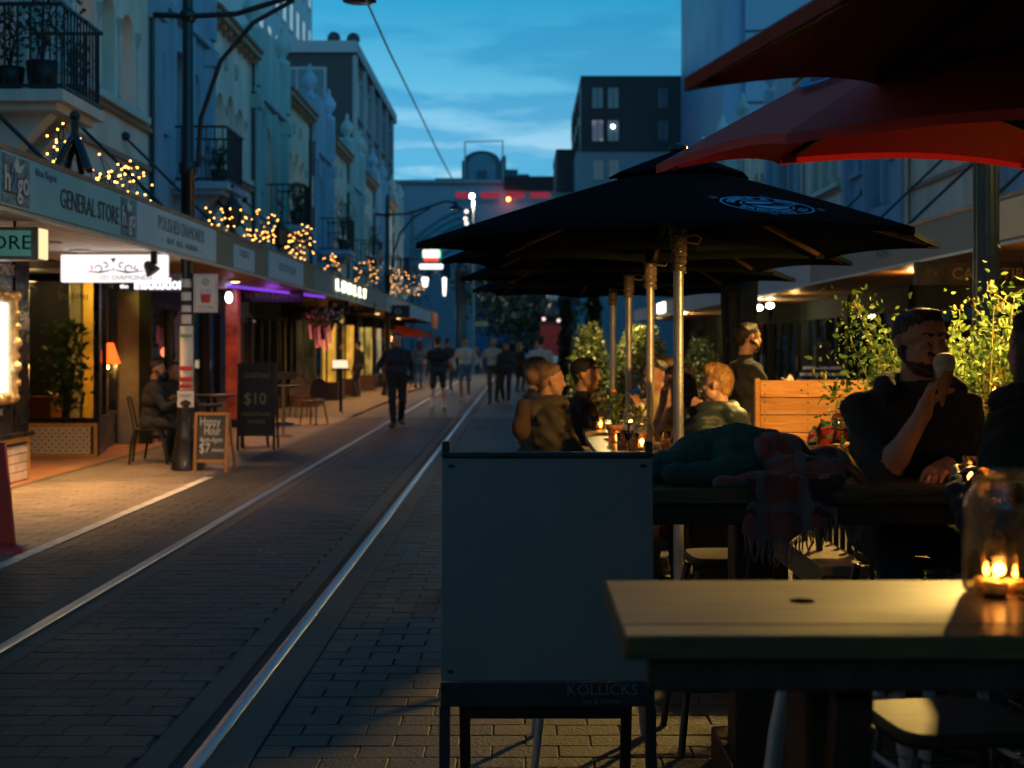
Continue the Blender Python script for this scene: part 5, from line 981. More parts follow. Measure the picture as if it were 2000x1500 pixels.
MB().add([(p.x-.28, p.y-.05, .06), (p.x+.19, p.y-.05, .06), (p.x+.06, p.y+.12, .80), (p.x-.28, p.y+.12, .80), (p.x-.28, p.y, .06), (p.x+.19, p.y, .06), (p.x+.06, p.y+.16, .80), (p.x-.28, p.y+.16, .80)], [(0, 1, 2, 3), (7, 6, 5, 4), (1, 5, 6, 2), (3, 2, 6, 7), (0, 4, 5, 1), (0, 3, 7, 4)]).build('board', mr_, t, bevel=.008)
MB().lathe([(.24, 0), (.23, .03), (.14, .07), (.1, .08)], (0, 0, 0), 16, 0, T((p.x+.02, p.y, 0)) @ Matrix.Diagonal((1, .6, 1, 1))).build('foot', mr_, t)
panel('picture_print', ellipse(-.03, .42, .10, .14), [], .003, T((p.x, p.y-.0, 0)) @ frame((0, .02, 0), 'cam') @ R(-.22, 'X'), M_blk, t)
# ---- umbrellas
M_blkc = matte('black umbrella canvas', (.010, .014, .017)); M_pole = mat('brushed aluminium pole', (.45, .45, .46), .38, .6, var=.1); M_wrib = wood('umbrella timber rib', (.10, .055, .025), (.2, .11, .05), (6, 6, 6), .5); M_rope = mat('grey rope', (.22, .17, .14), .9, bump=.6, bscale=120)
def cloth_red(name, c0, c1, f):
    m, nt, b = nodes(name); L = nt.links.new; b.inputs['Base Color'].default_value = (*c0, 1); b.inputs['Roughness'].default_value = .8
    tr = N(nt, 'ShaderNodeBsdfTranslucent'); tr.inputs[0].default_value = (*c1, 1); mi = N(nt, 'ShaderNodeMixShader', i_0=f); L(b.outputs[0], mi.inputs[1]); L(tr.outputs[0], mi.inputs[2]); L(mi.outputs[0], nt.nodes['Material Output'].inputs[0])
    n = N(nt, 'ShaderNodeTexNoise', i_Scale=4.0); bp = N(nt, 'ShaderNodeBump', i_Strength=.25, i_Distance=.03); L(n.outputs[0], bp.inputs['Height']); L(bp.outputs[0], b.inputs['Normal']); return m
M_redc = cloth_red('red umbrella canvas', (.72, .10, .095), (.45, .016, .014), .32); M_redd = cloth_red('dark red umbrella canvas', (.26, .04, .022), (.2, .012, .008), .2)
def umbrella(label, c, R_, zr, za, fab, rot=0, n=8, vz=None, b=(0, 0), vent=True, rope=True, sag=.0, bow=.05, group=None, hub=2.16, ribm=M_wrib, pr=.027):
    t = thing('patio_umbrella', label, 'umbrella', (c[0], c[1], 0), group=group)
    ang = [rot+2*pi*i/n for i in range(n)]; vx = [Vector((c[0]+R_*cos(a), c[1]+R_*sin(a), (vz[i] if vz and vz.get(i) else zr+b[0]*R_*cos(a)+b[1]*R_*sin(a)))) for i, a in enumerate(ang)]
    ap = Vector((c[0], c[1], za)); nr, nt_ = 8, 8
    def pt(i, s, tt):
        A, B = vx[i], vx[(i+1) % n]; rim = A.lerp(B, tt); rim = ap.lerp(rim, 1-bow*4*tt*(1-tt)); q = ap.lerp(rim, s); q.z -= sag*4*tt*(1-tt)*s*s; q.z += .05*R_*(s*s-s)*-.6 if not sag else -.035*R_*sin(pi*s); return q
    for i in range(n):
        mb = MB(); top = [[pt(i, .02+.98*r/nr, k/nt_) for k in range(nt_+1)] for r in range(nr+1)]
        vs = [q for r in top for q in r]; w = nt_+1; f = [(r*w+k, (r+1)*w+k, (r+1)*w+k+1, r*w+k+1) for r in range(nr) for k in range(nt_)]
        mb.add(vs, f, 0, True); lo_ = [q-Vector((0, 0, .004)) for q in vs]; mb.add(lo_, [x[::-1] for x in f], 0, True); hem = [(top[nr][k], top[nr][k+1]) for k in range(nt_)]
        for (a_, b_) in hem: mb.add([a_, b_, b_-Vector((0, 0, .03)), a_-Vector((0, 0, .03))], [(0, 3, 2, 1), (0, 1, 2, 3)] if False else [(0, 3, 2, 1)])
        mb.build('canopy_panel', fab, t)
    for i in range(n):
        e_ = vx[i]; hb = Vector((c[0], c[1], za-.07)); rb = MB().bar(hb, ap.lerp(e_, .99)-Vector((0, 0, .022)), .022, .022).build('rib', ribm, t)
        mid = ap.lerp(e_, .52)-Vector((0, 0, .035)); MB().bar((c[0], c[1], hub), mid, .016, .02).build('strut', ribm, rb); MB().cbox(ap.lerp(e_, .965)-Vector((0, 0, .03)), (.05, .05, .03)).build('rib_pocket', fab, rb)
    MB().tube([(c[0], c[1], 0), (c[0], c[1], za-.02)], pr, 16).build('pole', M_pole, t); MB().lathe([(pr+.002, -.06), (.05, -.05), (.05, .03), (pr+.002, .04)], (c[0], c[1], hub), 12).lathe([(.0, .02), (.045, .02), (.045, -.06), (pr+.002, -.07)], (c[0], c[1], za-.05), 12).build('hub', M_darkmetal, t)
    MB().lathe([(.28, 0), (.28, .05), (.06, .07), (.045, .22)], (c[0], c[1], 0), 20).build('base', M_darkmetal, t)
    if vent:
        for i in range(n):
            mb = MB(); A = ap.lerp(vx[i], .27); B = ap.lerp(vx[(i+1) % n], .27); off = Vector((0, 0, .05)); mb.add([ap+Vector((0, 0, .07)), A+off-Vector((0, 0, .02)), (A+B)/2+off-Vector((0, 0, .0)), B+off-Vector((0, 0, .02))], [(0, 1, 2), (0, 2, 3)]); mb.add([ap+Vector((0, 0, .064)), A+off-Vector((0, 0, .026)), (A+B)/2+off-Vector((0, 0, .006)), B+off-Vector((0, 0, .026))], [(2, 1, 0), (3, 2, 0)]); mb.build('vent_panel', fab, t)
        MB().lathe([(.05, .065), (.05, .085), (.02, .095), (.0, .105)], tuple(ap), 10).build('finial', M_darkmetal, t)
    if rope:
        z0 = hub-.25; pts = [(c[0]+(pr+.012+.003*sin(i*.7))*cos(i*.75), c[1]+(pr+.012+.003*sin(i*.7))*sin(i*.75), z0+.0013*i+.004*sin(i*.21)) for i in range(150)]; mb = MB(); mb.tube(pts, .0065, 5)
        for k in range(4): a = k*1.6; mb.tube([(c[0]+.04*cos(a+j*.4), c[1]+.04*sin(a+j*.4), z0+.05+.035*j) for j in range(8)], .006, 5)
        mb.tube([(c[0]+.04, c[1]-.02, hub-.06), (c[0]+.09, c[1]-.03, hub-.05), (c[0]+.12, c[1]-.03, hub-.07), (c[0]+.1, c[1]-.03, hub-.1), (c[0]+.04, c[1]-.03, hub-.09)], .006, 5); mb.build('rope', M_rope, t)
    return t, vx, ap
UG = 'black market umbrellas over the tables'
U1, vx1, ap1 = umbrella('nearest black market umbrella with blue brewery logo', (.848, 7.6), 1.40, 2.07, 2.50, M_blkc, 0, group=UG, bow=.04)
umbrella('second black umbrella behind the one with the logo', (.89, 9.7), 1.42, 2.10, 2.62, M_blkc, .1, group=UG, rope=True); umbrella('third black umbrella in the row, mostly hidden', (.905, 11.8), 1.40, 2.08, 2.6, M_blkc, .05, group=UG); umbrella('farthest black umbrella on a yellow lit pole', (.917, 14.0), 1.40, 2.06, 2.58, M_blkc, .2, group=UG)
# logo decal on the front right panel (between vertices at -90 and -45 degrees)
Va, Vb = vx1[6], vx1[7]; nrm = (Va-ap1).cross(Vb-ap1).normalized(); nrm = nrm if nrm.z > 0 else -nrm
cam_o = Vector((0, 0, H)); d_ = Vector(((1497-1015)/F, 1, (675-411)/F)); lam = (ap1-cam_o).dot(nrm)/d_.dot(nrm); lc = cam_o+d_*lam
ex = (Vb-Va).normalized(); ey = nrm.cross(ex).normalized(); ey = ey if ey.z > 0 else -ey
ML = Matrix(((ex.x, ey.x, nrm.x, lc.x), (ex.y, ey.y, nrm.y, lc.y), (ex.z, ey.z, nrm.z, lc.z), (0, 0, 0, 1))) @ T((0, 0, .026))
M_logo = matte('blue printed logo ink', (.07, .42, .80), .12, 4, 0)
LA, LBb = .235, .17
panel('logo_ring', ellipse(0, 0, LA, LBb, 48), [ellipse(0, 0, LA-.010, LBb-.008, 48)], .002, ML, M_logo, U1); panel('logo_ring', ellipse(0, 0, LA*.58, LBb*.58, 40), [ellipse(0, 0, LA*.58-.007, LBb*.58-.006, 40)], .002, ML, M_logo, U1)
def arc_text(s, a, b, start, end, size, flip=False):
    n = len(s)
    for i, ch in enumerate(s):
        if ch == ' ': continue
        th = start+(end-start)*i/(n-1); p_ = Vector((a*cos(th), b*sin(th), .0)); tg = math.atan2(b*cos(th), -a*sin(th)); rot = tg+pi if not flip else tg
        text('logo_letter', ch, size, ML @ T(p_) @ R(rot, 'Z'), M_logo, U1, .001, bold=.0016)
arc_text('CASSELS & SONS', LA*.765, LBb*.765, radians(162), radians(18), .056); arc_text('BREWING CO.', LA*.775, LBb*.775, radians(208), radians(340), .056, True)
# scene in the medallion: hill, river and reeds
mb = MB(); a_, b_ = LA*.53, LBb*.53
mb.add([(-a_*.9, b_*.25, 0), (-a_*.6, b_*.62, 0), (a_*.1, b_*.75, 0), (a_*.55, b_*.55, 0), (a_*.25, b_*.35, 0), (-a_*.2, b_*.2, 0)], [(5, 4, 3, 2, 1, 0)], 0, False, ML); mb.add([(-a_*.75, -b_*.1, 0), (a_*.2, -b_*.3, 0), (a_*.85, -b_*.2, 0), (a_*.7, -b_*.6, 0), (0, -b_*.9, 0), (-a_*.55, -b_*.6, 0)], [(5, 4, 3, 2, 1, 0)], 0, False, ML)
for k in range(9): x_ = a_*(.2+.08*k); mb.add([(x_-.003, -b_*.15, 0), (x_+.003, -b_*.15, 0), (x_+.01*(k-4)/4, b_*(.12+.05*(k % 3)), 0)], [(0, 1, 2)], 0, False, ML)
mb.build('logo_picture', M_logo, U1)
for (x_, y_, r_) in ((-LA*.86, LBb*.62, 2.4), (LA*.3, LBb*1.02, .3), (LA*1.02, -LBb*.25, -.4), (-LA*.25, -LBb*1.04, 3.4)):
    mb = MB()
    for k in range(5): a = r_+(k-2)*.45; mb.add([(x_, y_, 0), (x_+.03*cos(a)-.006*sin(a), y_+.03*sin(a)+.006*cos(a), 0), (x_+.055*cos(a), y_+.055*sin(a), 0), (x_+.03*cos(a)+.006*sin(a), y_+.03*sin(a)-.006*cos(a), 0)], [(3, 2, 1, 0)], 0, False, ML)
    mb.build('logo_leaf', matte('dark blue printed ink', (.04, .13, .28), .1, 4, 0), U1)
M_dkrib = mat('dark umbrella rib', (.02, .012, .01), .5)
U5, vx5, ap5 = umbrella('red patio umbrella showing blue logo, lower of the two red ones', (2.01, 4.88), 1.54, 2.16, 2.95, M_redc, radians(-10), b=(0, .05), vz={3: 2.33, 2: 2.34}, vent=False, rope=False, sag=.0, bow=.05, ribm=M_dkrib, group='red patio umbrellas')
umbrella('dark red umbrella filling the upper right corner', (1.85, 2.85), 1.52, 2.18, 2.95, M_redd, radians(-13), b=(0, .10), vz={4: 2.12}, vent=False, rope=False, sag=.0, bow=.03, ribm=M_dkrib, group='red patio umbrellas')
# blue printed logo on the red umbrella's left panel (vertices 4 and 5)
Va, Vb = vx5[4], vx5[5]; nrm = (Va-ap5).cross(Vb-ap5).normalized(); nrm = nrm if nrm.z > 0 else -nrm; mid = (Va+Vb)/2; lc = ap5.lerp(mid, .60); ey = (ap5-mid).normalized(); ex = ey.cross(nrm).normalized()
ML = Matrix(((ex.x, ey.x, nrm.x, lc.x), (ex.y, ey.y, nrm.y, lc.y), (ex.z, ey.z, nrm.z, lc.z), (0, 0, 0, 1))) @ T((0, 0, .03)); LA, LBb = .34, .24
panel('logo_ring', ellipse(0, 0, LA, LBb, 48), [ellipse(0, 0, LA-.05, LBb-.035, 48)], .002, ML, M_logo, U5)
def arc2(s, a, b, st, en, size, fl):
    for i, ch in enumerate(s):
        if ch == ' ': continue
        th = st+(en-st)*i/(len(s)-1); tg = math.atan2(b*cos(th), -a*sin(th)); text('logo_letter', ch, size, ML @ T((a*cos(th), b*sin(th), .001)) @ R(tg+(0 if fl else pi), 'Z'), M_logo, U5, .001, bold=.002)
arc2('CASSELS & SONS', LA*.66, LBb*.66, radians(165), radians(15), .075, False); arc2('BREWING CO.', LA*.68, LBb*.68, radians(205), radians(335), .075, True)
# heat lamp hung under the rim of the lower red umbrella, right of the picture
hq = Vector((2.6, 6.05, 2.10)); t = thing('heat_lamp', 'orange heat lamp hung under the lower red umbrella', 'heat lamp', tuple(hq)); MB().lathe([(.13, -.03), (.12, .02), (.05, .08), (.0, .09)], tuple(hq), 14).build('reflector', M_darkmetal, t); MB().lathe([(.0, -.012), (.11, -.012), (.11, -.026), (.0, -.026)], tuple(hq), 14).build('element', emit('heat lamp glow', (1, .4, .08), 14), t); MB().tube([hq+Vector((0, 0, .09)), hq+Vector((0, 0, .2))], .01, 6).build('hook', M_darkmetal, t)
so_ = lamp('heat_light', tuple(hq-Vector((0, 0, .06))), 950, (1, .50, .12), .09, t, 'SPOT', spot=radians(76)); so_.rotation_euler = (Vector((1.5, 8.6, .9))-hq).to_track_quat('-Z', 'Y').to_euler()
# folded umbrella (dark) behind
q = G(1447, 960); q = Vector((2.1, 13.6, 0)); t = thing('folded_umbrella', 'tall folded dark green umbrella behind the standing man', 'umbrella', q); MB().tube([q, q+Vector((0, 0, 2.75))], .03, 10).build('pole', M_darkmetal, t); MB().lathe([(.3, 0), (.3, .06), (.05, .1)], tuple(q), 16).build('base', M_darkmetal, t)
mb = MB(); n = 40; prof = [(.8, .17), (1.1, .15), (1.5, .13), (1.9, .145), (2.3, .155), (2.5, .12), (2.7, .03)]; vs = [(q.x+r*(1+.22*cos(8*2*pi*j/n))*cos(2*pi*j/n), q.y+r*(1+.22*cos(8*2*pi*j/n))*sin(2*pi*j/n), z) for z, r in prof for j in range(n)]; mb.add(vs, [(i*n+j, i*n+(j+1) % n, (i+1)*n+(j+1) % n, (i+1)*n+j) for i in range(len(prof)-1) for j in range(n)], 0, True); mb.build('folded_canopy', mat('dark green canvas', (.012, .02, .016), .85), t); MB().lathe([(.14, 1.55), (.142, 1.6)], tuple(q), 20).build('tie_band', M_blk, t)
# ---- candle jars, glasses, pots
M_jar = glass_mat('jar glass'); M_wax = mat('candle wax', (.75, .5, .25), .5); M_flame = emit('candle flame', (1, .33, .05), 24); M_amb = glass_mat('amber stained jar glass', (1, .84, .55), .05)
def jar(label, c, r, h, power=3, flames=1, lid=False, m=None, fl=.02):
    t = thing('candle_jar', label, 'candle jar', c); m = m or M_jar; w = max(.003, r*.05)
    pr_ = [(r*.85, 0), (r*.97, h*.03), (r, h*.08), (r, h*.68), (r*.93, h*.77), (r*.72, h*.86), (r*.72, h*.99), (r*.75, h)]; inn = [(q[0]-w, max(q[1], w)) for q in pr_[::-1]]
    MB().lathe(pr_+inn+[(.0, w)], tuple(c), 28).build('glass', m, t); MB().lathe([(r*.74, h*.9), (r*.77, h*.905), (r*.77, h*.93), (r*.74, h*.935)], tuple(c), 28).build('screw_rim', m, t)
    c = Vector(c)
    for k in range(flames):
        o = Vector((0, 0, 0)) if flames == 1 else Vector((cos(k*2.1)*r*.45, sin(k*2.1)*r*.45, 0)); b = c+o
        MB().lathe([(.0, w+.001), (r*.34, w+.001), (r*.34, h*.10), (r*.3, h*.11), (.0, h*.105)], tuple(b), 14).build('candle', M_wax, t); MB().lathe([(.0, h*.12), (fl*.45, h*.12+fl*.6), (fl*.38, h*.12+fl*1.2), (.0, h*.12+fl*2.6)], tuple(b), 10).build('flame', M_flame, t)
    lamp('candle_light', tuple(c+Vector((0, 0, h*.12+fl*1.5))), power, CANDLE, .012, t); return t
jar('large glass candle jar glowing on the near table at the right edge', (.91, 2.70, 1.051), .068, .235, 3.5, 3, fl=.011, m=M_amb)
jar('glowing candle jar on the ledge behind the ice cream eater', tuple(P(1943, 789, 6.6)), .056, .205, 2.5, 1, fl=.022, m=M_amb)
jar('big round glass jar with candle on the slatted table', (.70, 8.15, .921), .072, .19, 2.5, 1, fl=.018); jar('small candle glass in front of the ice cream eater', (1.50, 4.74, 1.051), .034, .10, 4.5, 1, fl=.018, m=M_amb); jar('small glowing candle glass between the herb pots', (.60, 8.75, .921), .036, .08, 4, 1, fl=.02, m=M_amb); jar('glass jar farther back on the second slatted table', (.80, 10.25, .921), .06, .17, 3, 1, fl=.02); jar('candle glass near the cap wearing diner', (.58, 10.2, .921), .035, .09, 4, 1, fl=.02, m=M_amb)
M_water = glass_mat('clear tumbler glass')
def tumbler(label, c, r=.034, h=.105):
    t = thing('tumbler', label, 'glass', c, group='drinking glasses on the tables'); MB().lathe([(r*.8, 0), (r, h), (r-.003, h), (r*.8-.003, .008), (.0, .008)], tuple(c), 16).build('glass', M_water, t); MB().lathe([(.0, .0085), (r*.77, .0085), (r*.87, h*.6), (.0, h*.6)], tuple(c), 14).build('drink', mat('amber drink', (.3, .14, .04), .1), t)
for k, (x, y, lab) in enumerate(((.58, 8.05, 'empty tumbler at the near left corner of the slatted table'), (.64, 8.02, 'tumbler beside the big jar, left of it'), (.84, 8.2, 'tumbler right of the big glass jar'), (.93, 8.3, 'tumbler at the elbow of the woman in yellow'), (.62, 8.28, 'tumbler behind the big jar among the glasses'), (.72, 9.1, 'tumbler between the herb pots and the white jacket diner'), (.52, 10.05, 'tumbler in front of the cap wearing diner'))): tumbler(lab, (x, y, .921))
M_tpot = mat('terracotta pot', (.42, .17, .07), .7, var=.2, bump=.2); LM_h = leafm('herb leaf', (.10, .16, .04), .4)
def herb(label, c, r=.05, h=.085, lh=.14, n=260, flower=False):
    t = thing('herb_pot', label, 'potted plant', c); MB().lathe([(r*1.25, 0), (r*1.3, .012), (r*.75, .012), (r*.72, .013), (r*.95, h*.75), (r*1.08, h*.76), (r*1.08, h), (r*.95, h), (r*.9, h*.85), (.0, h*.85)], tuple(c), 20).build('pot', M_tpot, t); c = Vector(c); mb = MB(); st = MB()
    for k in range(14): a = k*2.4; e_ = c+Vector((cos(a)*r*1.1*random.random(), sin(a)*r*1.1*random.random(), h+lh*random.uniform(.6, 1))); st.tube([c+Vector((cos(a)*r*.4, sin(a)*r*.4, h*.8)), e_], .0016, 4)
    st.build('stem', mat('herb stem', (.08, .1, .03), .6), t); foliage(mb, [c+Vector((rng.normal()*r*.62, rng.normal()*r*.62, h+lh*random.random())) for _ in range(n)], .022); tag(mb.build('leaves', LM_h, t), kind='stuff')
    if flower: MB().ball(c+Vector((-.01, 0, h+lh*1.05)), .022, 8, 0, None, (1, 1, .7)).build('flower', mat('orange flower', (.7, .16, .03), .6), t)
herb('bushy herb in terracotta pot, nearer of two on the slatted table', (.715, 8.55, .921)); herb('taller herb with orange flower in terracotta pot', (.60, 9.0, .921), .05, .10, .2, 320, True)
t = thing('napkin_box', 'pale napkin box beside the large candle jar', 'napkin box', (1.0, 2.52, 1.051)); MB().box(.945, 1.06, 2.47, 2.57, 1.0515, 1.125).build('box', mat('pale card', (.35, .3, .3), .7), t, bevel=.003); MB().box(.955, 1.05, 2.515, 2.525, 1.126, 1.15).build('napkin', M_paper, t)
# ---- high backed bench with orange planks
bY = 8.95; a, b = P(1475, 742, bY), P(1690, 742, bY); t = thing('high_back_bench', 'high backed bench of orange timber planks lit by warm light', 'bench', ((a.x+b.x)/2, bY, 0)); z = a.z; k = 0
while z > .5:
    MB().box(a.x+.03, b.x+.5, bY-.015+random.uniform(-.001, .001), bY+.012, z-.108, z-.003).build('plank', M_bench, t, bevel=.003); z -= .11; k += 1
MB().box(a.x-.005, a.x+.026, bY-.03, bY+.03, 0, a.z+.01).build('end_post', M_bench, t, bevel=.003); MB().box(a.x+.03, b.x+.5, bY-.48, bY-.02, .43, .47).build('seat', M_bench, t, bevel=.004)
for x in (a.x+.06, b.x+.44): MB().box(x-.03, x+.03, bY-.45, bY-.39, 0, .428).build('leg', M_bench, t)
for j in range(8):
    for x in (a.x+.06, a.x+.33): MB().ball((x, bY-.018, a.z-.03-.055*j), .006, 6).build('screw', M_steel, t)
# ---- low bench
t = thing('low_bench', 'low pale timber bench running away beside the fence', 'bench', (1.58, 7.75, 0)); M_lb = wood('weathered bench timber', (.16, .13, .085), (.30, .25, .17), (14, 1.2, 14), .5, coat=.2)
MB().box(1.455, 1.70, 6.9, 8.65, .40, .45).build('seat', M_lb, t, bevel=.004); MB().box(1.47, 1.685, 6.93, 8.6, .30, .398).build('apron', M_lb, t)
for y in (7.2, 8.3): MB().box(1.48, 1.56, y-.04, y+.04, 0, .298).build('leg', M_leg, t); MB().box(1.60, 1.68, y-.04, y+.04, 0, .298).build('leg', M_leg, t)
# ---- planter with white roses, dark fence round it
LM_r = leafm('rose leaf', (.10, .19, .045), .42, .6); LM_r2 = leafm('rose bud and sepal', (.20, .24, .05), .4, .4); M_rst = mat('rose stem', (.16, .17, .04), .6); M_petal = leafm('white rose petal', (.70, .62, .48), .4, .15)
t = thing('planter_fence', 'low dark picket fence round the rose bed', 'fence', (2.5, 7.2, 0)); 
for i in range(17):
    MB().box(1.78+.1*i, 1.81+.1*i, 6.42, 6.44, .02, .62).build('picket', M_darkmetal, t)
for i in range(14): MB().box(1.76, 1.78, 6.5+.16*i, 6.53+.16*i, .02, .62).build('picket', M_darkmetal, t)
for z in (.1, .55): MB().box(1.765, 3.5, 6.441, 6.46, z, z+.03).build('rail', M_darkmetal, t); MB().box(1.781, 1.80, 6.46, 8.75, z, z+.03).build('rail', M_darkmetal, t)
tag(MB().box(1.82, 3.6, 6.5, 8.7, .0, .12).build('soil', mat('garden soil', (.03, .025, .015), .95, bump=.8)), kind='structure')
mb = MB(); foliage(mb, [(random.uniform(1.84, 3.5), random.uniform(6.52, 8.6), random.uniform(.12, .3)) for _ in range(1500)], .07, up=1); tag(mb.build('ground_cover', LM_h), 'low green ground cover under the roses', 'plants', kind='stuff')
def rose(label, c, spread, top, nst, seed, fl):
    random.seed(seed); t = thing('rose_bush', label, 'rose bush', c, group='white rose bushes behind the diners'); c = Vector(c); st = MB(); lf = MB(); bd = MB(); tips = []
    for k in range(nst):
        a = random.uniform(0, 2*pi); rr = spread*math.sqrt(random.random()); hz = top*random.uniform(.62, 1.0)
        p0 = c+Vector((random.uniform(-.12, .12), random.uniform(-.12, .12), .1)); p1 = c+Vector((cos(a)*rr*.45, sin(a)*rr*.4, hz*.5)); p2 = c+Vector((cos(a)*rr, sin(a)*rr*.7, hz)); st.tube([p0, p1, p2], [.007, .005, .0025], 5)
        for j in range(430):
            f = random.random()**.6; q = p0.lerp(p1, f*2) if f < .5 else p1.lerp(p2, f*2-1); q = q+Vector(rng.normal(size=3))*.08; foliage(lf, [q], random.choice((.024, .032, .042)), up=.2)
        for b_ in range(4):
            f = random.uniform(.3, 1); q = p1.lerp(p2, f); e_ = q+Vector((random.uniform(-.14, .14), random.uniform(-.1, .1), random.uniform(.05, .17))); st.tube([q, (q+e_)/2+Vector((0, 0, .01)), e_], .0022, 4); foliage(lf, [q.lerp(e_, random.random())+Vector(rng.normal(size=3))*.02 for _ in range(5)], .045)
            for s in range(3): w = e_+Vector((random.uniform(-.035, .035), random.uniform(-.03, .03), random.uniform(0, .045))); st.tube([e_, w], .0014, 4); bd.ball(w, random.uniform(.007, .012), 6, 0, None, (1, 1, 1.7)); foliage(bd, [w]*2, .02, up=1)
            tips.append(e_)
    st.build('stem', M_rst, t); tag(lf.build('leaves', LM_r, t), kind='stuff'); tag(bd.build('buds', LM_r2, t), kind='stuff')
    for p_ in random.sample(tips, fl):
        f = MB(); r = random.uniform(.028, .042)
        for ring in range(3):
            for j in range(6-ring): a = j*2*pi/(6-ring)+ring; o = Vector((cos(a), sin(a), 0))*r*(.85-.28*ring); s_ = Vector((-sin(a), cos(a), 0))*r*.7; up = Vector((0, 0, r*(.6+.35*ring))); b0 = p_+o*.3; f.add([b0, p_+o*1.1+s_+up*.4, p_+o+up, p_+o*1.1-s_+up*.4], [(0, 1, 2), (0, 2, 3)])
        f.build('flower', M_petal, t)
rose('tall loose white rose bush left of the seated man', (2.2, 6.95, 0), .74, 1.78, 30, 11, 13); rose('white rose bush directly behind the seated man', (2.42, 7.25, 0), .6, 1.52, 26, 12, 9); rose('white rose bush right of the seated man near the candle jar', (2.66, 7.1, 0), .6, 1.64, 28, 13, 11); rose('white rose bush at the right edge of the picture', (3.0, 7.6, 0), .5, 1.75, 16, 14, 7)
q = P(1943, 789, 6.6); t = thing('fence_ledge', 'timber ledge carrying the candle jar beside the roses', 'ledge', (q.x, q.y, 0)); MB().box(q.x-.35, q.x+.6, q.y-.08, q.y+.1, q.z-.045, q.z-.002).build('top', M_tbl, t, bevel=.004); MB().box(q.x-.3, q.x-.24, q.y-.04, q.y+.06, 0, q.z-.047).build('post', M_leg, t); MB().box(q.x+.5, q.x+.56, q.y-.04, q.y+.06, 0, q.z-.047).build('post', M_leg, t)
random.seed(21)
# far flowering planters
def planter(label, u0, u1, vt, Y, n, seed, lm):
    a, b = P(u0, vt, Y), P(u1, vt, Y); t = thing('flower_planter', label, 'planter', ((a.x+b.x)/2, Y, 0)); zb = .95; MB().box(a.x+.05, b.x-.05, Y-.25, Y+.25, 0, zb).build('box', M_leg, t, bevel=.02); lf = MB(); fl = MB()
    pts = []
    while len(pts) < n*2:
        x_, y_, z_ = random.uniform(-1, 1), random.uniform(-1, 1), random.uniform(-.2, 1)
        if .35 < x_*x_+y_*y_+z_*z_ < 1+.25*random.random(): pts.append(((a.x+b.x)/2+x_*(b.x-a.x)*.52, Y+y_*.3, zb+z_*(a.z-zb)))
    foliage(lf, pts, .06); tag(lf.build('leaves', lm, t), kind='stuff')
    for p_ in random.sample(pts, 70): fl.ball(p_, .02, 6)
    tag(fl.build('blossom', mat('cream blossom', (.75, .68, .4), .6), t), kind='stuff')
LM_y = leafm('yellow green leaf', (.17, .20, .045), .4); planter('planter of yellow green flowering shrub behind the far umbrella pole', 1112, 1192, 632, 17.5, 900, 1, LM_y); planter('planter of white flowering shrub between the umbrella poles', 1196, 1310, 636, 16.2, 1400, 2, LM_y); planter('dim planter of pale flowers beyond the blond boy', 1335, 1400, 660, 18.5, 700, 3, LM_y)
q = P(1190, 567, 16.3); t = thing('hanging_bulb', 'bare white bulb hanging beside the farthest umbrella pole', 'lamp', tuple(q)); MB().ball(tuple(q), .05, 8).build('bulb', emit('bare bulb glow', (1, .9, .65), 25), t); MB().tube([q, (q.x, q.y-1.3, 2.2)], .006, 5).build('cord', M_darkmetal, t); lamp('bulb_light', tuple(q-Vector((0, 0, .1))), 80, (1, .72, .26), .06, t)
# small table with bright blanket behind the bench corner
q = P(1620, 868, 7.6); t = thing('side_table', 'small timber topped side table carrying a folded bright blanket', 'table', (q.x, q.y, 0)); MB().box(q.x-.12, q.x+.4, q.y-.2, q.y+.25, q.z-.035, q.z).build('top', M_bench, t, bevel=.004)
for dx in (-.09, .37):
    for dy in (-.17, .22): MB().box(q.x+dx-.015, q.x+dx+.015, q.y+dy-.015, q.y+dy+.015, 0, q.z-.036).build('leg', M_darkmetal, t)
SIDE = q.copy()
# ---- chairs on the left pavement
def metal_chair(label):
    t = thing('cafe_chair', label, 'chair', group='black metal cafe chairs'); m = M_darkmetal
    MB().box(-.19, .19, -.18, .18, .435, .45).build('seat', m, t, False, bevel=.006)
    for sx_ in (-1, 1):
        MB().tube([(sx_*.15, -.15, .44), (sx_*.18, -.19, .3), (sx_*.2, -.22, 0)], [.022, .02, .014], 8).build('leg', m, t, False); MB().tube([(sx_*.15, .15, .44), (sx_*.18, .2, .3), (sx_*.2, .25, 0)], [.022, .02, .014], 8).build('leg', m, t, False)
        MB().tube([(sx_*.17, -.16, .45), (sx_*.18, -.2, .65), (sx_*.17, -.24, .84)], .012, 6).build('back_post', m, t, False)
    MB().tube([(-.17, -.24, .84), (-.1, -.25, .86), (.1, -.25, .86), (.17, -.24, .84)], .014, 6).build('back_rail', m, t, False); MB().bar((0, -.185, .45), (0, -.25, .85), .10, .006, 0, (0, 1, 0)).build('backrest', m, t, False); MB().bar((-.17, -.19, .3), (.17, -.19, .3), .01, .05).bar((-.17, .2, .3), (.17, .2, .3), .01, .05).build('stretcher', m, t, False); return t
c0 = metal_chair('black metal chair of the bearded man under the awning'); p = G(290, 905); c0.location = (p.x, p.y, 0); c0.rotation_euler = (0, 0, -pi/2+.15)
for (u, v, rz, lab) in ((330, 895, 2.6, 'black metal chair behind the happy hour board and lamp post'), (497, 872, pi+.2, 'low black metal chair in front of the tall menu board'), (345, 865, .5, 'black metal chair farthest back at the pavement cafe')):
    p = G(u, v); st_copy(c0, (p.x, p.y, 0), rz, lab)
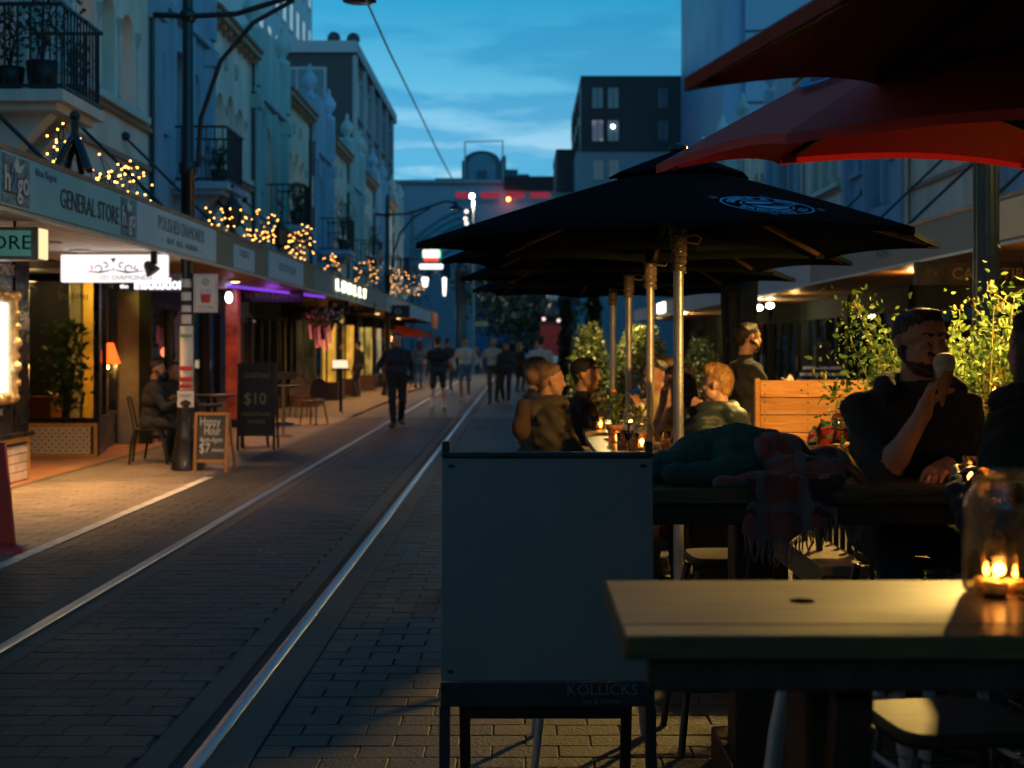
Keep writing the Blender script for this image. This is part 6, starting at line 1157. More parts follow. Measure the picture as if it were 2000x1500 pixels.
def cafe_table(label, p):
    t = thing('cafe_table', label, 'table', p); MB().lathe([(.0, .72), (.33, .72), (.34, .735), (.34, .75), (.0, .75)], tuple(p), 24).build('tabletop', M_blk, t); MB().lathe([(.22, 0), (.22, .02), (.04, .05), (.03, .1), (.03, .719)], tuple(p), 14).build('pedestal', M_darkmetal, t)
cafe_table('round black table between the two men at the left cafe', (-4.22, 18.6, 0)); cafe_table('round black cafe table by the rattan chairs', (-4.55, 27.4, 0)); cafe_table('round black table behind the tall menu board', (-4.8, 22.4, 0))
def rattan(label, p, rz):
    t = thing('rattan_chair', label, 'chair', p, rz, 'rattan bistro chairs'); m = mat('dark rattan weave', (.05, .03, .02), .6, bump=.8, bscale=70)
    MB().lathe([(.0, .43), (.2, .43), (.21, .45), (.2, .46), (.0, .462)], (0, 0, 0), 20).build('seat', m, t, False); arc = [(.2*cos(a), -.2, .62+.26*sin(a)) for a in [pi*i/14 for i in range(15)]]; pts = [(.2, -.16, .45)]+arc+[(-.2, -.16, .45)]; MB().tube(pts, .014, 6).build('back_frame', m, t, False); mb = MB(); mb.add([(p_[0]*.95, -.2, p_[2]) for p_ in arc]+[(-.17, -.17, .5), (.17, -.17, .5)], [tuple(range(17)), tuple(range(17))[::-1]]); mb.build('backrest', m, t, False)
    for sx_ in (-1, 1): MB().tube([(sx_*.15, -.13, .43), (sx_*.2, -.2, 0)], .014, 6).build('leg', m, t, False); MB().tube([(sx_*.15, .13, .43), (sx_*.18, .18, 0)], .014, 6).build('leg', m, t, False)
rattan('rattan bistro chair with round back, nearer the tram rail', G(612, 829), 2.7); rattan('rattan bistro chair behind, nearer the shop window', G(588, 815), 3.6)
p = G(553, 853); t = thing('menu_stand', 'slim menu stand on a round foot between board and rattan chairs', 'menu stand', p); MB().lathe([(.17, 0), (.17, .02), (.03, .04), (.02, .05), (.02, .95)], tuple(p), 14).build('post', mat('dull brass post', (.12, .09, .05), .45, .5), t); MB().box(p.x-.2, p.x+.22, p.y-.05, p.y+.03, .96, 1.08).build('tray', M_darkmetal, t)
t = thing('lit_menu', 'lit menu lectern beside the amber window', 'menu stand', (-4.5, 38, 0)); q = P(665, 712, 33); MB().add([(q.x-.18, q.y, q.z-.08), (q.x+.18, q.y, q.z-.08), (q.x+.14, q.y+.12, q.z+.1), (q.x-.2, q.y+.12, q.z+.1)], [(0, 1, 2, 3)]).build('page', emit('lit menu page', (1, .75, .5), 1.1), t); MB().tube([(q.x, q.y+.05, 0), (q.x, q.y+.05, q.z-.06)], .04, 8).build('post', M_darkmetal, t); MB().box(q.x-.22, q.x+.22, q.y+.03, q.y+.09, q.z-.14, q.z-.1).build('ledge', M_darkmetal, t)
# ================================================================ SOFT BODIES (distance-field surfaces)
def sdf_mesh(prims, vox, name, mats, k=.025, post=None):
    """prims: (a, b, ra, rb, tag[, k]) tapered capsules -> one continuous surface (surface nets)"""
    a = np.array([p[0] for p in prims], float); b = np.array([p[1] for p in prims], float); r = np.array([[p[2], p[3]] for p in prims], float)
    lo = np.min(np.minimum(a, b)-r.max(1)[:, None], 0)-3*vox; hi = np.max(np.maximum(a, b)+r.max(1)[:, None], 0)+3*vox
    dim = np.ceil((hi-lo)/vox).astype(int)+1; D = np.full(dim, 1.0, np.float32); DM = np.full(dim, 1.0, np.float32); I = np.zeros(dim, np.int16)
    ax = [lo[i]+vox*np.arange(dim[i]) for i in range(3)]
    for i, p in enumerate(prims):
        kk = p[5] if len(p) > 5 else k; m = r[i].max()+kk+3*vox
        l = np.maximum(((np.minimum(a[i], b[i])-m-lo)/vox).astype(int), 0); h = np.minimum(((np.maximum(a[i], b[i])+m-lo)/vox).astype(int)+2, dim); sl = tuple(slice(l[j], h[j]) for j in range(3))
        X, Y, Z = np.meshgrid(ax[0][sl[0]], ax[1][sl[1]], ax[2][sl[2]], indexing='ij', sparse=True); ba = b[i]-a[i]; L2 = max(ba.dot(ba), 1e-12); px, py, pz = X-a[i][0], Y-a[i][1], Z-a[i][2]
        t = np.clip((px*ba[0]+py*ba[1]+pz*ba[2])/L2, 0, 1); d = np.sqrt((px-ba[0]*t)**2+(py-ba[1]*t)**2+(pz-ba[2]*t)**2)-(r[i][0]+(r[i][1]-r[i][0])*t)
        d = d.astype(np.float32); s = D[sl]; w = np.clip(.5+.5*(s-d)/kk, 0, 1); D[sl] = s*(1-w)+d*w-kk*w*(1-w); q = d < DM[sl]; DM[sl] = np.where(q, d, DM[sl]); I[sl] = np.where(q, i, I[sl])
    S = D < 0; c = np.zeros(dim-1, np.uint8)
    for o in np.ndindex(2, 2, 2): c += S[o[0]:dim[0]-1+o[0], o[1]:dim[1]-1+o[1], o[2]:dim[2]-1+o[2]]
    idx = np.argwhere((c > 0) & (c < 8)); vid = np.full(dim-1, -1, np.int32); vid[tuple(idx.T)] = np.arange(len(idx)); acc = np.zeros((len(idx), 3)); cnt = np.zeros(len(idx))
    for o in np.ndindex(2, 2, 2):
        for x in range(3):
            if o[x]: continue
            o0 = np.array(o); o1 = o0.copy(); o1[x] = 1; d0 = D[tuple((idx+o0).T)]; d1 = D[tuple((idx+o1).T)]; cr = (d0 < 0) != (d1 < 0); t = np.where(cr, d0/np.where(cr, d0-d1, 1), 0); pos = o0+np.outer(t, o1-o0); acc += pos*cr[:, None]; cnt += cr
    vs = lo+(idx+acc/np.maximum(cnt, 1)[:, None])*vox; faces = []
    for x in range(3):
        y, z = (x+1) % 3, (x+2) % 3; n = [dim[0], dim[1], dim[2]]; n[x] -= 1
        s0 = [slice(0, q) for q in dim]; s1 = list(s0); s0[x] = slice(0, dim[x]-1); s1[x] = slice(1, dim[x]); A, B = S[tuple(s0)], S[tuple(s1)]
        e = np.argwhere(A != B); e = e[(e[:, y] > 0) & (e[:, z] > 0)]
        def cell(dy, dz): q = e.copy(); q[:, y] -= dy; q[:, z] -= dz; return vid[tuple(np.minimum(q, dim-2).T)]
        quad = np.stack([cell(1, 1), cell(0, 1), cell(0, 0), cell(1, 0)], 1); fl = B[tuple(e.T)]; quad[fl] = quad[fl][:, ::-1]; faces.append(quad)
    faces = np.concatenate(faces); faces = faces[(faces >= 0).all(1)]
    tg = np.array([p[4] for p in prims])[I[tuple(idx.T)]]; ft = tg[faces[:, 0]]
    if post is not None: vs = post(vs, tg)
    me = bpy.data.meshes.new(name); me.from_pydata(vs.tolist(), [], faces.tolist())
    for m in mats: me.materials.append(m)
    me.polygons.foreach_set('material_index', ft.astype(np.int32)); me.polygons.foreach_set('use_smooth', np.ones(len(faces), bool)); me.update(); return me
A3 = lambda v: np.array(v, float)
def ik(root, tgt, l1, l2, pole):
    d = tgt-root; L = np.linalg.norm(d); L = min(max(L, 1e-4), (l1+l2)*.995); d = d/np.linalg.norm(d); end = root+d*L; c = (l1*l1+L*L-l2*l2)/(2*L); h = math.sqrt(max(l1*l1-c*c, 1e-6)); p = pole-d*pole.dot(d); p = p/max(np.linalg.norm(p), 1e-6); return root+d*c+p*h, end
def hand(pr, w, d, n, side, curl, s, tag, fine):
    """w wrist, d towards the knuckles, n out of the palm"""
    d = d/np.linalg.norm(d); n = n-d*n.dot(d); n = n/np.linalg.norm(n); l = np.cross(d, n)*side   # l: towards the thumb
    kn = w+d*.088*s
    pr.append((w, w+d*.03*s, .026*s, .026*s, tag, .01)); pr.append((w+l*.016*s+d*.03*s, kn+l*.026*s, .019*s, .014*s, tag, .008)); pr.append((w-l*.014*s+d*.03*s, kn-l*.028*s, .018*s, .013*s, tag, .008)); pr.append((w+d*.03*s, kn, .018*s, .014*s, tag, .008))
    L = [.072, .080, .074, .058]
    for i in range(4):
        off = (1.5-i)*.0195*s; p = kn+l*off; c = curl[i] if isinstance(curl, (list, tuple)) else curl; ang = c*.6
        for j, f in enumerate((.44, .32, .24)):
            dd = d*cos(ang)+n*sin(ang); q = p+dd*L[i]*f*s; pr.append((p, q, (.0095-.0012*j)*s, (.0088-.0014*j)*s, tag, .002 if fine else .006)); p = q; ang += c
    p = w+d*.02*s+l*.022*s; td = d*.55+l*.65+n*.45; td = td/np.linalg.norm(td); q = p+td*.042*s; pr.append((p, q, .014*s, .0115*s, tag, .006)); td2 = d*.8+n*.65+l*.05; td2 = td2/np.linalg.norm(td2); r_ = q+td2*.034*s; pr.append((q, r_, .011*s, .0095*s, tag, .003)); pr.append((r_, r_+(td2*.8+n*.3)*.026*s, .0095*s, .0075*s, tag, .003))
SKIN = [mat('skin tone %d' % i, c, .5, var=.12, scale=14, bump=.12, bscale=160) for i, c in enumerate([(.42, .23, .15), (.34, .18, .11), (.46, .27, .19)])]
HAIRM = {}
def hairmat(n, c): 
    if n not in HAIRM: HAIRM[n] = mat('hair '+n, c, .45, var=.45, scale=30, bump=.7, bscale=90, stretch=(1, 1, .25))
    return HAIRM[n]
HC = {'black': (.012, .009, .008), 'brown': (.045, .022, .012), 'blond': (.34, .20, .07), 'dark': (.02, .013, .01), 'fair': (.15, .09, .045), 'ginger': (.20, .08, .025)}
def cloth(name, c, rough=.85, **k): return mat('cloth '+name, c, rough, var=k.pop('var', .2), scale=k.pop('scale', 7), bump=k.pop('bump', .6), bscale=k.pop('bscale', 13), sheen=.06, **k)
def person(label, loc, yaw=0, Ht=1.75, seat=None, lean=0, roll=0, feet=None, hands=None, hyaw=0, hpitch=0, top=None, bottom=None, shoe=None, skin=0, hair=('short', 'brown'), sleeves=True, shorts=False, beard=None, bulk=1.0, puff=0, vox=.013, fine=False, coat=0, hood=None, curl=.35, handdir=None, girth=1.0, extra=None, group=None, fem=False, sock=None, turn=0):
    """local frame: x to the person's right, y forward, z up"""
    t = thing('person', label, 'person', loc, yaw, group); s = Ht/1.75; pr = []
    TAGS = ['skin', 'top', 'bottom', 'shoe', 'hair', 'sock', 'lip', 'brow']; sk = SKIN[skin]; mats = [sk, top or cloth('dark', (.02, .02, .02)), bottom or cloth('trousers dark', (.015, .015, .018)), shoe or mat('dark shoe', (.02, .02, .02), .5), hairmat(hair[1], HC[hair[1]]), sock or cloth('white sock', (.5, .48, .45)), mat('lips', (.30, .10, .08), .45), hairmat(hair[1], HC[hair[1]])]
    zp = (seat+.10 if seat else .93*s); Pv = A3((0, 0, zp)); RL = (Matrix.Rotation(turn, 3, 'Z') @ Matrix.Rotation(roll, 3, 'Y') @ Matrix.Rotation(-lean, 3, 'X')); RL = np.array(RL)
    U = lambda x, y, z: Pv+RL @ A3((x*s, y*s, z*s)); g = girth*bulk; sw = .172 if fem else .19
    pr.append((U(-.075, 0, -.02), U(.075, 0, -.02), .115*g*s, .115*g*s, 2)); pr.append((U(-.05, .01, .1), U(.05, .01, .1), .112*g*s, .112*g*s, 1)); pr.append((U(-.08, .0, .28), U(.08, 0, .28), .118*g*s, .118*g*s, 1)); pr.append((U(-.095, -.01, .38), U(.095, -.01, .38), .098*g*s, .098*g*s, 1)); pr.append((U(0, -.01, .42), U(0, 0, .50), .075*s*bulk, .058*s, 1))
    if fem: pr.append((U(-.06, .085, .31), U(.06, .085, .31), .062*s, .062*s, 1))
    nb = U(0, .0, .48); RH = np.array(Matrix.Rotation(-hyaw, 3, 'Z') @ Matrix.Rotation(-hpitch, 3, 'X')); RH = RH @ np.array(Matrix.Rotation(turn, 3, 'Z')); hc = nb+RL @ A3((0, .02*s, .06*s))+A3((0, 0, .118*s)); HD = lambda x, y, z: hc+RH @ A3((x*s, y*s, z*s))
    pr.append((nb, HD(0, -.02, -.05), .056*s, .052*s, 0, .02))
    F_ = [((0, -.022, .03), (0, .012, .035), .080, .079, 0), ((0, .03, .01), (0, .042, -.055), .062, .044, 0), ((-.02, .055, -.088), (.02, .055, -.088), .026, .026, 0), ((-.035, .03, -.05), (.035, .03, -.05), .045, .045, 0), ((0, .090, .012), (0, .108, -.026), .0085, .0135, 0), ((-.011, .098, -.03), (.011, .098, -.03), .008, .008, 0), ((-.03, .079, .026), (.03, .079, .026), .015, .015, 0), ((-.038, .072, -.02), (-.03, .074, -.03), .021, .02, 0), ((.038, .072, -.02), (.03, .074, -.03), .021, .02, 0)]
    for (a_, b_, ra, rb, tg) in F_: pr.append((HD(*a_), HD(*b_), ra*s, rb*s, tg, .012))
    for sx_ in (-1, 1): pr.append((HD(sx_*.080, -.012, .012), HD(sx_*.078, -.004, -.022), .016*s, .010*s, 0, .005)); pr.append((HD(sx_*.032, .083, -.001), HD(sx_*.032, .084, -.001), .013*s, .013*s, 0, .004))
    pr.append((HD(-.02, .093, -.0545), HD(.02, .093, -.0545), .006*s, .006*s, 6, .004)); pr.append((HD(-.017, .091, -.064), HD(.017, .091, -.064), .007*s, .007*s, 6, .004))
    for sx_ in (-1, 1): pr.append((HD(sx_*.014, .0965, .027), HD(sx_*.047, .0855, .030), .0062*s, .005*s, 7, .003)); pr.append((HD(sx_*.021, .0925, -.004), HD(sx_*.043, .0885, -.003), .0036*s, .003*s, 7, .002))
    if beard:
        for (a_, b_, r_) in (((-.070, .004, -.03), (-.048, .052, -.086), .021), ((.070, .004, -.03), (.048, .052, -.086), .021), ((-.045, .058, -.088), (.045, .058, -.088), .024*beard), ((-.022, .076, -.098), (.022, .076, -.098), .024*beard), ((-.022, .092, -.043), (.022, .092, -.043), .007)): pr.append((HD(*a_), HD(*b_), r_*s, r_*s, 4, .008))
    # legs
    ft = feet or ([(-.11, .33, .0), (.11, .33, .0)] if seat else [(-.10, 0, 0), (.10, .04, 0)])
    for i, sx_ in enumerate((-1, 1)):
        hp = U(sx_*.09, 0, -.03); an = A3((ft[i][0]*s, ft[i][1]*s, ft[i][2]+.08*s)); kn, an = ik(hp, an, .43*s, .43*s, A3((sx_*.12, 1, .15))); lt = 0 if shorts else 2
        mid = hp+(kn-hp)*.82
        pr.append((hp, mid if shorts else kn, .083*g*s, (.075 if shorts else .06)*g*s, 2))
        if shorts: pr.append((mid, kn, .055*s, .052*s, 0))
        cf = kn+(an-kn)*.35; pr.append((kn, cf, .054*s*(1 if shorts else g), .056*s*(1 if shorts else g), lt)); pr.append((cf, an, .054*s*(1 if shorts else g), .036*s*(1 if shorts else 1.25*g), lt))
        if sock: pr.append((an+(kn-an)*.3, an, .045*s, .040*s, 5))
        fd = A3((sx_*.05, .17*s, 0)); pr.append((an-A3((0, .03*s, .035*s)), an+fd-A3((0, 0, .045*s)), .042*s, .034*s, 3, .01))
        if coat: q = hp+(kn-hp)*coat; pr.append((hp, q, .105*g*s, .1*g*s, 1, .05))
    # arms
    hd = hands or [(-.26, .06, -.12), (.26, .06, -.12)]
    for i, sx_ in enumerate((-1, 1)):
        sh = U(sx_*sw, -.005, .405); tg = A3(hd[i][:3])*s+(A3((0, 0, zp)) if len(hd[i]) == 3 else A3((0, 0, 0))); pole = A3((sx_*.5, -.5, -.7)); el, wr = ik(sh, tg, .285*s, .255*s, pole)
        pr.append((U(sx_*.09, -.01, .43), sh, .062*s*bulk, .060*s*bulk, 1)); pr.append((sh, el, .058*s*bulk, .047*s*bulk, 1 if sleeves else 1)); fa = 1 if sleeves is True else 0
        if sleeves is True: pr.append((el, wr, .045*s*bulk, .036*s*bulk, 1))
        else:
            e2 = sh+(el-sh)*(.95 if sleeves == 'elbow' else .55); pr[-1] = (sh, e2, .060*s*bulk, .056*s*bulk, 1); pr.append((e2, el, .042*s, .039*s, 0)); pr.append((el, el+(wr-el)*.35, .040*s, .041*s, 0)); pr.append((el+(wr-el)*.35, wr, .041*s, .027*s, 0))
        d = wr-el; d = d/np.linalg.norm(d); nn = A3((-sx_*1., .2, 0.)) if not handdir else A3(handdir[i][1]); dd = d if not handdir else A3(handdir[i][0]); hand(pr, wr, dd, nn, sx_*(1 if True else 1), curl[i] if isinstance(curl, (list, tuple)) and isinstance(curl[0], (list, tuple)) else curl, s*1.02, 0, fine)
    if extra: pr += extra(U, HD, s)
    nz_ = rng.uniform(0, 6, 3)
    def post(v, tg):
        # eye sockets, cloth folds and quilting
        for sx_ in (-1, 1):
            e_ = HD(sx_*.032, .098, .008); dd_ = np.linalg.norm(v-e_, axis=1); dirv = RH @ A3((0, 1, 0)); v = v-np.outer(np.exp(-(dd_/(.016*s))**2)*.007*s, dirv)
        cl = (tg == 1) | (tg == 2)
        if cl.any():
            c0 = np.array([0, 0, 0]); q = v[cl]; rad = q-np.stack([np.full(len(q), Pv[0]), np.full(len(q), Pv[1]), q[:, 2]], 1); rad = rad/np.maximum(np.linalg.norm(rad, axis=1), 1e-3)[:, None]; w = (.008/.0045 if vox < .0125 else 1)*(np.sin(q[:, 2]*38+q[:, 0]*19+nz_[0])*np.sin(q[:, 0]*31+q[:, 1]*27+nz_[1])+.6*np.sin(q[:, 2]*71+q[:, 1]*45+nz_[2]))*.0045
            if puff: w = w+np.where(tg[cl] == 1, np.abs(np.sin(pi*(q[:, 2]-Pv[2])/.075))*puff-puff*.5, 0)
            v[cl] = q+rad*w[:, None]
        return v
    me = sdf_mesh(pr, vox, 'body', mats, .022, post); setobj('body', me, t, False)
    # hair
    hp_ = []; st, cn = hair[:2]; hr = lambda a_, b_, r1, r2=None: hp_.append((HD(*a_), HD(*b_), r1*s, (r2 or r1)*s, 0, .01))
    if st != 'bald':
        hr((0, -.028, .046), (0, .0, .050), .083, .080); hr((0, -.045, .0), (0, -.045, -.03), .062, .05); hr((-.035, .03, .088), (.035, .03, .088), .035)
    if st == 'crop': hp_ = []; hr((0, -.028, .038), (0, .006, .044), .0825, .080); hr((0, -.05, .0), (0, -.045, -.03), .054, .045); hr((-.03, .042, .092), (.03, .042, .092), .026)
    if st == 'quiff': hr((-.04, .045, .105), (.04, .05, .11), .035); hr((0, .0, .1), (0, -.04, .09), .05)
    if st == 'bun': hr((0, -.12, .02), (0, -.135, .05), .05, .048); hr((0, -.07, .03), (0, -.12, .03), .05)
    if st == 'long':
        for dx in (-.055, 0, .055): hr((dx, -.045, .02), (dx*1.25, -.075, -.22), .052, .04)
        for sx_ in (-1, 1): hr((sx_*.06, -.01, .03), (sx_*.085, -.02, -.16), .035, .03)
    if st == 'updo': hr((0, -.06, .09), (0, -.03, .12), .06)
    if hp_:
        def hpost(v, tg): 
            c_ = v-hc; w = np.sin(c_[:, 0]*210+c_[:, 2]*60)*np.sin(c_[:, 1]*190+c_[:, 2]*40)*.0012; return v+c_/np.maximum(np.linalg.norm(c_, axis=1), 1e-3)[:, None]*w[:, None]
        hm_ = sdf_mesh(hp_, min(vox, .009), 'hair', [hairmat(cn, HC[cn])], .015, hpost); setobj('hair', hm_, t, False)
        if vox < .0125:
            nv = len(hm_.vertices); co = np.zeros(nv*3); hm_.vertices.foreach_get('co', co); no = np.zeros(nv*3); hm_.vertex_normals.foreach_get('vector', no); co = co.reshape(-1, 3); no = no.reshape(-1, 3); ix = rng.integers(0, nv, 5000); ln = {'crop': .009, 'quiff': .014, 'short': .012, 'bun': .008}.get(st, .02); bk = RH @ A3((0, -1, -.5)); d_ = no[ix]*.75+bk*.35+rng.normal(size=(len(ix), 3))*.15; d_ /= np.linalg.norm(d_, axis=1)[:, None]; sd = np.cross(d_, rng.normal(size=(len(ix), 3))); sd = sd/np.linalg.norm(sd, axis=1)[:, None]*.0011; L_ = ln*rng.uniform(.5, 1.2, len(ix))[:, None]; b0 = co[ix]-no[ix]*.003; vv = np.stack([b0-sd, b0+sd, b0+d_*L_], 1).reshape(-1, 3); ms = bpy.data.meshes.new('hair_strands'); ms.from_pydata(vv.tolist(), [], np.arange(len(vv)).reshape(-1, 3).tolist()); ms.materials.append(hairmat(cn, HC[cn])); tag(setobj('hair_strands', ms, t, False), kind='stuff')
    if st == 'cap' or hair[-1] == 'cap':
        mb = MB(); Mh = Matrix.Translation(Vector(hc)) @ Matrix(RH.tolist()).to_4x4(); mb.ball((0, -.022, .052), .0935*s, 18, 0, Mh, (1, 1.1, .85)); n = 10; vs = [(.085*cos(pi*i/n), .055+.10*sin(pi*i/n), .062) for i in range(n+1)]; mb.add(vs+[(x, y, z-.008) for x, y, z in vs], [tuple(range(n+1)), tuple(range(2*n+1, n, -1))]+[(i, n+1+i, n+2+i, i+1) for i in range(n)], 0, False, Mh); mb.build('cap', mat('black cap cloth', (.012, .012, .014), .8, bump=.3), t, False)
    if hood:
        q = []; n = 10
        for i in range(n):
            a0, a1 = pi*(1.0+1.0*i/n), pi*(1.0+1.0*(i+1)/n)
            f = lambda a: U(.125*cos(a), .05+.125*sin(a), .485+.02*math.fabs(cos(a))); q.append((f(a0), f(a1), hood[1]*s, hood[1]*s, 0, .02))
        q.append((U(-.05, -.12, .44), U(.05, -.12, .44), hood[1]*1.2*s, hood[1]*1.2*s, 0, .03)); q.append((U(0, -.12, .44), U(0, -.135, .36), hood[1]*1.1*s, hood[1]*.6*s, 0, .03)); setobj('hood', sdf_mesh(q, max(vox, .009), 'hood', [hood[0]], .02), t, False)
        if len(hood) > 2:
            fm = MB()
            for _ in range(700):
                a = pi*random.uniform(.95, 2.05); b_ = random.uniform(0, 2*pi); c_ = Vector(U(.125*cos(a), .05+.125*sin(a), .485+.02*abs(cos(a)))); o = Vector((cos(a)*cos(b_), sin(a)*cos(b_), sin(b_))); e_ = c_+o*(hood[1]*s+random.uniform(.015, .035)); sd = o.cross(Vector((.3, .4, .8))).normalized()*.003; fm.add([c_+o*hood[1]*s*.8-sd, c_+o*hood[1]*s*.8+sd, e_+Vector((0, 0, -.008))], [(0, 1, 2)])
            tag(fm.build('fur_trim', hood[2], t, False), kind='stuff')
    return t, U, HD, pr
B_ = lambda n, c, **k: cloth(n, c, **k)
# ---- the man eating ice cream
hoodie = B_('charcoal hoodie', (.022, .023, .02), bscale=16); mloc = Vector((1.43, 5.36, 0)); myaw = pi+.10
MI = (Matrix.Translation(mloc) @ Matrix.Rotation(myaw, 4, 'Z')).inverted(); lw = lambda x, y, z: tuple(MI @ Vector((x, y, z))); ld = lambda x, y, z: tuple(MI.to_3x3() @ Vector((x, y, z)))
rw = lw(1.405, 4.95, 1.285); lwp = lw(1.50, 4.99, 1.10); sM = 1.84/1.75
def rolled(U, HD, s): return []
man, U_, HD_, _ = person('bearded man in dark hoodie eating an ice cream cone at the table', mloc, myaw, 1.84, seat=.775, lean=.34, hands=[tuple(c/sM for c in lwp)+(1,), tuple(c/sM for c in rw)+(1,)], hyaw=-.22, hpitch=-.02, top=hoodie, bottom=B_('dark jeans', (.015, .02, .03)), skin=0, hair=('crop', 'brown'), beard=.85, sleeves='elbow', vox=.0048, fine=True, hood=(hoodie, .036), curl=[[.45, .5, .55, .6], [1.05, 1.1, 1.15, 1.15]], handdir=[(ld(-.45, -.55, -.12), ld(-.1, .1, -1)), (ld(.18, -.30, .92), ld(.85, -.35, -.25))], bulk=1.06, feet=[(-.15, .22, .24), (.15, .22, .24)])
# ice cream cone in his right hand
cw = Vector((1.405, 4.95, 1.285))+Vector((.18, -.30, .92)).normalized()*.085+Vector((.85, -.35, -.05)).normalized()*.034; ct = Vector((1.452, 4.868, 1.435)); cdir = (ct-Vector((1.448, 4.875, 1.31))).normalized()
t = thing('ice_cream_cone', 'waffle cone with a pale scoop held by the bearded man', 'ice cream', cw); cb = ct-cdir*.125; zq = Vector((0, 0, 1)).rotation_difference(cdir).to_matrix().to_4x4(); Mi = T(cb) @ zq
m_w, nt, b = nodes('waffle cone'); br = N(nt, 'ShaderNodeTexChecker', i_Scale=160.0); br.inputs[1].default_value = (.42, .22, .08, 1); br.inputs[2].default_value = (.26, .12, .04, 1); nt.links.new(br.outputs[0], b.inputs['Base Color']); b.inputs['Roughness'].default_value = .7
MB().lathe([(.004, 0), (.031, .112), (.033, .125), (.029, .125), (.0, .11)], (0, 0, 0), 18, 0, Mi).build('cone', m_w, t)
q = []
for k in range(9): a = k*2.4; q.append((A3(ct+Vector((cos(a)*.012, sin(a)*.012, .018+.0018*k))), A3(ct+Vector((cos(a)*.012, sin(a)*.012, .022+.0018*k))), .024, .024, 0))
q.append((A3(ct+Vector((-.02, -.02, -.004))), A3(ct+Vector((-.022, -.022, -.02))), .010, .007, 0)); q.append((A3(ct+Vector((.0, 0, .0))), A3(ct+Vector((.0, 0, .02))), .031, .030, 0)); setobj('scoop', sdf_mesh(q, .004, 'scoop', [mat('vanilla ice cream', (.62, .55, .42), .5, var=.15, scale=60, bump=.6, bscale=120)], .01), t)
# ---- diner cut by the right edge
pk = B_('black parka', (.012, .012, .012)); fur = mat('tan hood fur', (.32, .22, .10), .9, var=.4, scale=30)
person('diner in black parka with tan fur hood at the right edge', (1.64, 4.2, 0), .45, 1.72, seat=.775, lean=.22, top=pk, bottom=B_('black trousers', (.01, .01, .01)), hair=('long', 'dark'), hands=[(-.12, .36, .20), (.2, .36, .2)], hood=(pk, .05, fur), vox=.009, bulk=1.22, fem=True, feet=[(-.15, .22, .24), (.15, .22, .24)])
# ---- group at the slatted tables
oliv = B_('olive winter coat', (.05, .044, .03), bscale=9); ofur = mat('brown hood fur', (.16, .10, .06), .9, var=.4, scale=30)
person('woman with blond hair bun and olive fur hooded coat seated on the left', (.15, 9.55, 0), -pi/2+.45, 1.66, seat=.56, lean=.08, top=oliv, bottom=B_('dark jeans', (.015, .02, .03)), hair=('bun', 'fair'), hands=[(-.14, .34, .12), (.14, .38, .12)], hood=(oliv, .055, ofur), vox=.01, bulk=1.3, fem=True, hyaw=.25, skin=0)
trk = B_('black track jacket', (.012, .013, .016))
person('diner in black cap and black track jacket beside the blond bun', (.42, 10.5, 0), -pi/2+.2, 1.72, seat=.56, lean=.10, top=trk, hair=('short', 'black', 'cap'), hands=[(-.14, .38, .12), (.16, .40, .10)], vox=.011, hyaw=.5, bulk=1.05)
person('diner in navy puffer jacket behind the blond bun', (.12, 11.1, 0), -pi/2+.1, 1.72, seat=.56, top=B_('navy puffer', (.012, .018, .035)), hair=('short', 'black'), puff=.016, vox=.012, bulk=1.2, hands=[(-.14, .34, .12), (.14, .38, .12)])
greyp = B_('grey blue puffer', (.02, .042, .052), rough=.55, bump=.2)
person('blond boy in grey quilted puffer jacket seen from behind', (1.27, 8.72, 0), pi/2-.85, 1.60, seat=.58, lean=.12, top=greyp, bottom=B_('dark jeans', (.015, .02, .03)), hair=('quiff', 'blond'), hands=[(-.10, .22, .46), (.14, .34, .10)], puff=.02, hood=(greyp, .045), vox=.009, bulk=1.16, hyaw=-.35, skin=2, curl=.8)
person('woman in mustard yellow top holding both hands to her face', (1.12, 9.22, 0), pi/2+.35, 1.66, seat=.56, lean=.16, top=B_('mustard top', (.55, .26, .03), bscale=11), hair=('long', 'dark'), hands=[(-.05, .20, .50), (.05, .20, .50)], vox=.01, sleeves='elbow', fem=True, hpitch=.2, curl=.5, skin=0)
person('diner in cream jacket holding a phone to the mouth', (1.02, 10.35, 0), pi/2+.75, 1.70, seat=.56, lean=.06, top=B_('cream fleece', (.50, .42, .26), bscale=20), hair=('short', 'black'), hands=[(-.02, .24, .42), (.2, .3, .12)], vox=.011, curl=.9)
person('diner in grey sweater between two umbrella poles', (1.14, 10.9, 0), pi/2+.5, 1.72, seat=.56, top=B_('grey sweater', (.20, .21, .22)), hair=('short', 'fair'), hands=[(-.14, .34, .12), (.14, .38, .12)], vox=.012)
for k, (x, y, lab) in enumerate(((.16, 9.9, 'long dark bench under the three diners on the left'), (1.2, 9.8, 'long dark bench under the four diners on the right'))):
    t = thing('dining_bench', lab, 'bench', (x, y, 0)); MB().box(x-.18, x+.2, 8.4, 11.5, .50, .55).build('seat', M_leg, t, bevel=.005)
    for yy in (8.6, 10, 11.3): MB().box(x-.15, x+.15, yy-.04, yy+.04, 0, .498).build('leg', M_leg, t)
q = P(1241, 762, 10.1); t = thing('phone', 'blue lit phone held by the cream jacket diner', 'phone', tuple(q)); MB().cbox((0, 0, 0), (.04, .01, .08), 0, T(q) @ R(.9, 'Y')).build('case', M_blk, t, bevel=.004); MB().cbox((0, -.008, 0), (.034, .002, .072), 0, T(q) @ R(.9, 'Y')).build('screen', emit('phone screen', (.08, .2, .5), .08), t)
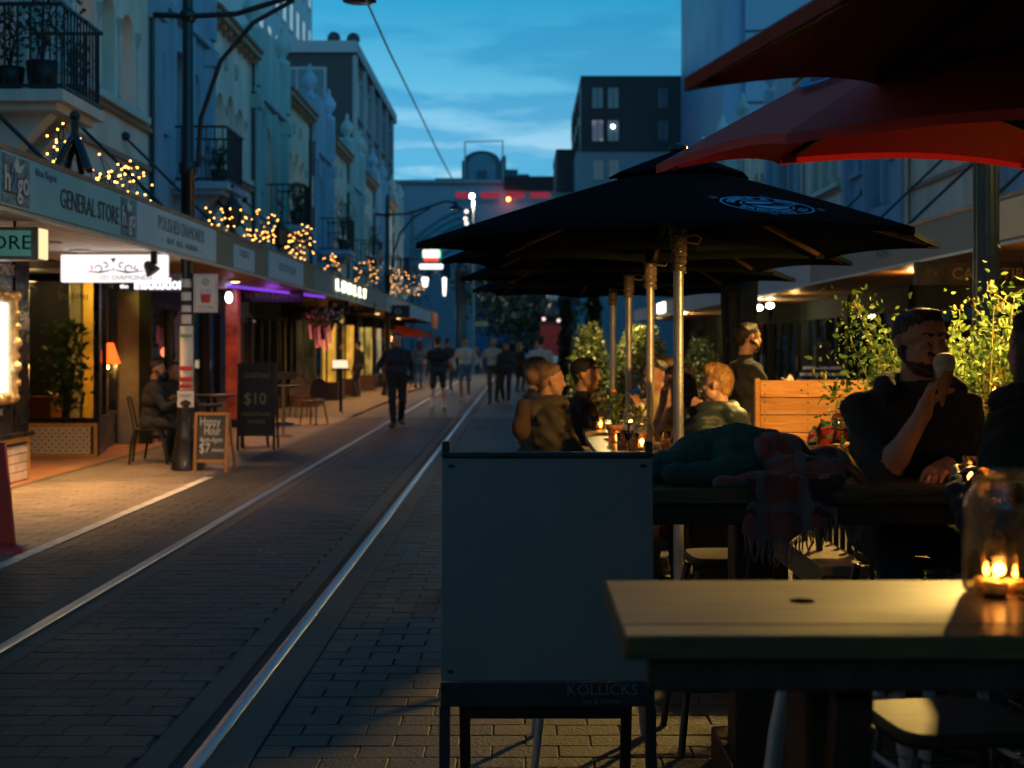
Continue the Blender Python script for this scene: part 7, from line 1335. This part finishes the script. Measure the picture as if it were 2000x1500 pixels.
q = P(1022, 818, 9.3); t = thing('backpack', 'brown backpack hanging behind the olive coat woman', 'backpack', tuple(q)); pr = [(A3(q+Vector((.0, .0, .09))), A3(q+Vector((-.01, 0, -.08))), .045, .06, 0), (A3(q+Vector((-.04, -.03, -.06))), A3(q+Vector((-.04, -.03, -.03))), .03, .03, 0)]; setobj('bag', sdf_mesh(pr, .01, 'bag', [B_('brown canvas bag', (.06, .032, .02))], .03), t)
# ---- people standing at the back right
person('man in dark sweater standing in profile near the folded umbrella', (1.78, 11.2, 0), -pi/2+.25, 1.74, top=B_('dark sweater', (.018, .022, .026)), hair=('crop', 'dark'), hands=[(-.22, .10, -.1), (.1, .30, .28)], vox=.011, beard=.6, hyaw=-.1)
def stripes():
    m, nt, b = nodes('striped knit'); L = nt.links.new; g_ = N(nt, 'ShaderNodeNewGeometry'); s_ = N(nt, 'ShaderNodeSeparateXYZ'); L(g_.outputs['Position'], s_.inputs[0]); mu = N(nt, 'ShaderNodeMath', op='MULTIPLY', i_1=14.0); L(s_.outputs[2], mu.inputs[0]); fr = N(nt, 'ShaderNodeMath', op='FRACT'); L(mu.outputs[0], fr.inputs[0]); gt_ = N(nt, 'ShaderNodeMath', op='GREATER_THAN', i_1=.55); L(fr.outputs[0], gt_.inputs[0])
    mx_ = N(nt, 'ShaderNodeMix', data_type='RGBA'); L(gt_.outputs[0], mx_.inputs[0]); mx_.inputs[6].default_value = (.015, .015, .02, 1); mx_.inputs[7].default_value = (.5, .42, .36, 1); L(mx_.outputs[2], b.inputs['Base Color']); b.inputs['Roughness'].default_value = .9; return m
person('dark haired woman in black and cream striped top seen from behind', (3.4, 16.0, 0), -.1, 1.64, top=stripes(), hair=('long', 'black'), hands=[(-.24, .08, .0), (.24, .08, .0)], vox=.011, fem=True)
# ---- walkers in the street
g = G(775, 834); person('man in dark jacket and dark trousers walking towards the camera', g, pi+.1, 1.80, top=B_('navy jacket', (.014, .018, .026)), bottom=B_('black trousers', (.01, .01, .01)), hair=('short', 'dark'), feet=[(-.07, -.16, .04), (.06, .14, 0)], hands=[(-.26, .02, -.1), (.36, .14, .02)], vox=.014, girth=1.12, bulk=1.08, skin=0)
g = G(855, 800); person('young man in black tee and shorts with white socks walking away', g, .05, 1.78, top=B_('black tee', (.014, .018, .024)), bottom=B_('dark grey shorts', (.03, .034, .04)), shoe=mat('white sneaker', (.5, .46, .42), .6), sock=B_('white sock', (.55, .52, .48)), shorts=True, sleeves='short', hair=('short', 'brown'), feet=[(-.12, -.15, .02), (.14, .1, 0)], hands=[(-.28, .05, -.08), (.3, .14, 0)], vox=.015, skin=2)
g = G(908, 783); person('man in white long sleeved shirt and denim shorts walking towards the camera', g, pi-.05, 1.79, top=B_('white shirt', (.50, .47, .38)), bottom=B_('denim shorts', (.06, .13, .20)), shorts=True, hair=('short', 'dark'), feet=[(-.08, -.12, .05), (.08, .14, 0)], hands=[(-.3, .1, .05), (.26, .05, -.05)], shoe=mat('white sneaker', (.5, .46, .42), .6), vox=.016, skin=1)
g = G(963, 788); person('man in pale tan shirt and olive trousers walking towards the camera', g, pi+.1, 1.79, top=B_('pale tan shirt', (.46, .40, .30)), bottom=B_('olive trousers', (.06, .055, .035)), hair=('crop', 'fair'), feet=[(-.09, -.1, .03), (.09, .12, 0)], hands=[(-.28, .08, -.08), (.3, .1, 0)], vox=.016, skin=0)
g = G(988, 789); person('shorter person in dark hat and dark jacket beside the pale shirted man', g, pi-.1, 1.66, top=B_('dark olive jacket', (.03, .03, .022)), hair=('long', 'dark', 'cap'), feet=[(-.08, .1, 0), (.08, -.1, .03)], vox=.016, fem=True, shoe=mat('tan shoe', (.35, .22, .12), .6))
g = G(1014, 765); person('woman with long blond hair in a long dark coat', g, -.6, 1.68, top=B_('long dark coat', (.012, .012, .014)), coat=.8, hair=('long', 'fair'), vox=.017, fem=True)
g = Vector((.43, 29.5, 0)); person('person in white shirt with back turned beyond the seated diners', g, .2, 1.77, top=B_('cream shirt', (.52, .46, .36)), hair=('short', 'dark'), vox=.016)
g = G(818, 757); person('long haired person in grey hoodie near the far shopfronts', g, .3, 1.72, top=B_('grey hoodie', (.12, .13, .14)), bottom=B_('blue jeans', (.06, .12, .2)), hair=('long', 'brown'), vox=.018, fem=True)
g = G(874, 762); person('dark haired person behind the young man in shorts', g, .0, 1.78, top=B_('black coat', (.01, .01, .01)), hair=('updo', 'black'), vox=.018)
g = G(700, 775); person('person in black at the far shop window behind the walking man', g, 1.2, 1.70, top=B_('black coat', (.01, .01, .01)), hair=('short', 'black'), vox=.018)
for k, (u, v, c_, lab) in enumerate(((838, 735, (.3, .26, .24), 'distant pedestrian in pale top by the red canopy'), (862, 730, (.03, .03, .04), 'distant pedestrian in dark top under the lantern'), (897, 728, (.1, .1, .12), 'distant pedestrian beside the dark column'), (930, 730, (.12, .08, .06), 'distant pedestrian near the street light'), (1048, 735, (.03, .03, .03), 'distant pedestrian in front of the red kiosk'))):
    g = G(u, v); person(lab, g, rng.uniform(0, 6), 1.7, top=B_('far top %d' % k, c_), vox=.024, hair=('short', 'dark'))
# ---- cafe guests on the left
p = G(290, 905); person('bearded man in black sweater sitting at the left pavement cafe', (p.x+.02, p.y, 0), -pi/2+.15, 1.78, seat=.45, lean=.12, top=B_('black sweater', (.012, .013, .012)), hair=('short', 'dark'), beard=1.3, hands=[(-.14, .40, .26), (.16, .42, .26)], vox=.013, skin=1, girth=1.1)
p = Vector((-3.98+.0, 19.1, 0)); person('guest facing the bearded man at the left pavement cafe', (-4.72, 19.4, 0), pi+.5, 1.68, seat=.45, top=B_('black shirt', (.012, .012, .012)), hair=('short', 'black'), hands=[(-.14, .34, .26), (.16, .38, .26)], vox=.014, skin=1)
# ================================================================ BLANKETS
def plaid(name, c0, c1, c2, c3, sc=9, off=0):
    m, nt, b = nodes(name); L = nt.links.new; tcn = N(nt, 'ShaderNodeTexCoord'); s_ = N(nt, 'ShaderNodeSeparateXYZ'); n_ = N(nt, 'ShaderNodeTexNoise', i_Scale=3.0); ad = N(nt, 'ShaderNodeVectorMath', op='MULTIPLY_ADD'); L(n_.outputs['Color'], ad.inputs[0]); ad.inputs[1].default_value = (.07, .07, .07); L(tcn.outputs['Object'], ad.inputs[2]); L(ad.outputs[0], s_.inputs[0])
    def band(o, sc_, th, of):
        mu = N(nt, 'ShaderNodeMath', op='MULTIPLY_ADD', i_1=sc_, i_2=of); L(o, mu.inputs[0]); fr = N(nt, 'ShaderNodeMath', op='FRACT'); L(mu.outputs[0], fr.inputs[0]); g_ = N(nt, 'ShaderNodeMath', op='GREATER_THAN', i_1=th); L(fr.outputs[0], g_.inputs[0]); return g_.outputs[0]
    a = N(nt, 'ShaderNodeMath', op='ADD'); L(s_.outputs[1], a.inputs[0]); L(s_.outputs[2], a.inputs[1]); col = None
    for (o, sc_, th, of, c_) in ((s_.outputs[0], sc*.5, .5, off, c1), (a.outputs[0], sc*.5, .55, off+.2, c2), (s_.outputs[0], sc, .78, off, c3), (a.outputs[0], sc, .8, off, c3)):
        x = N(nt, 'ShaderNodeMix', data_type='RGBA'); L(band(o, sc_, th, of), x.inputs[0]); x.inputs[7].default_value = (*c_, 1)
        if col is None: x.inputs[6].default_value = (*c0, 1)
        else: L(col, x.inputs[6])
        col = x.outputs[2]
    L(col, b.inputs['Base Color']); b.inputs['Roughness'].default_value = .95; b.inputs['Sheen Weight'].default_value = .3; nb_ = N(nt, 'ShaderNodeTexNoise', i_Scale=70.0); bp = N(nt, 'ShaderNodeBump', i_Strength=.5, i_Distance=.01); L(nb_.outputs[0], bp.inputs['Height']); L(bp.outputs[0], b.inputs['Normal']); return m
def heap(name, label, pr, m, vox=.006, amp=.006):
    t = thing(name, label, 'blanket', Vector(pr[0][0]).to_tuple())
    def post(v, tg): return v+np.stack([0*v[:, 0], 0*v[:, 0], 1+0*v[:, 0]], 1)*((1-np.abs(np.sin(v[:, 0]*23+v[:, 1]*31+2*np.sin(v[:, 1]*14+v[:, 0]*9))))*.022-.008+np.sin(v[:, 0]*75+v[:, 1]*40)*np.sin(v[:, 1]*64)*amp*.6)[:, None]
    setobj('cloth', sdf_mesh(pr, vox, 'cloth', [m], .03, post), t); return t
c = lambda x, y, z: A3((x, y, z)); zt = 1.05
heap('green_blanket', 'dark green blanket heaped on the left of the bar table', [(c(.46, 4.86, zt+.055), c(.62, 4.92, zt+.085), .05, .07, 0), (c(.62, 4.95, zt+.08), c(.76, 4.93, zt+.12), .075, .075, 0), (c(.52, 4.78, zt+.04), c(.78, 4.80, zt+.05), .04, .05, 0), (c(.74, 4.88, zt+.09), c(.86, 4.9, zt+.1), .08, .075, 0), (c(.6, 5.02, zt+.05), c(.8, 5.05, zt+.05), .05, .05, 0)], B_('dark green wool', (.012, .06, .04), bscale=40))
M_pl = plaid('red brown plaid wool', (.26, .04, .028), (.05, .015, .012), (.28, .06, .035), (.16, .11, .10), 7)
bl = heap('plaid_blanket', 'red brown plaid blanket with fringe hanging over the table edge', [(c(.84, 4.84, zt+.11), c(.93, 4.86, zt+.10), .055, .06, 0), (c(.88, 4.80, zt+.05), c(1.06, 4.82, zt+.055), .055, .045, 0), (c(.98, 4.84, zt+.07), c(1.08, 4.83, zt+.06), .04, .05, 0), (c(.66, 4.735, zt+.022), c(.86, 4.735, zt+.025), .020, .022, 0), (c(.92, 4.76, zt+.045), c(1.04, 4.73, zt+.03), .05, .045, 0), (c(.9, 4.66, zt+.02), c(1.05, 4.66, zt+.02), .018, .02, 0)], M_pl)
mb = MB(); nx, nz = 16, 14
for i in range(nx+1):
    for j in range(nz+1):
        f, g_ = i/nx, j/nz; x = .74+.27*f+.03*g_*(f-.3); drop = (.14+.07*sin(f*3.1+.5))*g_; mb.v.append((x+.01*sin(g_*5+f*9), 4.650-.006-.025*abs(sin(f*9+1))*g_-.012*sin(f*17)*g_, zt+.035-drop))
for i in range(nx):
    for j in range(nz): q0 = i*(nz+1)+j; mb.f.append((q0, q0+1, q0+nz+2, q0+nz+1)); mb.m.append(0); mb.s.append(True)
mb.build('draped_fold', M_pl, bl); mb = MB()
for k in range(34):
    f = k/33; i = int(f*nx); b0 = Vector((.74+.27*f+.03*(f-.3), 4.642-.025*abs(sin(f*9+1)), zt+.035-(.14+.07*sin(f*3.1+.5)))); mb.tube([b0, b0+Vector((random.uniform(-.01, .01), -.004, -.035)), b0+Vector((random.uniform(-.015, .015), random.uniform(-.006, .004), -.075))], [.0035, .003, .0015], 5)
for k in range(16): b0 = Vector((1.085+.004*k*random.random(), 4.68+.012*k, zt+.085-.003*k)); mb.tube([b0, b0+Vector((.03, -.01, -.02)), b0+Vector((.055, -.015, -.05))], [.003, .0025, .0012], 5)
tag(mb.build('fringe', B_('plaid fringe wool', (.28, .14, .09)), bl), kind='stuff')
q = SIDE; heap('bright_blanket', 'folded blanket in bright green, red and cream on the side table', [(c(q.x-.08, q.y, q.z+.035), c(q.x+.34, q.y, q.z+.035), .034, .034, 0), (c(q.x-.02, q.y-.03, q.z+.075), c(q.x+.3, q.y-.02, q.z+.09), .045, .045, 0), (c(q.x+.05, q.y+.02, q.z+.12), c(q.x+.26, q.y, q.z+.12), .035, .04, 0), (c(q.x-.10, q.y-.05, q.z+.02), c(q.x-.14, q.y-.06, q.z-.13), .028, .022, 0)], plaid('bright plaid wool', (.55, .45, .2), (.015, .22, .12), (.5, .02, .03), (.02, .02, .02), 12, .3))
# ================================================================ FAIRY LIGHTS, BALCONY PLANTS, BASKETS
M_fb = emit('fairy light glow', (1, .40, .07), 13); fmesh = MB().ball((0, 0, 0), .0095, 6).mesh('bulb', M_fb)
M_cord = mat('dark thin cord', (.02, .02, .015), .7); LM_bx = leafm('box hedge leaf', (.04, .06, .025), .2)
def fairy(label, u0, u1, v0, v1, Y, n, seed, depth=.5, bush=True):
    random.seed(seed); a, b = P(u0, v0, Y), P(u1, v1, Y); t = thing('fairy_lights', label, 'fairy lights', ((a.x+b.x)/2, Y, min(a.z, b.z)), group='fairy lights on the awning roofs'); pts = []
    for i in range(int(n*1.25)):
        p = Vector((random.uniform(a.x, b.x), Y+random.uniform(-depth, depth), b.z+(a.z-b.z)*random.random()**1.3)); pts.append(p)
        o = bpy.data.objects.new('bulb', fmesh); link(o); o.parent = t; o.location = WM[t.name].inverted() @ p
    pts.sort(key=lambda q: q.x); mb = MB(); mb.tube(pts, .004, 4); mb.build('cord', M_cord, t)
    st = MB()
    for k in range(6): p = random.choice(pts); st.tube([((a.x+b.x)/2, Y, AT+.01), tuple(p)], .006, 4)
    st.build('branch', M_cord, t)
fairy('warm fairy lights beneath the first balcony', 96, 158, 245, 318, 13.6, 20, 1); fairy('cluster of warm fairy lights above the jeweller sign', 185, 275, 312, 385, 14.6, 46, 2); fairy('few fairy lights right of the black lamp post', 396, 465, 405, 450, 19.5, 16, 3)
fairy('fairy lights round the topiary over the olive awning', 484, 540, 412, 470, 23.5, 34, 4); fairy('dense fairy lights over the long blue sign', 535, 608, 438, 505, 26.0, 62, 5); fairy('sparse fairy lights before the lit letters', 628, 665, 495, 525, 33, 12, 6); fairy('fairy lights above the glowing letters', 690, 745, 510, 560, 42, 30, 7); fairy('bright fairy lights over the far white sign', 758, 800, 525, 572, 47, 34, 8); fairy('farthest fairy lights beside the lantern', 806, 832, 535, 578, 56, 18, 9); fairy('sparse fairy lights over the gift sign', 605, 640, 520, 560, 31, 8, 10)
random.seed(30)
def potplant(label, c, r, h, lh, n, lm, lr, leaf=.06, ball=False, shape=(1, 1, 1)):
    t = thing('potted_shrub', label, 'potted plant', c); c = Vector(c); MB().lathe([(r*.72, 0), (r*.9, h*.5), (r, h), (r*.9, h), (r*.86, h*.9), (.0, h*.9)], tuple(c), 16).build('pot', M_blk, t); st = MB()
    for k in range(7): a = k*1.9; st.tube([c+Vector((0, 0, h*.9)), c+Vector((cos(a)*lr*.25, sin(a)*lr*.25, h+lh*.5)), c+Vector((cos(a)*lr*.7, sin(a)*lr*.7, h+lh*random.uniform(.6, 1)))], [.012, .008, .003], 5)
    st.build('stem', M_cord, t); mb = MB(); pts = []
    for _ in range(n):
        if ball: d = Vector(rng.normal(size=3)).normalized()*lr*random.uniform(.75, 1.05); pts.append(c+Vector((0, 0, h+lh))+d)
        else: pts.append(c+Vector((rng.normal()*lr*.5, rng.normal()*lr*.5, h+lh*random.uniform(.15, 1.05))))
    foliage(mb, pts, leaf); tag(mb.build('leaves', lm, t), kind='stuff')
zb = 4.221
potplant('leafy shrub in tall black pot on the nearest balcony', (-5.12, 15.25, zb), .17, .34, .9, 420, LM_bx, .35); potplant('leafy shrub in wide black pot at the left of the nearest balcony', (-5.45, 15.2, zb), .16, .27, .6, 260, LM_bx, .25); potplant('slim dark shrub at the far corner of the nearest balcony', (-5.05, 16.15, zb), .13, .25, .5, 200, LM_bx, .16)
potplant('round topiary ball in a pot on the teal house balcony', (-5.0, 31.9, zb), .16, .3, .45, 350, LM_bx, .2, .05, True); potplant('dark shrub on the teal house balcony right of the topiary', (-5.05, 32.6, zb), .16, .3, .4, 260, LM_bx, .22); potplant('dark shrub on the deep blue house balcony', (-5.05, 23.9, zb), .15, .25, .35, 240, LM_bx, .2); potplant('tall dark shrub on the bright blue house balcony', (-5.0, 40.3, zb), .15, .3, 1.0, 350, LM_bx, .3); potplant('tall dark shrub on the pale teal house balcony', (-5.0, 48.5, zb), .15, .3, 1.0, 350, LM_bx, .3)
# banner board on a balcony
t = thing('balcony_banner', 'tall black banner board on the teal house balcony', 'banner', (-4.85, 32.9, 4.2)); MB().box(-4.79, -4.74, 32.3, 33.0, 4.25, 6.2).build('board', M_blk, t); MB().box(-4.738, -4.734, 32.45, 32.75, 4.7, 5.4).build('print', M_wprint, t)
# little black goat-like ornament group on the first awning: iron tripod lamp stand
t = thing('awning_bracket', 'black iron tripod bracket standing on the near awning roof', 'bracket', (-4.2, 13.1, AT)); mb = MB(); q = P(146, 345, 12.4)
for (dx, dy) in ((-.14, -.1), (.14, -.1), (.0, .2), (.1, .12), (-.1, .1)): mb.tube([(q.x+dx, 12.4+dy, AT+.046), (q.x+dx*.4, 12.4+dy*.4, AT+.25), (q.x, 12.4, AT+.36)], [.03, .035, .03], 6)
mb.tube([(q.x, 12.4, AT+.3), (q.x, 12.4, AT+.52)], .035, 8); mb.build('legs', M_darkmetal, t); MB().ball((q.x, 12.4, AT+.52), .05, 8).build('socket', M_darkmetal, t)
for (yy, lab) in ((20.3, 'black iron lantern standing on the olive awning roof'), (24.4, 'black iron lantern at the far end of the olive awning roof')):
    t = thing('roof_lantern', lab, 'lantern', (-4.1, yy, AT)); MB().lathe([(.12, .046), (.1, .1), (.05, .14), (.05, .2), (.12, .24), (.14, .5), (.05, .62), (.0, .75)], (-4.1, yy, AT), 8, smooth=False).build('lantern_body', M_darkmetal, t); MB().lathe([(.0, .76), (.03, .79), (.0, .84)], (-4.1, yy, AT), 8).build('finial', M_darkmetal, t)
# hanging baskets
for k, (u, lab) in enumerate(((617, 'left hanging basket of pink flowers under the green awning'), (636, 'right hanging basket of pink flowers under the green awning'))):
    q = P(u, 632, 30.0); t = thing('hanging_basket', lab, 'hanging basket', tuple(q)); MB().lathe([(.0, -.2), (.14, -.15), (.2, 0), (.19, .02), (.0, .02)], tuple(q), 14).build('basket', M_leg, t); mb = MB(); foliage(mb, [q+Vector((rng.normal()*.13, rng.normal()*.13, .05+abs(rng.normal())*.14)) for _ in range(160)], .09); tag(mb.build('leaves', LM_h, t), kind='stuff'); fl = MB()
    for _ in range(26): fl.ball(q+Vector((rng.normal()*.14, rng.normal()*.14-.05, .05+abs(rng.normal())*.18)), .035, 6)
    for _ in range(6): p = q+Vector((rng.normal()*.1, -.15, 0)); fl.bar(p, p+Vector((.03, 0, -random.uniform(.3, .6))), .05, .01)
    tag(fl.build('flowers', mat('pink flower', (.6, .2, .32), .6), t), kind='stuff'); MB().tube([q+Vector((0, 0, .02)), (q.x, q.y, AB+.01)], .01, 5).build('chain', M_darkmetal, t)
# wind-blown leaves and flecks on the paving
random.seed(77); mb = MB()
for _ in range(90):
    p = Vector((random.uniform(-3.4, 1.2), random.uniform(5, 16), .004)); a = random.uniform(0, 6.3); d = Vector((cos(a), sin(a), 0)); s = Vector((-sin(a), cos(a), 0)); L_ = random.uniform(.012, .035)
    mb.add([p, p+d*L_*.5+s*L_*.3+Vector((0, 0, .006)), p+d*L_+Vector((0, 0, .003)), p+d*L_*.5-s*L_*.3+Vector((0, 0, .004))], [(0, 1, 2, 3)])
tag(mb.build('fallen_leaves', mat('dry leaf', (.16, .12, .07), .8, var=.5)), 'dry leaf flecks scattered over the paving', 'leaves', kind='stuff')
